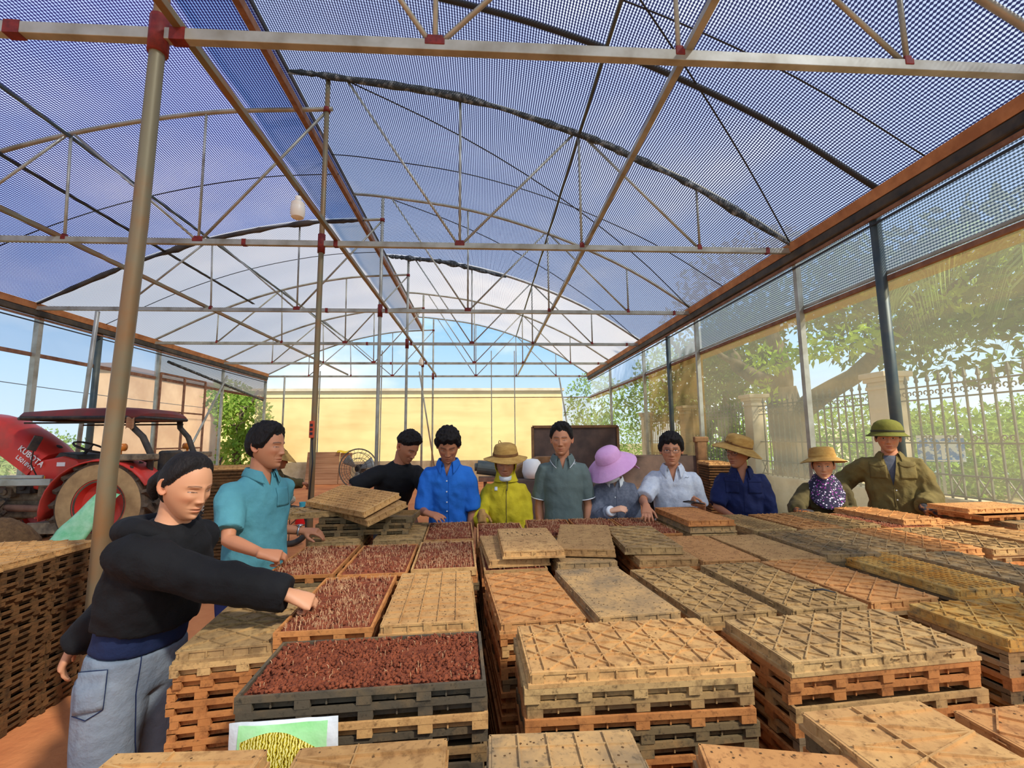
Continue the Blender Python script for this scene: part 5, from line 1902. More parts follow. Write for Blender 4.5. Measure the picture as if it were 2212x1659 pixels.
        N = np.empty(len(me.vertices) * 3)
        me.vertices.foreach_get('normal', N)
        N = N.reshape(-1, 3)
        d = np.array([noise.noise(Vector((x * 9 + z * 6, y * 9 + seed, z * 11 - x * 5))) + 1.1 * (0.35 - abs(noise.noise(Vector((x * 13 + z * 7, y * 13 + seed, z * 9 - x * 6 + seed))))) + 0.45 * noise.noise(Vector((x * 26 + z * 9, y * 26, z * 17 + seed))) for x, y, z in V])
        V2 = V + N * (d * wr)[:, None]
        me.vertices.foreach_set('co', V2.ravel())
        me.update()
        if vee:
            bm = bmesh.new()
            bm.from_mesh(me)
            Fi = self.Fr[7].transposed()
            loc = lambda c: Fi @ (c - self.P[8])
            T = lambda q: (0.012 - q.z) / vee[1]
            for sg in (-1, 1):                       # clean cuts along both edges of the open neck
                fs = [f for f in bm.faces if (lambda q: q.y < 0.0 and -0.6 < T(q) < 1.15)(loc(f.calc_center_median()))]
                ge = list({e_ for f in fs for e_ in f.edges}) + list({v_ for f in fs for v_ in f.verts}) + fs
                apex = self.P[8] + self.Fr[7] @ Vector((vx, 0, 0.012 - vee[1]))
                nr = self.Fr[7] @ Vector((sg * vee[1], 0, -vee[0]))
                bmesh.ops.bisect_plane(bm, geom=ge, plane_co=apex, plane_no=nr.normalized(), dist=1e-5)
            kill = []
            for f in bm.faces:
                q = loc(f.calc_center_median())
                t = T(q)
                if q.y < -0.012 and -0.6 < t < 1 and abs(q.x - vx) < vee[0] * (1 - t):
                    kill.append(f)
            bmesh.ops.delete(bm, geom=kill, context='FACES')
            bm.to_mesh(me)
            bm.free()
        o = self.link(name, me, material)
        self.parts[name] = o
        return o

    def trousers(self, material, top=1, inf=0.012, cuff=0.012):
        mb = MB()
        mb.rings([self.ring(i, inf) for i in range(0, top + 1)])
        mb.rings([[p - Vector((0, 0, 0.06)) for p in self.ring(0, inf * 0.4, 0, self.prof[0][0] * 0.9)], self.ring(0, inf)])
        self.legs(mb, inf, 0.07, False, cuff)
        me = remesh(mb, 0.011, 4)
        V = mesh_np(me)
        d = np.array([noise.noise(Vector((x * 12, y * 12, z * 7))) for x, y, z in V])
        N = np.empty(len(me.vertices) * 3)
        me.vertices.foreach_get('normal', N)
        me.vertices.foreach_set('co', (V + N.reshape(-1, 3) * (d * 0.005)[:, None]).ravel())
        me.update()
        return self.link('trousers', me, material)

    def shoes(self, material):
        mb = MB()
        self.legs(mb, 0.004, 0.06, True)
        sub = MB()
        vs = [Vector(v) for v in mb.v]
        # keep only the low pieces
        for s in (-1, 1):
            hip = self.P[0] + self.Fr[0] @ Vector((s * 0.085 * self.w * self.k, 0, 0.0))
            c = Vector((hip.x, hip.y, 0)) + self.Ry @ Vector((s * 0.02, 0.01, 0))
            f = self.Ry @ Vector((0, -1, 0))
            sd = self.Ry @ Vector((1, 0, 0))
            R = []
            for q, rx, hz in ((-0.085, 0.030, 0.07), (-0.03, 0.044, 0.090), (0.04, 0.047, 0.072), (0.11, 0.053, 0.053), (0.165, 0.048, 0.042), (0.20, 0.022, 0.026)):
                R.append([c + f * q + sd * (rx * cos(a)) + Vector((0, 0, max(0.0, hz * 0.5 + hz * 0.52 * sin(a)))) for a in np.linspace(0, 2 * pi, 14, endpoint=False)])
            m1 = MB()
            m1.rings(R)
            m1.build('shoe', material, self.e, smooth=True)

    def hair(self, style, seed=0, bun=None):
        V, F = hair_mesh(style, seed)
        V = (np.array(self.RH) @ (V * self.hs).T).T + np.array(self.Hc)
        me = bpy.data.meshes.new('hair')
        me.from_pydata(V.tolist(), [], F)
        o = self.link('hair', me, M['hair'])
        return o

    def hp(self, x, y, z):
        return self.Hc + self.RH @ (Vector((x, y, z)) * self.hs)

    def collar(self, material, spread=0.030, height=0.030, gap=0.55, point=0.035, trim=None, drop=0.0):
        P, R = self.P[8], self.Fr[8]
        R7 = self.Fr[7]
        a0, b0 = 0.066 * self.k, 0.070 * self.k

        def f(u, v):
            an = -pi / 2 + gap + (2 * pi - 2 * gap) * u
            front = max(0, -sin(an)) ** 2
            lo = point * max(0, 1 - min(u, 1 - u) / 0.16)
            prof = [(0.004, 0.000), (0.003, height), (0.010, height + 0.004), (spread * 0.75, height * 0.35), (spread, -0.012)]
            t = v * (len(prof) - 1)
            i = min(int(t), len(prof) - 2)
            q = t - i
            rr = prof[i][0] * (1 - q) + prof[i + 1][0] * q
            zz = prof[i][1] * (1 - q) + prof[i + 1][1] * q
            if v > 0.6:
                zz -= lo * (v - 0.6) / 0.4
            return P + R @ Vector(((a0 + rr) * cos(an), (b0 + rr) * sin(an) - 0.022 * front * (1 - zz / 0.05), zz - 0.024 * front - drop * front - 0.006))
        mb = MB().sheet(f, 40, 12, 0.003)
        o = mb.build('collar', material, self.e, smooth=True)
        if trim:
            MB().tube([f(i / 50, 1.0) for i in range(51)], 0.0028, 5).build('collar_trim', trim, o, smooth=True)
        return o

    def project(self, on, pts, front=True, off=0.003):
        """drop local chest points (x sideways, z above the chest ring) onto a garment from the front"""
        me = on.data
        bv = BVHTree.FromPolygons([v.co for v in me.vertices], [tuple(p.vertices) for p in me.polygons])
        R = self.Fr[5]
        out = []
        for x, z in pts:
            o = self.P[5] + R @ Vector((x, -0.5, z))
            h, n, _, _ = bv.ray_cast(o, R @ Vector((0, 1, 0)))
            if h is None:
                h = self.P[5] + R @ Vector((x, -0.12, z))
                n = R @ Vector((0, -1, 0))
            out.append(h + n * off)
        return out

    def patch(self, name, on, x, z, w, h, material, nu=8, nv=8, round_=0.0, off=0.003, skew=0.0, parent=None):
        pts = []
        for j in range(nv + 1):
            for i in range(nu + 1):
                u, v = i / nu - 0.5, j / nv - 0.5
                ww = w * (1 - round_ * max(0, -v * 2) ** 3)
                pts.append((x + u * ww + skew * v, z + v * h - round_ * 0.02 * (1 - (2 * u) ** 2) * (v < -0.45)))
        P = self.project(on, pts, off=off)
        F = [(j * (nu + 1) + i, j * (nu + 1) + i + 1, (j + 1) * (nu + 1) + i + 1, (j + 1) * (nu + 1) + i) for j in range(nv) for i in range(nu)]
        mb = MB()
        mb.add(P, F)
        o = mb.build(name, material, parent or on, smooth=True)
        md = o.modifiers.new('solid', 'SOLIDIFY')
        md.thickness = 0.004
        md.offset = 0
        return o

    def line(self, name, on, pts, r, material, off=0.002):
        P = self.project(on, pts, off=off)
        return MB().tube(P, r, 5).build(name, material, on, smooth=True)

    def buttons(self, on, x, zs, material=None, r=0.0055, lean_x=0.0):
        for i, z in enumerate(zs):
            a, b_ = self.project(on, [(x + lean_x * i, z), (x + lean_x * i, z)], off=0.003)
            nrm = self.Fr[5] @ Vector((0, -1, 0))
            R = nrm.to_track_quat('Z', 'Y').to_matrix()
            MB().lathe([(0, -0.002), (r, -0.001), (r, 0.0015), (r * 0.6, 0.001), (0, 0.001)], 10, a, R=R).build('button', material or M['button'], on, smooth=True)

    def hat(self, prof, material, tilt=(0, 0), up=0.055, band=None, wave=0.0, sx=1.0, sy=1.12, back=0.0, name='straw_hat', n=40, seed=0, droop=None):
        """hat turned about the head axis: profile of (radius, height)"""
        RT = self.RH @ Matrix.Rotation(rad(tilt[0]), 3, 'X') @ Matrix.Rotation(rad(tilt[1]), 3, 'Y')
        c = self.hp(0, 0.006 + back, up)

        def ring(r, z, j):
            out = []
            for i in range(n):
                a = 2 * pi * i / n
                k = max(0, (r - 0.11) / 0.1)
                dz = wave * k * (sin(2 * a + seed) + 0.5 * sin(3 * a + 2 * seed))
                if droop:
                    dz += droop(a) * k
                out.append(c + RT @ (Vector((r * cos(a) * (sx if r < 0.13 else 1), r * sin(a) * (sy if r < 0.13 else 1.04), z + dz)) * self.hs))
            return out
        outer = [ring(r, z, j) for j, (r, z) in enumerate(prof)]
        inner = [ring(max(0.001, r - 0.004) if j < len(prof) - 1 else r, z - 0.004, j) for j, (r, z) in enumerate(prof)]
        mb = MB()
        mb.rings(outer + inner[::-1], cap=False)
        o = mb.build(name, material, self.e, smooth=True)
        if band:
            r, z0, z1, bm = band
            MB().rings([ring(r + 0.002, z0, 0), ring(r + 0.004, (z0 + z1) / 2, 0), ring(r + 0.001, z1, 0)], cap=False).build('hat_band', bm, o, smooth=True)
        self._hat = (c, RT)
        return o

    def specs(self, dark=True):
        mb = MB()
        for s in (-1, 1):
            P = [self.hp(s * (0.031 + 0.0205 * math.copysign(abs(cos(a)) ** 0.7, cos(a))), -0.097 + 0.010 * abs(cos(a)) * (1 if s * cos(a) > 0 else 0.1), 0.000 + 0.0145 * math.copysign(abs(sin(a)) ** 0.7, sin(a))) for a in np.linspace(0, 2 * pi, 24, endpoint=False)]
            mb.tube(P, 0.0013, 5, closed=True)
            mb.tube([self.hp(s * 0.051, -0.086, 0.006), self.hp(s * 0.070, -0.040, 0.006), self.hp(s * 0.078, 0.014, 0.004)], 0.0013, 5)
        mb.tube([self.hp(-0.010, -0.099, 0.004), self.hp(0, -0.102, 0.006), self.hp(0.010, -0.099, 0.004)], 0.0013, 5)
        return mb.build('spectacles', M['glass'], self.e, smooth=True)
# ------------------------------------------------------------------ the cast
GP = 'people gathered round the seedling trays'
M['shoe'] = mat('dark_shoe', C(40, 36, 32), rough=0.7)


def camera_patch(name, on, root, quad, material, nu=8, nv=8, off=0.004, line=False, r=0.002):
    """a cloth patch laid on a garment where the photo shows it"""
    me = on.data
    bv = BVHTree.FromPolygons([v.co for v in me.vertices], [tuple(p.vertices) for p in me.polygons])
    eye = Vector((0, 0, EYE)) - root
    P = []
    q = [Vector(p) for p in quad]

    def hit(p):
        d = ray(p.x, p.y).normalized()
        h, n, _, _ = bv.ray_cast(eye, d)
        if h is None:
            return P[-1] if P else Vector((0, 0, 0))
        return h + n * off
    if line:
        for i in range(len(q) - 1):
            for k in range(6):
                P.append(hit(q[i].lerp(q[i + 1], k / 6)))
        P.append(hit(q[-1]))
        return MB().tube(P, r, 5).build(name, material, on, smooth=True)
    for j in range(nv + 1):
        for i in range(nu + 1):
            a = q[0].lerp(q[1], i / nu)
            b_ = q[3].lerp(q[2], i / nu)
            P.append(hit(a.lerp(b_, j / nv)))
    F = [(j * (nu + 1) + i, j * (nu + 1) + i + 1, (j + 1) * (nu + 1) + i + 1, (j + 1) * (nu + 1) + i) for j in range(nv) for i in range(nu)]
    o = MB().add(P, F).build(name, material, on, smooth=True)
    md = o.modifiers.new('solid', 'SOLIDIFY')
    md.thickness = 0.004
    md.offset = 0
    return o


# woman in the black hoodie
p = Person('woman in black hoodie and pale jeans bending over a sprout tray', GP, aty(402, 1048, 1.80), yaw=72, lean=16, hyaw=-2, hpitch=18, skin='a', w=1.02, hs=0.97)
p.arm(-1, aty(628, 1286, 1.74), (-0.1, -0.5, -1), (0.85, 0.28, -0.42), (-0.1, -0.5, 0.85), 'pinch')
p.arm(1, aty(158, 1396, 1.94), (-1, 0.2, 0), (-0.38, -0.1, -0.92), (-0.75, -0.55, 0.3), 'relaxed')
p.body('down', 0.85, 0.95, 1.2, female=True)
g = p.garment('hoodie', M['hoodie'], 2, 8, ((-1, 1.96), (1, 1.96)), 0.024, 0.012, None, 0.009, slv=0.012, seed=3)
p.garment('undershirt', M['undernavy'], 1, 4, (), 0.014, 0.0, None, 0.003)
tr = p.trousers(M['jeans'], 1, 0.018, 0.03)
hd = MB()
pts, rr = [], []
for i in range(15):
    a = -pi / 2 + 0.22 + (2 * pi - 0.44) * i / 14
    bk = (1 + sin(a)) / 2
    pts.append(p.P[8] + p.Fr[8] @ Vector((0.088 * cos(a), 0.085 * sin(a) + 0.055 * bk, -0.012 - 0.060 * bk ** 2 - 0.035 * (1 - bk) ** 3)))
    tp_ = min(1.0, 0.30 + i / 4, 0.30 + (14 - i) / 4)
    rr.append(((0.026 + 0.044 * bk) * tp_, (0.024 + 0.036 * bk) * tp_))
hd.tube(pts, rr, 12)
hm = remesh(hd, 0.008, 6)
p.link('hood', hm, M['hoodie'])
p.hair('tied', 1)
pt_ = MB()
pt_.tube([p.hp(0, 0.085, 0.010), p.hp(0, 0.112, -0.008), p.hp(0, 0.138, -0.040), p.hp(0, 0.140, -0.075), p.hp(0, 0.128, -0.105)], [0.020, 0.036, 0.036, 0.027, 0.008], 12)
pt_.tube([p.hp(0, 0.09, 0.006), p.hp(0, 0.105, 0.0)], 0.024, 12)
p.link('ponytail', remesh(pt_, 0.006, 4), M['hair'])
camera_patch('back_pocket', tr, p.root, [(165, 1453), (233, 1447), (222, 1532), (160, 1545)], M['jeans'])
camera_patch('pocket_seam', tr, p.root, [(163, 1452), (234, 1446), (223, 1532), (186, 1556), (158, 1546)], M['undernavy'], line=True, r=0.0016)
camera_patch('side_seam', tr, p.root, [(308, 1405), (292, 1500), (290, 1600), (292, 1655)], M['undernavy'], line=True, r=0.0018)
p.shoes(M['shoe'])

# man in teal
p = Person('man in teal polo shirt standing with one hand on a sprout tray', GP, aty(576, 964, 2.74), yaw=58, lean=2, hyaw=22, hpitch=4, skin='b', w=1.03, belly=0.018, hs=1.06)
p.arm(-1, aty(566, 1196, 2.36), (-1, -0.2, -0.9), (0.9, 0.25, -0.22), (-0.3, -0.55, 0.8), 'pinch')
p.arm(1, aty(655, 1147, 2.98), (-0.2, 0.3, -1), (0.98, 0.05, -0.06), (0, -0.25, 1), 'relaxed')
p.body('down', 0.95, 1.0, 1.0, age=0.5)
g = p.garment('polo_shirt', M['teal'], 0, 8, ((-1, 0.82), (1, 0.80)), 0.015, 0.006, (0.030, 0.08), 0.006, hem=0.03, slv=0.016, seed=5)
p.collar(M['teal'], 0.028, 0.028, 0.5, 0.02)
p.buttons(g, 0.0, (0.12, 0.07))
p.patch('chest_pocket', g, 0.075, 0.0, 0.09, 0.10, M['teal'])
p.trousers(M['navytrouser'], 1, 0.010)
p.hair('short', 4)
wt = MB()
A = p.arms[1]
fd = (A['W'] - A['E']).normalized()
_, s_, u_ = frame_of(fd)
c_ = A['W'] - fd * 0.025
wt.tube([c_ + s_ * (0.031 * cos(a)) + u_ * (0.028 * sin(a)) for a in np.linspace(0, 2 * pi, 20, endpoint=False)], 0.006, 6, closed=True)
wt.lathe([(0, -0.004), (0.017, -0.004), (0.017, 0.005), (0, 0.006)], 14, c_ + u_ * 0.031)
wt.build('wrist_watch', M['watch'], p.e, smooth=True)
p.shoes(M['shoe'])

# man in the black tee shirt
p = Person('young man in black tee shirt bending over behind the tilted tray pile', GP, aty(880, 992, 3.95), yaw=32, lean=31, side=2, hyaw=22, hpitch=34, skin='c', w=1.0, hs=1.06, h=1.68)
p.arm(-1, aty(768, 1120, 3.75), (-1, -0.2, 0), (0.3, -0.7, -0.4), (0, -0.3, 1), 'relaxed')
p.arm(1, aty(893, 1118, 3.82), (1, 0.4, 0.2), (0.1, -0.6, -0.5), (0, -0.4, 1), 'relaxed')
p.body('down', 0.95, 1.0, 1.0)
g = p.garment('tee_shirt', M['blacktee'], 0, 8, ((-1, 0.85), (1, 0.85)), 0.014, 0.008, None, 0.006, hem=0.03, slv=0.016, seed=7)
MB().tube([p.P[8] + p.Fr[8] @ Vector((0.068 * cos(a), 0.072 * sin(a), -0.016 + 0.006 * sin(a))) for a in np.linspace(0, 2 * pi, 30, endpoint=False)], 0.007, 6, closed=True).build('neckband', M['blacktee'], g, smooth=True)
p.trousers(M['darktrouser'], 1, 0.010)
p.hair('fade', 6)
p.shoes(M['shoe'])

# man in the blue shirt
p = Person('man in bright blue shirt bowing his head and touching a soil tray', GP, aty(968, 962, 3.64), yaw=-2, lean=9, hyaw=4, hpitch=30, skin='c', w=0.96, hs=1.07)
p.arm(-1, aty(922, 1108, 3.44), (-0.35, 0.5, -1), (0.86, -0.42, -0.16), (0.1, -0.35, 0.95), 'spread')
p.hang(1, 0.02, 0.06)
p.body('down', 0.95, 0.95, 1.05)
g = p.garment('shirt', M['blue'], 0, 8, ((-1, 0.98), (1, 0.98)), 0.018, 0.004, (0.034, 0.11), 0.009, hem=0.10, slv=0.014, seed=9)
p.collar(M['blue'], 0.030, 0.028, 0.55, 0.045)
p.line('placket', g, [(0.014, 0.10 - 0.05 * i) for i in range(9)], 0.0018, M['blue'])
p.buttons(g, 0.0, (0.09, 0.01, -0.07, -0.15, -0.22))
p.trousers(M['darktrouser'], 1, 0.010)
p.hair('mop', 8)
p.shoes(M['shoe'])

# woman in the yellow jacket
p = Person('woman in yellow hooded jacket, straw hat and lowered white mask', GP, aty(1092, 1000, 3.72), yaw=-4, lean=2, hyaw=-2, hpitch=12, skin='b', w=0.92, hs=1.0)
p.arm(-1, aty(1041, 1106, 3.58), (-0.3, 0.6, -1), (0.0, -0.45, -0.9), (-0.6, -0.6, 0.5), 'relaxed')
p.hang(1, 0.02, 0.08)
p.body('down', 0.85, 0.95, 1.1, female=True, gloves=(-1, 1))
p.glove(-1, M['glovebrown'], 1.55)
p.glove(1, M['glovebrown'], 1.65)
g = p.garment('jacket', M['yellow'], 0, 8, ((-1, 1.50), (1, 1.60)), 0.020, 0.008, None, 0.011, hem=0.05, slv=0.012, seed=11)
# hood around the face
hv = MB()
X_, Y_, Z_, f_ = head_grid()
RR = []
for t in np.linspace(0, 1, 9):
    ring = []
    for a in np.linspace(0, 2 * pi, 30, endpoint=False):
        yy = -0.055 + 0.150 * t
        k = math.sqrt(max(0.0, 1 - ((yy - 0.0) / 0.118) ** 2)) if t > 0.35 else 0.93
        ring.append(p.hp(0.088 * k * cos(a), yy + 0.018 * (sin(a) < -0.2) * (t < .2), 0.118 * k * sin(a) - 0.006))
    RR.append(ring)
inner = [[p.Hc + (q - p.Hc) * 0.965 for q in r] for r in RR[:8]]
hv.rings(RR[::-1] + inner, cap=False)
hv.build('hood', M['yellow'], p.e, smooth=True)
MB().rings([[p.P[8].lerp(p.Hc, t) + p.Fr[8] @ Vector((r * cos(a), r * 1.05 * sin(a) + 0.012 * t, 0)) for a in np.linspace(0, 2 * pi, 24, endpoint=False)] for t, r in ((-0.1, 0.098), (0.15, 0.084), (0.45, 0.074), (0.6, 0.072))], cap=False).build('hood_neck', M['yellow'], p.e, smooth=True)
MB().sheet(lambda u, v: p.hp(0.052 * sin((u - .5) * 2.4), -0.104 - 0.006 * sin(pi * v) + 0.055 * (abs(u - .5) * 2) ** 2, -0.085 - 0.035 * v), 14, 6, 0.003).build('face_mask', M['mask'], p.e, smooth=True)
p.line('zip', g, [(0.004, 0.12 - 0.05 * i) for i in range(10)], 0.0028, M['olive'])
p.patch('chest_logo', g, -0.075, 0.055, 0.022, 0.026, M['mask'], 4, 4)
MB().tube([p.P[8] + p.Fr[8] @ Vector(q) for q in ((0.012, -0.10, 0.0), (0.016, -0.125, -0.05), (0.010, -0.135, -0.075))], 0.003, 5).build('drawstring', M['wire'], p.e, smooth=True)
p.hat([(0.176, -0.016), (0.15, -0.008), (0.115, 0.004), (0.1, 0.012), (0.098, 0.03), (0.090, 0.075), (0.080, 0.095), (0.05, 0.108), (0.0, 0.110)], M['straw'], (-4, 0), 0.048, (0.0985, 0.012, 0.034, M['strawdark']), 0.010, seed=1)
MB().tube([p.hp(-0.06 + 0.03 * i / 8, 0.03, 0.145 + 0.03 * sin(pi * i / 8) - 0.05 * (i / 8 < .2)) for i in range(9)], 0.003, 5).build('hat_cord', M['strawdark'], p.e, smooth=True)
p.trousers(M['darktrouser'], 1, 0.010)
p.shoes(M['shoe'])

# man in the grey polo
p = Person('man in grey polo with white-edged collar standing with arms down', GP, aty(1213, 949, 3.72), yaw=-8, lean=0, hyaw=-8, hpitch=6, skin='b', w=0.96, hs=1.06)
p.hang(-1, 0.03, 0.05)
p.hang(1, 0.03, 0.05)
p.body('down', 0.95, 1.0, 1.0)
g = p.garment('polo_shirt', M['greypolo'], 0, 8, ((-1, 0.80), (1, 0.80)), 0.015, 0.004, (0.030, 0.10), 0.005, hem=0.04, slv=0.014, seed=13)
p.collar(M['greypolo'], 0.034, 0.032, 0.55, 0.04, M['collarwhite'])
for s in (-1, 1):
    A = p.arms[s]
    c_ = A['S'].lerp(A['E'], 0.79)
    d_, s_, u_ = frame_of(A['E'] - A['S'])
    MB().tube([c_ + s_ * (0.0685 * p.k * cos(a)) + u_ * (0.0685 * p.k * sin(a)) for a in np.linspace(0, 2 * pi, 24, endpoint=False)], 0.004, 6, closed=True).build('sleeve_trim', M['collarwhite'], g, smooth=True)
for q in ([(0.080, 0.095), (0.086, 0.112), (0.092, 0.095)], [(0.078, 0.093), (0.094, 0.093)], [(0.072, 0.086), (0.100, 0.086)]):
    p.line('chest_logo', g, q, 0.0018, M['collarwhite'])
p.trousers(M['darktrouser'], 1, 0.010)
p.hair('crop', 10)
p.shoes(M['shoe'])

# woman in the pink hat
p = Person('woman in wide pink sun hat, mask and grey blouse looking down', GP, aty(1318, 1003, 3.74), yaw=-14, lean=4, hyaw=-38, hpitch=26, skin='d', w=0.94, hs=1.0)
p.arm(-1, aty(1322, 1103, 3.55), (-0.5, 0.4, -1), (0.82, -0.30, 0.26), (0.0, -0.5, 0.85), 'relaxed', 0.95)
p.hang(1, 0.0, 0.10)
p.body('down', 0.85, 0.92, 1.0, female=True)
g = p.garment('blouse', M['chambray'], 0, 8, ((-1, 1.86), (1, 1.86)), 0.018, 0.008, (0.026, 0.07), 0.009, hem=0.03, slv=0.014, seed=15)
p.collar(M['mask'], 0.020, 0.022, 0.55, 0.02)
p.line('placket', g, [(0.012, 0.10 - 0.05 * i) for i in range(8)], 0.0018, M['chambray'])
p.buttons(g, 0.0, (0.07, -0.01, -0.09))
A = p.arms[-1]
d_, s_, u_ = frame_of(A['W'] - A['E'])
c_ = A['E'].lerp(A['W'], 0.90)
MB().tube([c_ - d_ * 0.012, c_ + d_ * 0.02], 0.041 * p.k + 0.004, 16).build('cuff', M['collarwhite'], p.e, smooth=True)
MB().sheet(lambda u, v: p.hp(0.066 * sin((u - .5) * 2.9), -0.116 + 0.012 * v + 0.085 * (abs(u - .5) * 2) ** 2.2, -0.018 - 0.10 * v), 16, 8, 0.003).build('face_mask', M['mask'], p.e, smooth=True)
p.hat([(0.205, -0.062), (0.17, -0.030), (0.13, -0.002), (0.102, 0.018), (0.100, 0.034), (0.094, 0.070), (0.075, 0.092), (0.04, 0.104), (0.0, 0.106)], M['pink'], (6, 0), 0.035, (0.1005, 0.016, 0.034, M['pink']), 0.010, name='sun_hat', seed=2)
fl = MB().sheet(lambda u, v: p.hp((u - .5) * (0.19 + 0.08 * v), 0.092 + 0.085 * v + 0.02 * cos((u - .5) * 3), 0.040 - 0.20 * v + 0.03 * v * v) + Vector((0.012 * sin(u * 16) * v, 0, 0)), 18, 10, 0.004)
fl.build('neck_flap', M['pink'], p.e, smooth=True)
p.hair('tied', 12)
p.trousers(M['darktrouser'], 1, 0.010)
p.shoes(M['shoe'])

# man in the pale polo with glasses
p = Person('man with spectacles and pale grey polo looking straight out, holding a phone', GP, aty(1450, 972, 3.73), yaw=-19, lean=3, hyaw=-3, hpitch=4, skin='b', w=1.02, hs=1.05)
p.arm(-1, aty(1396, 1093, 3.44), (-0.5, 0.5, -0.7), (-0.22, -0.72, -0.42), (-0.1, -0.55, 0.8), 'spread', 1.05)
p.arm(1, aty(1517, 1090, 3.56), (0.5, 0.6, -1), (-0.92, -0.26, 0.05), (0.1, -0.15, -1), 'grip')
p.body('open', 1.0, 0.95, 1.0, age=1.0)
g = p.garment('polo_shirt', M['whitepolo'], 0, 8, ((-1, 0.86), (1, 0.86)), 0.016, 0.006, (0.034, 0.12), 0.007, hem=0.03, slv=0.016, seed=17)
p.collar(M['whitepolo'], 0.036, 0.034, 0.6, 0.045)
p.line('chest_logo', g, [(0.085, 0.052), (0.095, 0.058), (0.105, 0.052), (0.118, 0.056)], 0.0016, M['phone'])
p.hair('mop', 14)
p.specs()
p.trousers(M['darktrouser'], 1, 0.010)
p.shoes(M['shoe'])
A = p.arms[1]
ph = empty('mobile_phone', p.root + A['W'] + Vector((-0.085, -0.045, 0.020)), 0, 'black phone held flat by the man in spectacles', 'phone')
ph.rotation_euler = (rad(-12), rad(12), rad(12))
MB().box((0, 0, 0), (0.15, 0.072, 0.009)).build('case', M['phone'], ph, bevel=0.004)
MB().box((0, 0, 0.005), (0.142, 0.066, 0.001)).build('screen', M['glass'], ph)

# man in navy with the drooping straw hat
p = Person('man in dark navy work shirt and wide straw hat glancing aside', GP, aty(1594, 978, 3.84), yaw=-24, lean=2, hyaw=-40, hpitch=3, skin='c', w=1.00, hs=1.05)
p.arm(-1, aty(1592, 1122, 3.62), (-0.8, -0.1, -1), (0.6, -0.5, -0.3), (0, -0.4, 0.9), 'relaxed')
p.hang(1, 0.04, 0.02)
p.body('open', 0.95, 0.92, 1.1, gaze=-0.003, age=0.8)
g = p.garment('work_shirt', M['navy'], 0, 8, ((-1, 0.92), (1, 1.7)), 0.020, 0.004, (0.036, 0.12), 0.011, hem=0.05, slv=0.015, seed=19)
p.collar(M['navy'], 0.032, 0.030, 0.6, 0.04)
for x in (-0.085, 0.085):
    p.patch('chest_pocket', g, x, -0.005, 0.10, 0.11, M['navy'])
    p.patch('pocket_flap', g, x, 0.045, 0.104, 0.032, M['navy'], off=0.006)
p.line('placket', g, [(0.0, 0.0 - 0.05 * i) for i in range(6)], 0.002, M['navy'])
p.hat([(0.190, -0.030), (0.16, -0.012), (0.12, 0.004), (0.101, 0.014), (0.100, 0.03), (0.098, 0.06), (0.090, 0.085), (0.06, 0.100), (0.0, 0.104)], M['straw'], (-10, 18), 0.045, (0.1005, 0.014, 0.026, M['strawdark']), 0.014, seed=3)
c_, RT = p._hat
bw = MB()
for s in (-1, 1):
    bw.tube([c_ + RT @ Vector(q) for q in ((0.0, -0.118, 0.024), (0.022 * s, -0.124, 0.036), (0.030 * s, -0.121, 0.022), (0.004 * s, -0.119, 0.020))], 0.004, 5)
bw.build('hat_bow', M['strawdark'], p.e, smooth=True)
p.hair('short', 16)
p.specs()
A = p.arms[-1]
p.trousers(M['darktrouser'], 1, 0.010)
p.shoes(M['shoe'])

# woman in straw hat and floral scarf
p = Person('woman in cream straw hat with purple floral scarf and olive jacket', GP, aty(1778, 1006, 3.92), yaw=-30, lean=3, hyaw=-6, hpitch=4, skin='a', w=1.04, hs=1.0)
p.arm(-1, aty(1722, 1104, 3.76), (-0.6, 0.4, -1), (0.9, -0.36, -0.02), (0.1, -0.4, 0.9), 'flat')
p.arm(1, aty(1838, 1112, 3.80), (0.5, 0.4, -1), (0.3, -0.8, -0.1), (0.1, -0.4, 0.9), 'relaxed')
p.body('open', 0.9, 1.05, 1.3, female=True, age=0.8, gloves=(-1, 1))
p.glove(-1, M['glovedark'], 1.8)
p.glove(1, M['glovedark'], 1.8)
g = p.garment('work_jacket', M['olivedk'], 0, 8, ((-1, 1.88), (1, 1.88)), 0.022, 0.008, None, 0.012, hem=0.04, slv=0.014, seed=21)
p.line('placket', g, [(0.01, -0.02 - 0.05 * i) for i in range(6)], 0.003, M['olivedk'])
for x in (-0.08, 0.085):
    p.patch('chest_pocket', g, x, -0.06, 0.10, 0.11, M['olivedk'])


def scarf(u, v):
    a = 2 * pi * u
    front = max(0, -sin(a)) ** 1.5
    r = 0.070 + 0.115 * v * (0.55 + 0.55 * front) + 0.006 * noise.noise(Vector((cos(a) * 3, sin(a) * 3, v * 4)))
    z = 0.055 - (0.10 + 0.17 * front) * v
    return p.P[8] + p.Fr[8] @ Vector((r * cos(a), r * sin(a) * 0.95 - 0.014 * front, z))


MB().sheet(scarf, 36, 14, 0.004).build('floral_scarf', M['floral'], p.e, smooth=True)
MB().tube([p.hp(-0.080, -0.02, 0.02), p.hp(-0.070, -0.045, -0.05), p.hp(-0.03, -0.075, -0.11)], 0.003, 5).build('chin_strap', M['wire'], p.e, smooth=True)
p.hat([(0.178, -0.030), (0.15, -0.014), (0.115, 0.002), (0.101, 0.012), (0.100, 0.034), (0.096, 0.070), (0.088, 0.092), (0.055, 0.100), (0.0, 0.102)], M['straw'], (-8, -3), 0.062, (0.1005, 0.012, 0.040, M['straw']), 0.008, seed=4)
p.hair('tied', 18)
p.trousers(M['darktrouser'], 1, 0.010)
p.shoes(M['shoe'])

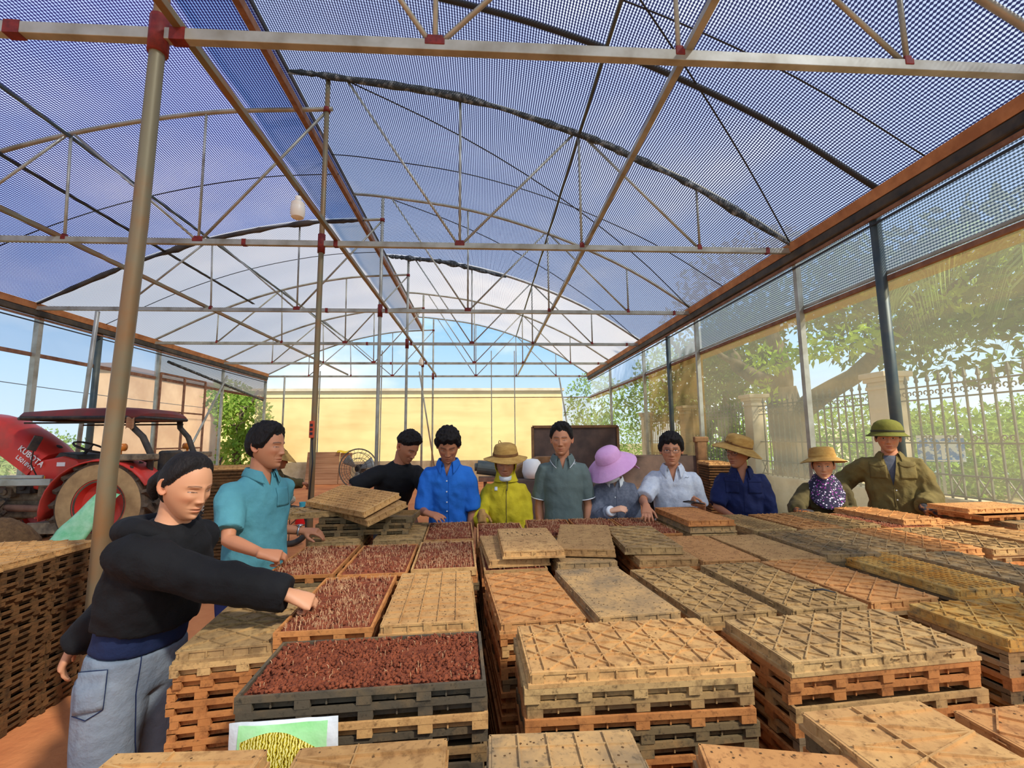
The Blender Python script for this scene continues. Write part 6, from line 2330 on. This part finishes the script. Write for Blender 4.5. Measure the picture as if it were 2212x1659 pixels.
# man in the pith helmet
p = Person('man in green pith helmet and olive work jacket resting a gloved hand on trays', GP, aty(1918, 947, 3.94), yaw=-36, lean=1, hyaw=-5, hpitch=2, skin='b', w=1.16, belly=0.012, hs=1.06)
p.arm(-1, aty(1808, 1060, 4.12), (-0.6, 0.3, -0.6), (-0.7, 0.1, -0.5), (0, 0.8, 0.4), 'relaxed')
p.arm(1, aty(1994, 1098, 3.64), (1, 0.3, -0.35), (0.35, -0.78, -0.20), (0.1, -0.4, 0.9), 'press')
p.body('open', 1.0, 1.06, 1.05, age=0.7, gloves=(1,))
p.glove(1, M['glovedark'], 1.85)
g = p.garment('work_jacket', M['olive'], 0, 8, ((-1, 1.88), (1, 1.85)), 0.026, 0.006, (0.050, 0.27), 0.013, hem=0.06, slv=0.018, seed=23, vx=-0.01)
p.garment('undershirt', M['undergrey'], 2, 8, (), 0.010, 0.0, (0.02, 0.015), 0.002, seed=3)
p.collar(M['olive'], 0.044, 0.034, 0.75, 0.055)
for x in (-0.10, 0.10):
    p.patch('chest_pocket', g, x, 0.00, 0.115, 0.125, M['olive'])
    p.patch('pocket_flap', g, x, 0.058, 0.12, 0.036, M['olive'], off=0.006, round_=0.5)
p.line('placket', g, [(-0.008, -0.14 - 0.04 * i) for i in range(5)], 0.003, M['olive'])
p.buttons(g, 0.006, (-0.16, -0.24))
A = p.arms[1]
d_, s_, u_ = frame_of(A['E'] - A['S'])
c_ = A['S'].lerp(A['E'], 0.42)
MB().sheet(lambda u, v: c_ + d_ * (0.07 * (v - .5)) + (s_ * cos(-1.9 + 1.3 * u) + u_ * sin(-1.9 + 1.3 * u)) * (0.099 * p.k), 10, 4, 0.004).build('arm_band', M['redband'], g, smooth=True)
h_ = p.hat([(0.150, -0.026), (0.128, -0.012), (0.112, 0.006), (0.110, 0.022), (0.104, 0.052), (0.088, 0.084), (0.062, 0.104), (0.030, 0.114), (0.0, 0.116)], M['pithgreen'], (-2, 2), 0.045, (0.1105, 0.006, 0.024, M['pithrim']), 0.002, sx=1.0, sy=1.12, name='pith_helmet')
c_, RT = p._hat
MB().tube([c_ + RT @ Vector((0.1575 * cos(a), 0.1625 * sin(a), -0.029)) for a in np.linspace(0, 2 * pi, 40, endpoint=False)], 0.0035, 6, closed=True).build('helmet_rim', M['pithrim'], h_, smooth=True)
MB().lathe([(0, -0.003), (0.006, 0), (0, 0.003)], 8, c_ + RT @ Vector((0, -0.112, 0.062))).build('vent_stud', M['pithrim'], h_)
p.hair('crop', 20)
p.trousers(M['olivedk'], 1, 0.012)
p.shoes(M['shoe'])

# worker with the conical hat, farther back
M['greencloth'] = cloth('dark_green_cloth', C(38, 84, 74), C(30, 66, 60))
p = Person('far worker in green with conical hat standing beside the motorbike', None, aty(604, 992, 6.3), yaw=120, lean=6, hyaw=0, hpitch=10, skin='c', w=1.0, hs=1.0)
p.arm(-1, p.root + Vector((0.30, -0.25, 0.95)), (-1, -0.2, -0.3), (0.4, -0.2, -0.8), (0, -1, 0.2), 'grip')
p.arm(1, p.root + Vector((0.32, 0.30, 0.98)), (-0.6, 0.6, -0.4), (0.6, 0, -0.6), (0, 1, 0.3), 'grip')
p.body('down', gloves=())
p.garment('jacket', M['olivedk'], 0, 8, ((-1, 1.8), (1, 1.8)), 0.022, 0.01, None, 0.008, hem=0.03, slv=0.018)
p.trousers(M['greencloth'], 1, 0.016, 0.03)
p.hat([(0.215, -0.06), (0.15, -0.008), (0.08, 0.048), (0.02, 0.094), (0.0, 0.10)], M['straw'], (4, 0), 0.060, None, 0.0, sx=1, sy=1, name='conical_hat')
p.hair('short', 30)
p.shoes(M['shoe'])
# ------------------------------------------------------------------ tractor and the things behind the people
M['tred'] = mat('tractor_red', C(214, 62, 50), C(166, 70, 54), 2.2, rough=0.4, lo=0.5, hi=0.75)
M['troof'] = mat('tractor_roof', C(140, 52, 46), C(108, 62, 52), 3, rough=0.6)
M['tblack'] = mat('tractor_black', C(40, 42, 44), C(78, 70, 60), 6, rough=0.6)
M['tiredirt'] = mat('muddy_tyre', C(112, 92, 70), C(70, 62, 54), 6, rough=0.95, bump=0.4)
M['tyremud'] = mat('tyre_sidewall_mud', C(188, 154, 106), C(158, 126, 86), 5, rough=0.95)
M['mudmetal'] = mat('muddy_metal', C(150, 132, 104), C(92, 82, 68), 8, rough=0.85)
M['lampamber'] = mat('amber_lens', C(226, 130, 50), rough=0.3)
M['paper'] = mat('white_decal', C(238, 232, 226), rough=0.6)
M['yellowdecal'] = mat('yellow_decal', C(232, 196, 52), rough=0.6)
M['ply'] = mat('plywood', C(196, 150, 110), C(168, 122, 86), 2, rough=0.9, stretch=(0.3, 1, 6))
M['bucket'] = mat('red_bucket', C(222, 34, 38), rough=0.35)
M['tealcup'] = mat('teal_cup', C(70, 176, 190), rough=0.4)
M['fanmesh'] = mat('fan_steel', C(122, 112, 96), rough=0.5, metal=0.4)
M['hopper'] = mat('dark_sheet', C(104, 84, 72), C(74, 62, 56), 2.5, rough=0.8, bump=0.3, bscale=6)
M['wood'] = mat('old_wood', C(146, 108, 72), C(112, 82, 54), 6, rough=0.9)
M['sackgreen'] = mat('green_sack', C(126, 206, 140), C(176, 226, 176), 7, rough=0.35, bump=0.5, bscale=9)
M['basket'] = mat('brown_wicker', C(118, 88, 54), C(92, 66, 40), 30, rough=0.9, bump=0.6, bscale=60)
M['tarp'] = mat('black_tarp', C(36, 38, 42), C(56, 58, 62), 4, rough=0.5, bump=0.8, bscale=8)


def text_mesh(s, size, depth, material, name, parent, Mw):
    cu = bpy.data.curves.new('t', 'FONT')
    cu.body = s
    cu.size = size
    cu.extrude = depth
    cu.offset = size * 0.012
    o = bpy.data.objects.new('t', cu)
    COL.objects.link(o)
    dg = bpy.context.evaluated_depsgraph_get()
    me = bpy.data.meshes.new_from_object(o.evaluated_get(dg))
    bpy.data.objects.remove(o)
    me.transform(Mw)
    me.materials.clear()
    me.materials.append(material)
    t = bpy.data.objects.new(name, me)
    COL.objects.link(t)
    t.parent = parent
    return t


tr = empty('tractor', (-5.42, 7.82, 0), rad(-1), 'muddy red farm tractor with raised bonnet and dark red canopy', 'tractor')


def wheel(y, x, R, w, side):
    prof = [(R * 0.50, -w * .46), (R * .62, -w * .5), (R * .86, -w * .5), (R * .93, -w * .42), (R * .935, w * .42), (R * .86, w * .5), (R * .62, w * .5), (R * .50, w * .46)]
    RY = Matrix.Rotation(rad(90), 3, 'X')
    mb = MB()
    n = 44
    rr = [[Vector((x + r * cos(2 * pi * j / n), y + z, R + r * sin(2 * pi * j / n))) for j in range(n)] for r, z in prof]
    mb.rings(rr + [rr[0]], cap=False)
    for k in range(20):
        for s in (-1, 1):
            a = 2 * pi * (k + (0.25 if s > 0 else -0.25)) / 20
            c = Vector((x + R * 0.955 * cos(a), y + s * w * 0.25, R + R * 0.955 * sin(a)))
            rd = Vector((cos(a), 0, sin(a)))
            tg = Vector((-sin(a), 0, cos(a)))
            d1 = (Vector((0, s * 1.0, 0)) * 0.8 + tg * 0.55).normalized()
            Rm = Matrix((d1, d1.cross(rd), rd)).transposed()
            mb.box(c, (w * 0.58, 0.05 * R / 0.6, R * 0.10), Rm)
    ty = mb.build('tyre', M['tiredirt'], tr)
    mb = MB()
    for s in (-1, 1):
        rr = [[Vector((x + r * cos(2 * pi * j / n), y + s * (w * .5 + o), R + r * sin(2 * pi * j / n))) for j in range(n)] for r, o in ((R * .56, 0.0), (R * .60, .006), (R * .84, .006), (R * .87, 0))]
        mb.rings(rr, cap=False)
    mb.build('sidewall', M['tyremud'], ty, smooth=True)
    mb = MB()
    rr = [[Vector((x + r * cos(2 * pi * j / n), y + z, R + r * sin(2 * pi * j / n))) for j in range(n)] for r, z in
          ((R * .55, -w * .48), (R * .50, -w * .45), (R * .46, -w * .2), (R * .2, -w * .12), (R * .18, -w * .3), (0.001, -w * .3))]
    mb.rings(rr, cap=False)
    rr = [[Vector((x + r * cos(2 * pi * j / n), y + z, R + r * sin(2 * pi * j / n))) for j in range(n)] for r, z in
          ((R * .55, w * .48), (R * .50, w * .45), (R * .46, w * .2), (R * .2, w * .1), (0.001, w * .1))]
    mb.rings(rr, cap=False)
    mb.build('rim', M['tred'], ty, smooth=True, auto=40)


for y, x, R, w in ((-0.62, 0, 0.67, 0.34), (0.62, 0, 0.67, 0.34), (-0.52, -1.95, 0.42, 0.24), (0.52, -1.95, 0.42, 0.24)):
    wheel(y, x, R, w, 1)
# chassis, engine, step
eb = MB()
eb.box((-1.0, 0, 0.60), (2.3, 0.40, 0.34))
eb.box((-1.35, 0, 0.86), (0.95, 0.44, 0.34))
eb.box((0.1, 0, 0.66), (0.7, 0.55, 0.42))
eb.tube([(0, -0.6, 0.64), (0, 0.6, 0.64)], 0.09, 12)
eb.tube([(-2.0, -0.5, 0.42), (-2.0, 0.5, 0.42)], 0.07, 12)
eb.build('engine_block', M['mudmetal'], tr, bevel=0.03)
for x, z, s in ((-1.7, 0.84, 0.16), (-1.45, 0.92, 0.2), (-1.15, 0.86, 0.18), (-0.95, 0.72, 0.15)):
    MB().box((x, -0.28, z), (s, 0.16, s * 1.1)).tube([(x, -0.37, z), (x, -0.40, z)], s * 0.3, 12).build('engine_part', M['mudmetal'] if s != 0.2 else M['tblack'], tr, bevel=0.015)
MB().box((-1.35, -0.50, 0.99), (0.85, 0.05, 0.10)).box((-1.35, -0.5, 1.07), (0.6, 0.04, 0.05)).box((-1.72, -0.44, 0.93), (0.06, 0.16, 0.2)).build('side_rail', M['galv'], tr, bevel=0.01)
MB().box((-0.72, -0.55, 0.40), (0.62, 0.26, 0.05)).box((-0.72, -0.68, 0.36), (0.62, 0.03, 0.16)).build('step', M['mudmetal'], tr, bevel=0.01)
MB().tube([(-1.6, -0.42, 0.62), (-1.0, -0.44, 0.60), (-0.6, -0.42, 0.66)], 0.05, 10).build('exhaust', M['rust'], tr, smooth=True)
# raised bonnet
ax = Vector((-cos(rad(37)), 0, sin(rad(37))))
nu = Vector((sin(rad(37)), 0, cos(rad(37))))
base = Vector((-1.46, 0, 1.08))
hm_ = MB()
R = []
for t, hh, ww, lo in ((0.0, 0.40, 0.32, 0.0), (0.25, 0.42, 0.33, 0.0), (0.6, 0.42, 0.32, -0.01), (0.95, 0.40, 0.30, -0.03), (1.2, 0.33, 0.27, -0.06), (1.34, 0.20, 0.22, -0.06)):
    c = base + ax * t
    ring = []
    for y, z in ((-1, 0.0), (-1.0, 0.45), (-0.96, 0.72), (-0.80, 0.92), (-0.45, 1.0), (0, 1.03), (0.45, 1.0), (0.80, 0.92), (0.96, 0.72), (1.0, 0.45), (1, 0.0), (0.5, 0.03), (-0.5, 0.03)):
        ring.append(c + Vector((0, y * ww, 0)) + nu * (z * hh + lo))
    R.append(ring)
hm_.rings(R)
bo = hm_.build('bonnet', M['tred'], tr, smooth=True, auto=45)
gl = MB()
gl.rings([[base + ax * t + Vector((0, -0.335 - 0.004 * 0, 0)) + nu * z + Vector((0, -o, 0)) for t, z in ((0.55, 0.015), (1.1, -0.03), (1.1, 0.03), (0.6, 0.055))] for o in (-0.02, 0.012)])
gl.build('grille', M['paper'], bo)
MB().lathe([(0.0, 0), (0.035, 0), (0.045, 0.01), (0, 0.012)], 20, base + nu * 0.435 + ax * 0.12 + Vector((0, -0.02, 0)), R=nu.to_track_quat('Z', 'Y').to_matrix()).build('air_vent', M['tblack'], bo)
rd = -ax
Mt = Matrix((rd, nu, rd.cross(nu))).transposed().to_4x4()
for s, sz, t, z in (('KUBOTA', 0.115, 0.36, 0.22), ('L5018VN', 0.085, 0.30, 0.105)):
    Mt.translation = base + ax * t + nu * z + Vector((0, -0.335, 0))
    text_mesh(s, sz, 0.004, M['paper'], 'lettering', bo, Mt)
# cowl with dashboard, steering wheel
cw = MB()
cw.prism([(-1.46, 0.90), (-1.3, 0.86), (-0.98, 0.90), (-0.76, 1.02), (-0.68, 1.18), (-0.76, 1.30), (-0.98, 1.36), (-1.3, 1.30), (-1.44, 1.16)], -0.31, 0.31)
cl = cw.build('cowl', M['tred'], tr, bevel=0.03)
MB().box((-0.98, -0.315, 1.24), (0.12, 0.008, 0.06)).build('decal', M['paper'], cl)
MB().box((-1.26, -0.316, 1.03), (0.13, 0.008, 0.075)).build('decal', M['yellowdecal'], cl)
text_mesh('PTO', 0.06, 0.003, M['tred'], 'lettering', cl, Matrix.Translation((-1.32, -0.322, 1.01)) @ Matrix.Rotation(rad(90), 4, 'X'))
MB().prism([(-1.18, 1.30), (-0.88, 1.16), (-0.74, 1.2), (-0.82, 1.38), (-1.08, 1.42)], -0.25, 0.25).build('dashboard', M['tblack'], tr, bevel=0.02)
sw = MB()
RS = Matrix.Rotation(rad(24), 3, 'Y')
cS = Vector((-0.84, 0, 1.49))
sw.tube([cS + RS @ Vector((0.21 * cos(a), 0.21 * sin(a), 0)) for a in np.linspace(0, 2 * pi, 36, endpoint=False)], 0.015, 8, closed=True)
for a in (0, 2.1, 4.2):
    sw.tube([cS - RS @ Vector((0, 0, 0.05)), cS + RS @ Vector((0.2 * cos(a), 0.2 * sin(a), 0))], 0.010, 6)
sw.tube([cS - RS @ Vector((0, 0, 0.04)), Vector((-1.05, 0, 1.25))], 0.022, 8)
sw.build('steering_wheel', M['tblack'], tr, smooth=True)
# fenders
for s in (-1, 1):
    f = MB()
    P = []
    for i in range(15):
        a = rad(190 - 160 * i / 14)
        P.append((0.76 * cos(a) * 1.0 - 0.02, 0.62 + 0.76 * sin(a) * 0.93))
    P = [(-0.82, 0.55)] + P + [(0.74, 1.02)]
    f.sheet(lambda u, v: (P[int(round(u * (len(P) - 1)))][0], s * (0.40 + 0.42 * v), P[int(round(u * (len(P) - 1)))][1] - 0.02 * (v if v > .9 else 0)), len(P) - 1, 4, 0.02)
    f.build('fender', M['tred'], tr, smooth=True)
    MB().box((0.32, s * 0.66, 1.345), (0.56, 0.30, 0.09)).build('tool_box', M['mudmetal'], tr, bevel=0.02)
    MB().tube([(0.20, s * 0.74, 1.38), (0.20, s * 0.74, 1.44)], 0.02, 8).tube([(0.14, s * 0.74, 1.49), (0.26, s * 0.74, 1.49)], 0.055, 14).build('indicator', M['lampamber'], tr, smooth=True)
    MB().tube([(0.46, s * 0.50, 0.9), (0.46, s * 0.50, 1.38), (0.34, s * 0.52, 1.64), (0.18, s * 0.54, 1.80), (0.16, s * 0.54, 1.96)], (0.045), 8).build('roll_bar_post', M['tblack'], tr, smooth=True)
MB().box((0.18, 0, 1.02), (0.45, 0.5, 0.10)).box((0.42, 0, 1.22), (0.10, 0.48, 0.42)).build('seat', M['tblack'], tr, bevel=0.04)
# canopy
cn = MB()
R = []
for t, ww, h0, h1 in ((-1.46, 0.02, 0.02, 0.05), (-1.38, 0.42, 0.0, 0.07), (-1.2, 0.58, -0.01, 0.11), (-0.45, 0.62, -0.02, 0.15), (0.30, 0.62, -0.02, 0.16), (0.67, 0.58, -0.02, 0.13), (0.77, 0.50, 0.0, 0.07)):
    t = -1.62 + (t + 1.46) * 0.86
    R.append([(t, y * ww, 1.94 + z) for y, z in ((-1, h0), (-1.02, h0 + .03), (-0.92, h1 * .72), (-0.5, h1), (0, h1 * 1.05), (0.5, h1), (0.92, h1 * .72), (1.02, h0 + .03), (1, h0), (0.5, h0 + .02), (-.5, h0 + .02))])
cn.rings(R)
ca = cn.build('canopy', M['troof'], tr, smooth=True, auto=50)
ed = MB()
P = [(-1.62, 0.0), (-1.53, -0.45), (-1.36, -0.60), (0.05, -0.64), (0.30, -0.5), (0.30, 0.5), (0.05, 0.64), (-1.36, 0.60), (-1.53, 0.45)]
ed.tube([(x, y, 1.93) for x, y in P], 0.028, 6, closed=True)
ed.tube([(-1.4, -0.5, 1.86), (0.25, -0.5, 1.86)], 0.015, 6)
ed.tube([(-1.4, 0.5, 1.86), (0.25, 0.5, 1.86)], 0.015, 6)
ed.build('canopy_edge', M['tblack'], ca)
MB().sheet(lambda u, v: (0.14 + 0.12 * u, -0.60 - 0.02 * sin(9 * u), 1.92 - 0.16 * v + 0.02 * sin(7 * u)), 8, 6, 0.006).build('rag', M['ply'], ca, smooth=True)
mi = MB()
mi.tube([(-1.25, -0.34, 1.0), (-1.28, -0.46, 1.25), (-1.23, -0.5, 1.45)], 0.010, 6)
mi.box((-1.20, -0.52, 1.56), (0.05, 0.10, 0.22), Matrix.Rotation(rad(25), 3, 'Y') @ Matrix.Rotation(rad(-40), 3, 'Z'))
mi.build('mirror', M['tblack'], tr, bevel=0.012)

# green sack leaning on the near wheel
sk = MB()


def sackpt(u, v, s):
    w = 0.26 - 0.10 * v
    puff = 0.07 * sin(pi * u) ** 0.7 * sin(pi * min(1, max(0, v * .9 + .08))) ** .7 + 0.018 * noise.noise(Vector((u * 4, v * 6, s)))
    x = -0.26 + 0.48 * v + (u - .5) * 2 * w + 0.03 * noise.noise(Vector((v * 5, u, 9)))
    return Vector((x, 0.30 * v - s * puff, 0.04 + 0.84 * v + 0.05 * sin(u * 6) * v))


R = []
for j in range(15):
    v = j / 14
    R.append([sackpt(i / 14, v, 1) for i in range(15)] + [sackpt(i / 14, v, -1) for i in range(13, 0, -1)])
sk.rings(R)
o = tag(sk.build('green_sack', M['sackgreen'], smooth=True), 'shiny light green woven sack leaning against the tractor wheel', 'sack')
o.location = (-5.40, 6.58, 0)
tp = MB()
tp.grid(lambda u, v: ((u - .5) * 1.1, (v - .5) * 0.8, max(0.0, 0.34 * sin(pi * u) * sin(pi * v) * (1 + 0.5 * noise.noise(Vector((u * 5, v * 5, 2)))))), 24, 18)
o = tag(tp.build('black_tarp', M['tarp'], smooth=True), 'crumpled black tarp heap on the floor before the tractor', 'tarp')
o.location = (-5.7, 5.8, 0.0)
bk = empty('woven_basket', (-3.76, 3.95, 0), 0, 'brown round woven basket standing behind the left tray pile', 'basket')
MB().lathe([(0.0, 0), (0.17, 0), (0.20, 0.3), (0.215, 0.70), (0.225, 0.78), (0.215, 0.78)], 26).build('side', M['basket'], bk, smooth=True)
MB().lathe([(0.24, 0.76), (0.235, 0.80), (0.16, 0.90), (0.06, 0.97), (0, 0.985)], 26).build('lid', M['basket'], bk, smooth=True)

# motorbike behind the man in teal
mb_ = empty('motorbike', (-3.5, 7.15, 0), rad(14), 'grey motorbike parked behind the man in teal', 'motorbike')
for x in (-0.62, 0.62):
    w = MB()
    w.tube([(x + 0.26 * cos(a), 0, 0.30 + 0.26 * sin(a)) for a in np.linspace(0, 2 * pi, 32, endpoint=False)], 0.045, 8, closed=True)
    for k in range(8):
        a = pi * k / 4
        w.tube([(x, 0, 0.30), (x + 0.24 * cos(a), 0, 0.30 + 0.24 * sin(a))], 0.006, 4)
    w.build('wheel', M['tblack'], mb_, smooth=True)
bd = MB()
bd.prism([(-0.55, 0.62), (-0.30, 0.36), (0.25, 0.34), (0.70, 0.66), (0.62, 0.80), (0.10, 0.76), (-0.25, 0.78), (-0.42, 0.98), (-0.56, 0.92)], -0.10, 0.10)
bd.build('fairing', M['galv'], mb_, bevel=0.04)
MB().box((0.28, 0, 0.82), (0.72, 0.24, 0.09)).build('saddle', M['tblack'], mb_, bevel=0.03)
MB().tube([(-0.62, 0, 0.30), (-0.46, 0, 0.98)], 0.03, 8).tube([(-0.36, -0.33, 1.08), (-0.45, 0, 1.02), (-0.36, 0.33, 1.08)], 0.016, 8).build('handlebar', M['tblack'], mb_, smooth=True)
MB().lathe([(0, -0.05), (0.09, -0.03), (0.10, 0.02), (0.0, 0.06)], 16, (-0.56, 0, 0.95), R=Matrix.Rotation(rad(-90), 3, 'Y')).build('headlamp', M['paper'], mb_, smooth=True)
for s in (-1, 1):
    MB().tube([(-0.40, s * 0.26, 1.07), (-0.42, s * 0.34, 1.24)], 0.007, 6).lathe([(0, -0.006), (0.05, -0.004), (0.05, 0.006), (0, 0.01)], 14, (-0.42, s * 0.35, 1.28), R=Matrix.Rotation(rad(-75), 3, 'Y')).build('mirror', M['tblack'], mb_)

# tray stacks standing farther back
for x, y, dg, n, lab in ((-2.86, 5.65, 20, 34, 'tray topping the distant stack behind the man in teal'), (3.32, 6.6, 80, 32, 'tray topping the distant stack behind the navy shirted man')):
    k0 = len(mass.v)
    far = MB()
    R_ = Matrix.Rotation(rad(dg), 3, 'Z')
    for k in range(n):
        z = k * TH_
        far.box((rng.uniform(-.01, .01), rng.uniform(-.01, .01), z + TH_ - 0.0075), (TL_, TW_, 0.015), R_)
        far.box((0, 0, z + 0.011), (TL_ - 0.036, TW_ - 0.036, 0.0215), R_)
    o = tag(far.build('distant_trays', M['t_pile']), lab.replace('tray topping the distant stack', 'distant stack of seedling trays'), 'seedling trays', None, 'stuff')
    o.location = (x, y, 0)
    put_tray('lattice', 't_tan', x, y, n * TH_ + 0.0005, dg, lab, 'upturned seedling trays')
for k, (x, y, dg) in enumerate(((-3.05, 5.0, 30), (-3.0, 4.98, 20))):
    put_tray('upright', 't_dark', x, y, 0.014 + TH_ * k, dg, ['dark tray on the floor behind the man in teal, under another', 'dark tray on the floor behind the man in teal, uppermost'][k], 'trays on the floor')

# bucket
b = empty('bucket', (-3.46, 9.28, 0), 0, 'red plastic bucket on the soil floor holding a teal cup', 'bucket')
MB().lathe([(0, 0), (0.115, 0), (0.15, 0.30), (0.158, 0.30), (0.158, 0.315), (0.146, 0.315), (0.11, 0.02), (0, 0.015)], 28).build('pail', M['bucket'], b, smooth=True, auto=40)
MB().tube([(0.155 * cos(a), -0.02 - 0.14 * sin(a) * 0.9, 0.30 - 0.10 * sin(a)) for a in np.linspace(0, pi, 16)], 0.006, 6).build('handle', M['wire'], b, smooth=True)
c = tag(MB().lathe([(0, 0), (0.05, 0), (0.06, 0.10), (0.055, 0.10), (0.045, 0.01), (0, 0.01)], 18).build('cup', M['tealcup'], smooth=True, auto=40), 'teal plastic cup standing in the red bucket', 'cup')
c.location = (-3.46, 9.28, 0.30)
c2 = MB().lathe([(0, 0.0), (0.07, 0.0), (0.075, 0.27), (0, 0.28)], 16)
tag(c2.build('bottle', M['white'], smooth=True), 'white jar inside the red bucket, beneath the teal cup', 'jar').location = (-3.46, 9.28, 0.02)

# boards leaning at the back
for x, w, h, lab in ((-5.85, 1.15, 1.16, 'plywood board leaning at the back wall, larger'), (-5.04, 0.42, 1.12, 'narrow plywood board leaning at the back wall')):
    o = MB().box((0, 0, h / 2), (w, 0.04, h))
    for k in range(1, 6):
        o.box((0, -0.024, h * k / 6), (w, 0.01, 0.02))
    o = tag(o.build('plywood_board', M['ply']), lab, 'board', 'boards at the back wall')
    o.location = (x, 17.35, 0.01)
    o.rotation_euler = (rad(-10), 0, 0)
o = tag(MB().sheet(lambda u, v: (0.5 * (u - .5), -0.12 * v + 0.04, -0.10 * abs(v - .3) + 0.02 * sin(8 * u)), 10, 6, 0.01).build('yellow_cloth', M['yellowdecal'], smooth=True), 'yellow cloth lying over the top of the plywood boards', 'cloth')
o.location = (-5.1, 17.48, 1.20)

# fan
fn = empty('standing_fan', (-2.36, 9.0, 0), rad(-8), 'large wire-guard fan standing behind the man in black tee', 'fan')
gd = MB()
for rr_, off in ((0.37, 0.0), (0.30, -0.06), (0.2, -0.08), (0.08, -0.09), (0.30, 0.06), (0.2, 0.08)):
    gd.tube([(rr_ * cos(a), off, 1.03 + rr_ * sin(a)) for a in np.linspace(0, 2 * pi, 36, endpoint=False)], 0.012 if rr_ == 0.37 else 0.005, 6, closed=True)
for k in range(28):
    a = 2 * pi * k / 28
    gd.tube([(0.05 * cos(a), -0.09, 1.03 + 0.05 * sin(a)), (0.28 * cos(a), -0.065, 1.03 + 0.28 * sin(a)), (0.37 * cos(a), 0, 1.03 + 0.37 * sin(a))], 0.003, 4)
gd.build('guard', M['fanmesh'], fn)
bl = MB()
for k in range(3):
    a = 2 * pi * k / 3 + 0.4
    bl.sheet(lambda u, v: ((0.06 + 0.26 * u) * cos(a + 0.7 * (v - .5)), 0.05 * (v - .5), 1.03 + (0.06 + 0.26 * u) * sin(a + 0.7 * (v - .5))), 6, 5, 0.005)
bl.build('blades', M['galv'], fn, smooth=True)
MB().tube([(0, 0.02, 1.03), (0, 0.20, 1.03)], 0.08, 14).build('motor', M['tblack'], fn, smooth=True)
MB().tube([(0, 0.12, 0.02), (0, 0.12, 1.0)], 0.022, 10).lathe([(0, 0), (0.25, 0), (0.25, 0.02), (0.05, 0.05), (0, 0.05)], 20, (0, 0.12, 0)).build('stand', M['tblack'], fn, smooth=True, auto=40)

# trailer with a tall dark panel, machine with motor
tl = empty('metal_trailer', (2.45, 8.6, 0), 0, 'dark sheet-metal trailer with a tall panel behind the grey polo and pink hat', 'trailer')
MB().box((-0.75, 0, 1.30), (1.55, 0.05, 0.95)).build('tall_panel', M['hopper'], tl)
fr = MB()
for a, b_ in (((-1.55, -0.03, 1.78), (0.05, -0.03, 1.78)), ((-1.55, -0.03, 0.82), (-1.55, -0.03, 1.78)), ((0.05, -0.03, 0.5), (0.05, -0.03, 1.78))):
    fr.bar(a, b_, 0.045)
fr.build('panel_frame', M['wood'], tl)
MB().box((0.75, -0.35, 0.98), (1.55, 0.05, 0.50)).box((0.75, 0.35, 0.98), (1.55, 0.05, 0.5)).box((0.0, 0, 0.72), (3.1, 0.8, 0.06)).build('bed', M['hopper'], tl)
MB().box((1.46, -0.38, 1.12), (0.18, 0.12, 0.88)).box((1.46, -0.40, 1.52), (0.26, 0.10, 0.10)).build('corner_post', M['wood'], tl, bevel=0.02)
for x in (-0.9, 0.9):
    for y in (-0.34, 0.34):
        w = MB().tube([(x, y - 0.07, 0.30), (x, y + 0.07, 0.30)], 0.30, 24)
        w.build('wheel', M['tblack'], tl, bevel=0.03)
MB().bar((-0.9, 0, 0.30), (-0.9, 0, 0.72), 0.08).bar((0.9, 0, 0.30), (0.9, 0, 0.72), 0.08).bar((-0.9, -0.4, 0.3), (-0.9, 0.4, 0.3), 0.06).bar((0.9, -0.4, 0.3), (0.9, 0.4, 0.3), 0.06).build('axle', M['rust'], tl)
mc = empty('soil_machine', (0.42, 7.2, 0), 0, 'brown soil machine with a dark motor behind the yellow jacket', 'machine')
MB().box((0.12, 0, 0.62), (0.72, 0.6, 0.70)).build('housing', M['hopper'], mc, bevel=0.03)
MB().prism([(-0.30, 0.97), (0.48, 0.97), (0.66, 1.28), (0.42, 1.28)], -0.02, 0.3).build('hopper', M['wood'], mc)
MB().tube([(-0.52, -0.05, 1.14), (-0.20, -0.05, 1.10)], 0.105, 18).tube([(-0.56, -0.05, 1.14), (-0.50, -0.05, 1.14)], 0.06, 14).build('motor', M['dkpipe'], mc, bevel=0.01)
MB().box((-0.32, -0.05, 0.96), (0.36, 0.26, 0.06)).build('motor_bracket', M['rust'], mc)
for x in (-0.18, 0.42):
    for y in (-0.24, 0.24):
        MB().bar((x, y, 0), (x, y, 0.34), 0.05).build('leg', M['rust'], mc)
MB().bar((-0.40, -0.05, 0), (-0.40, -0.05, 0.95), 0.05).build('leg', M['rust'], mc)
o = tag(MB().lathe([(0, 0), (0.12, 0), (0.15, 0.10), (0.13, 0.24), (0.09, 0.28), (0, 0.29)], 20).build('white_pot', M['white'], smooth=True), 'white pot on the soil machine, left of the grey polo', 'pot')
o.location = (0.72, 7.02, 0.972)
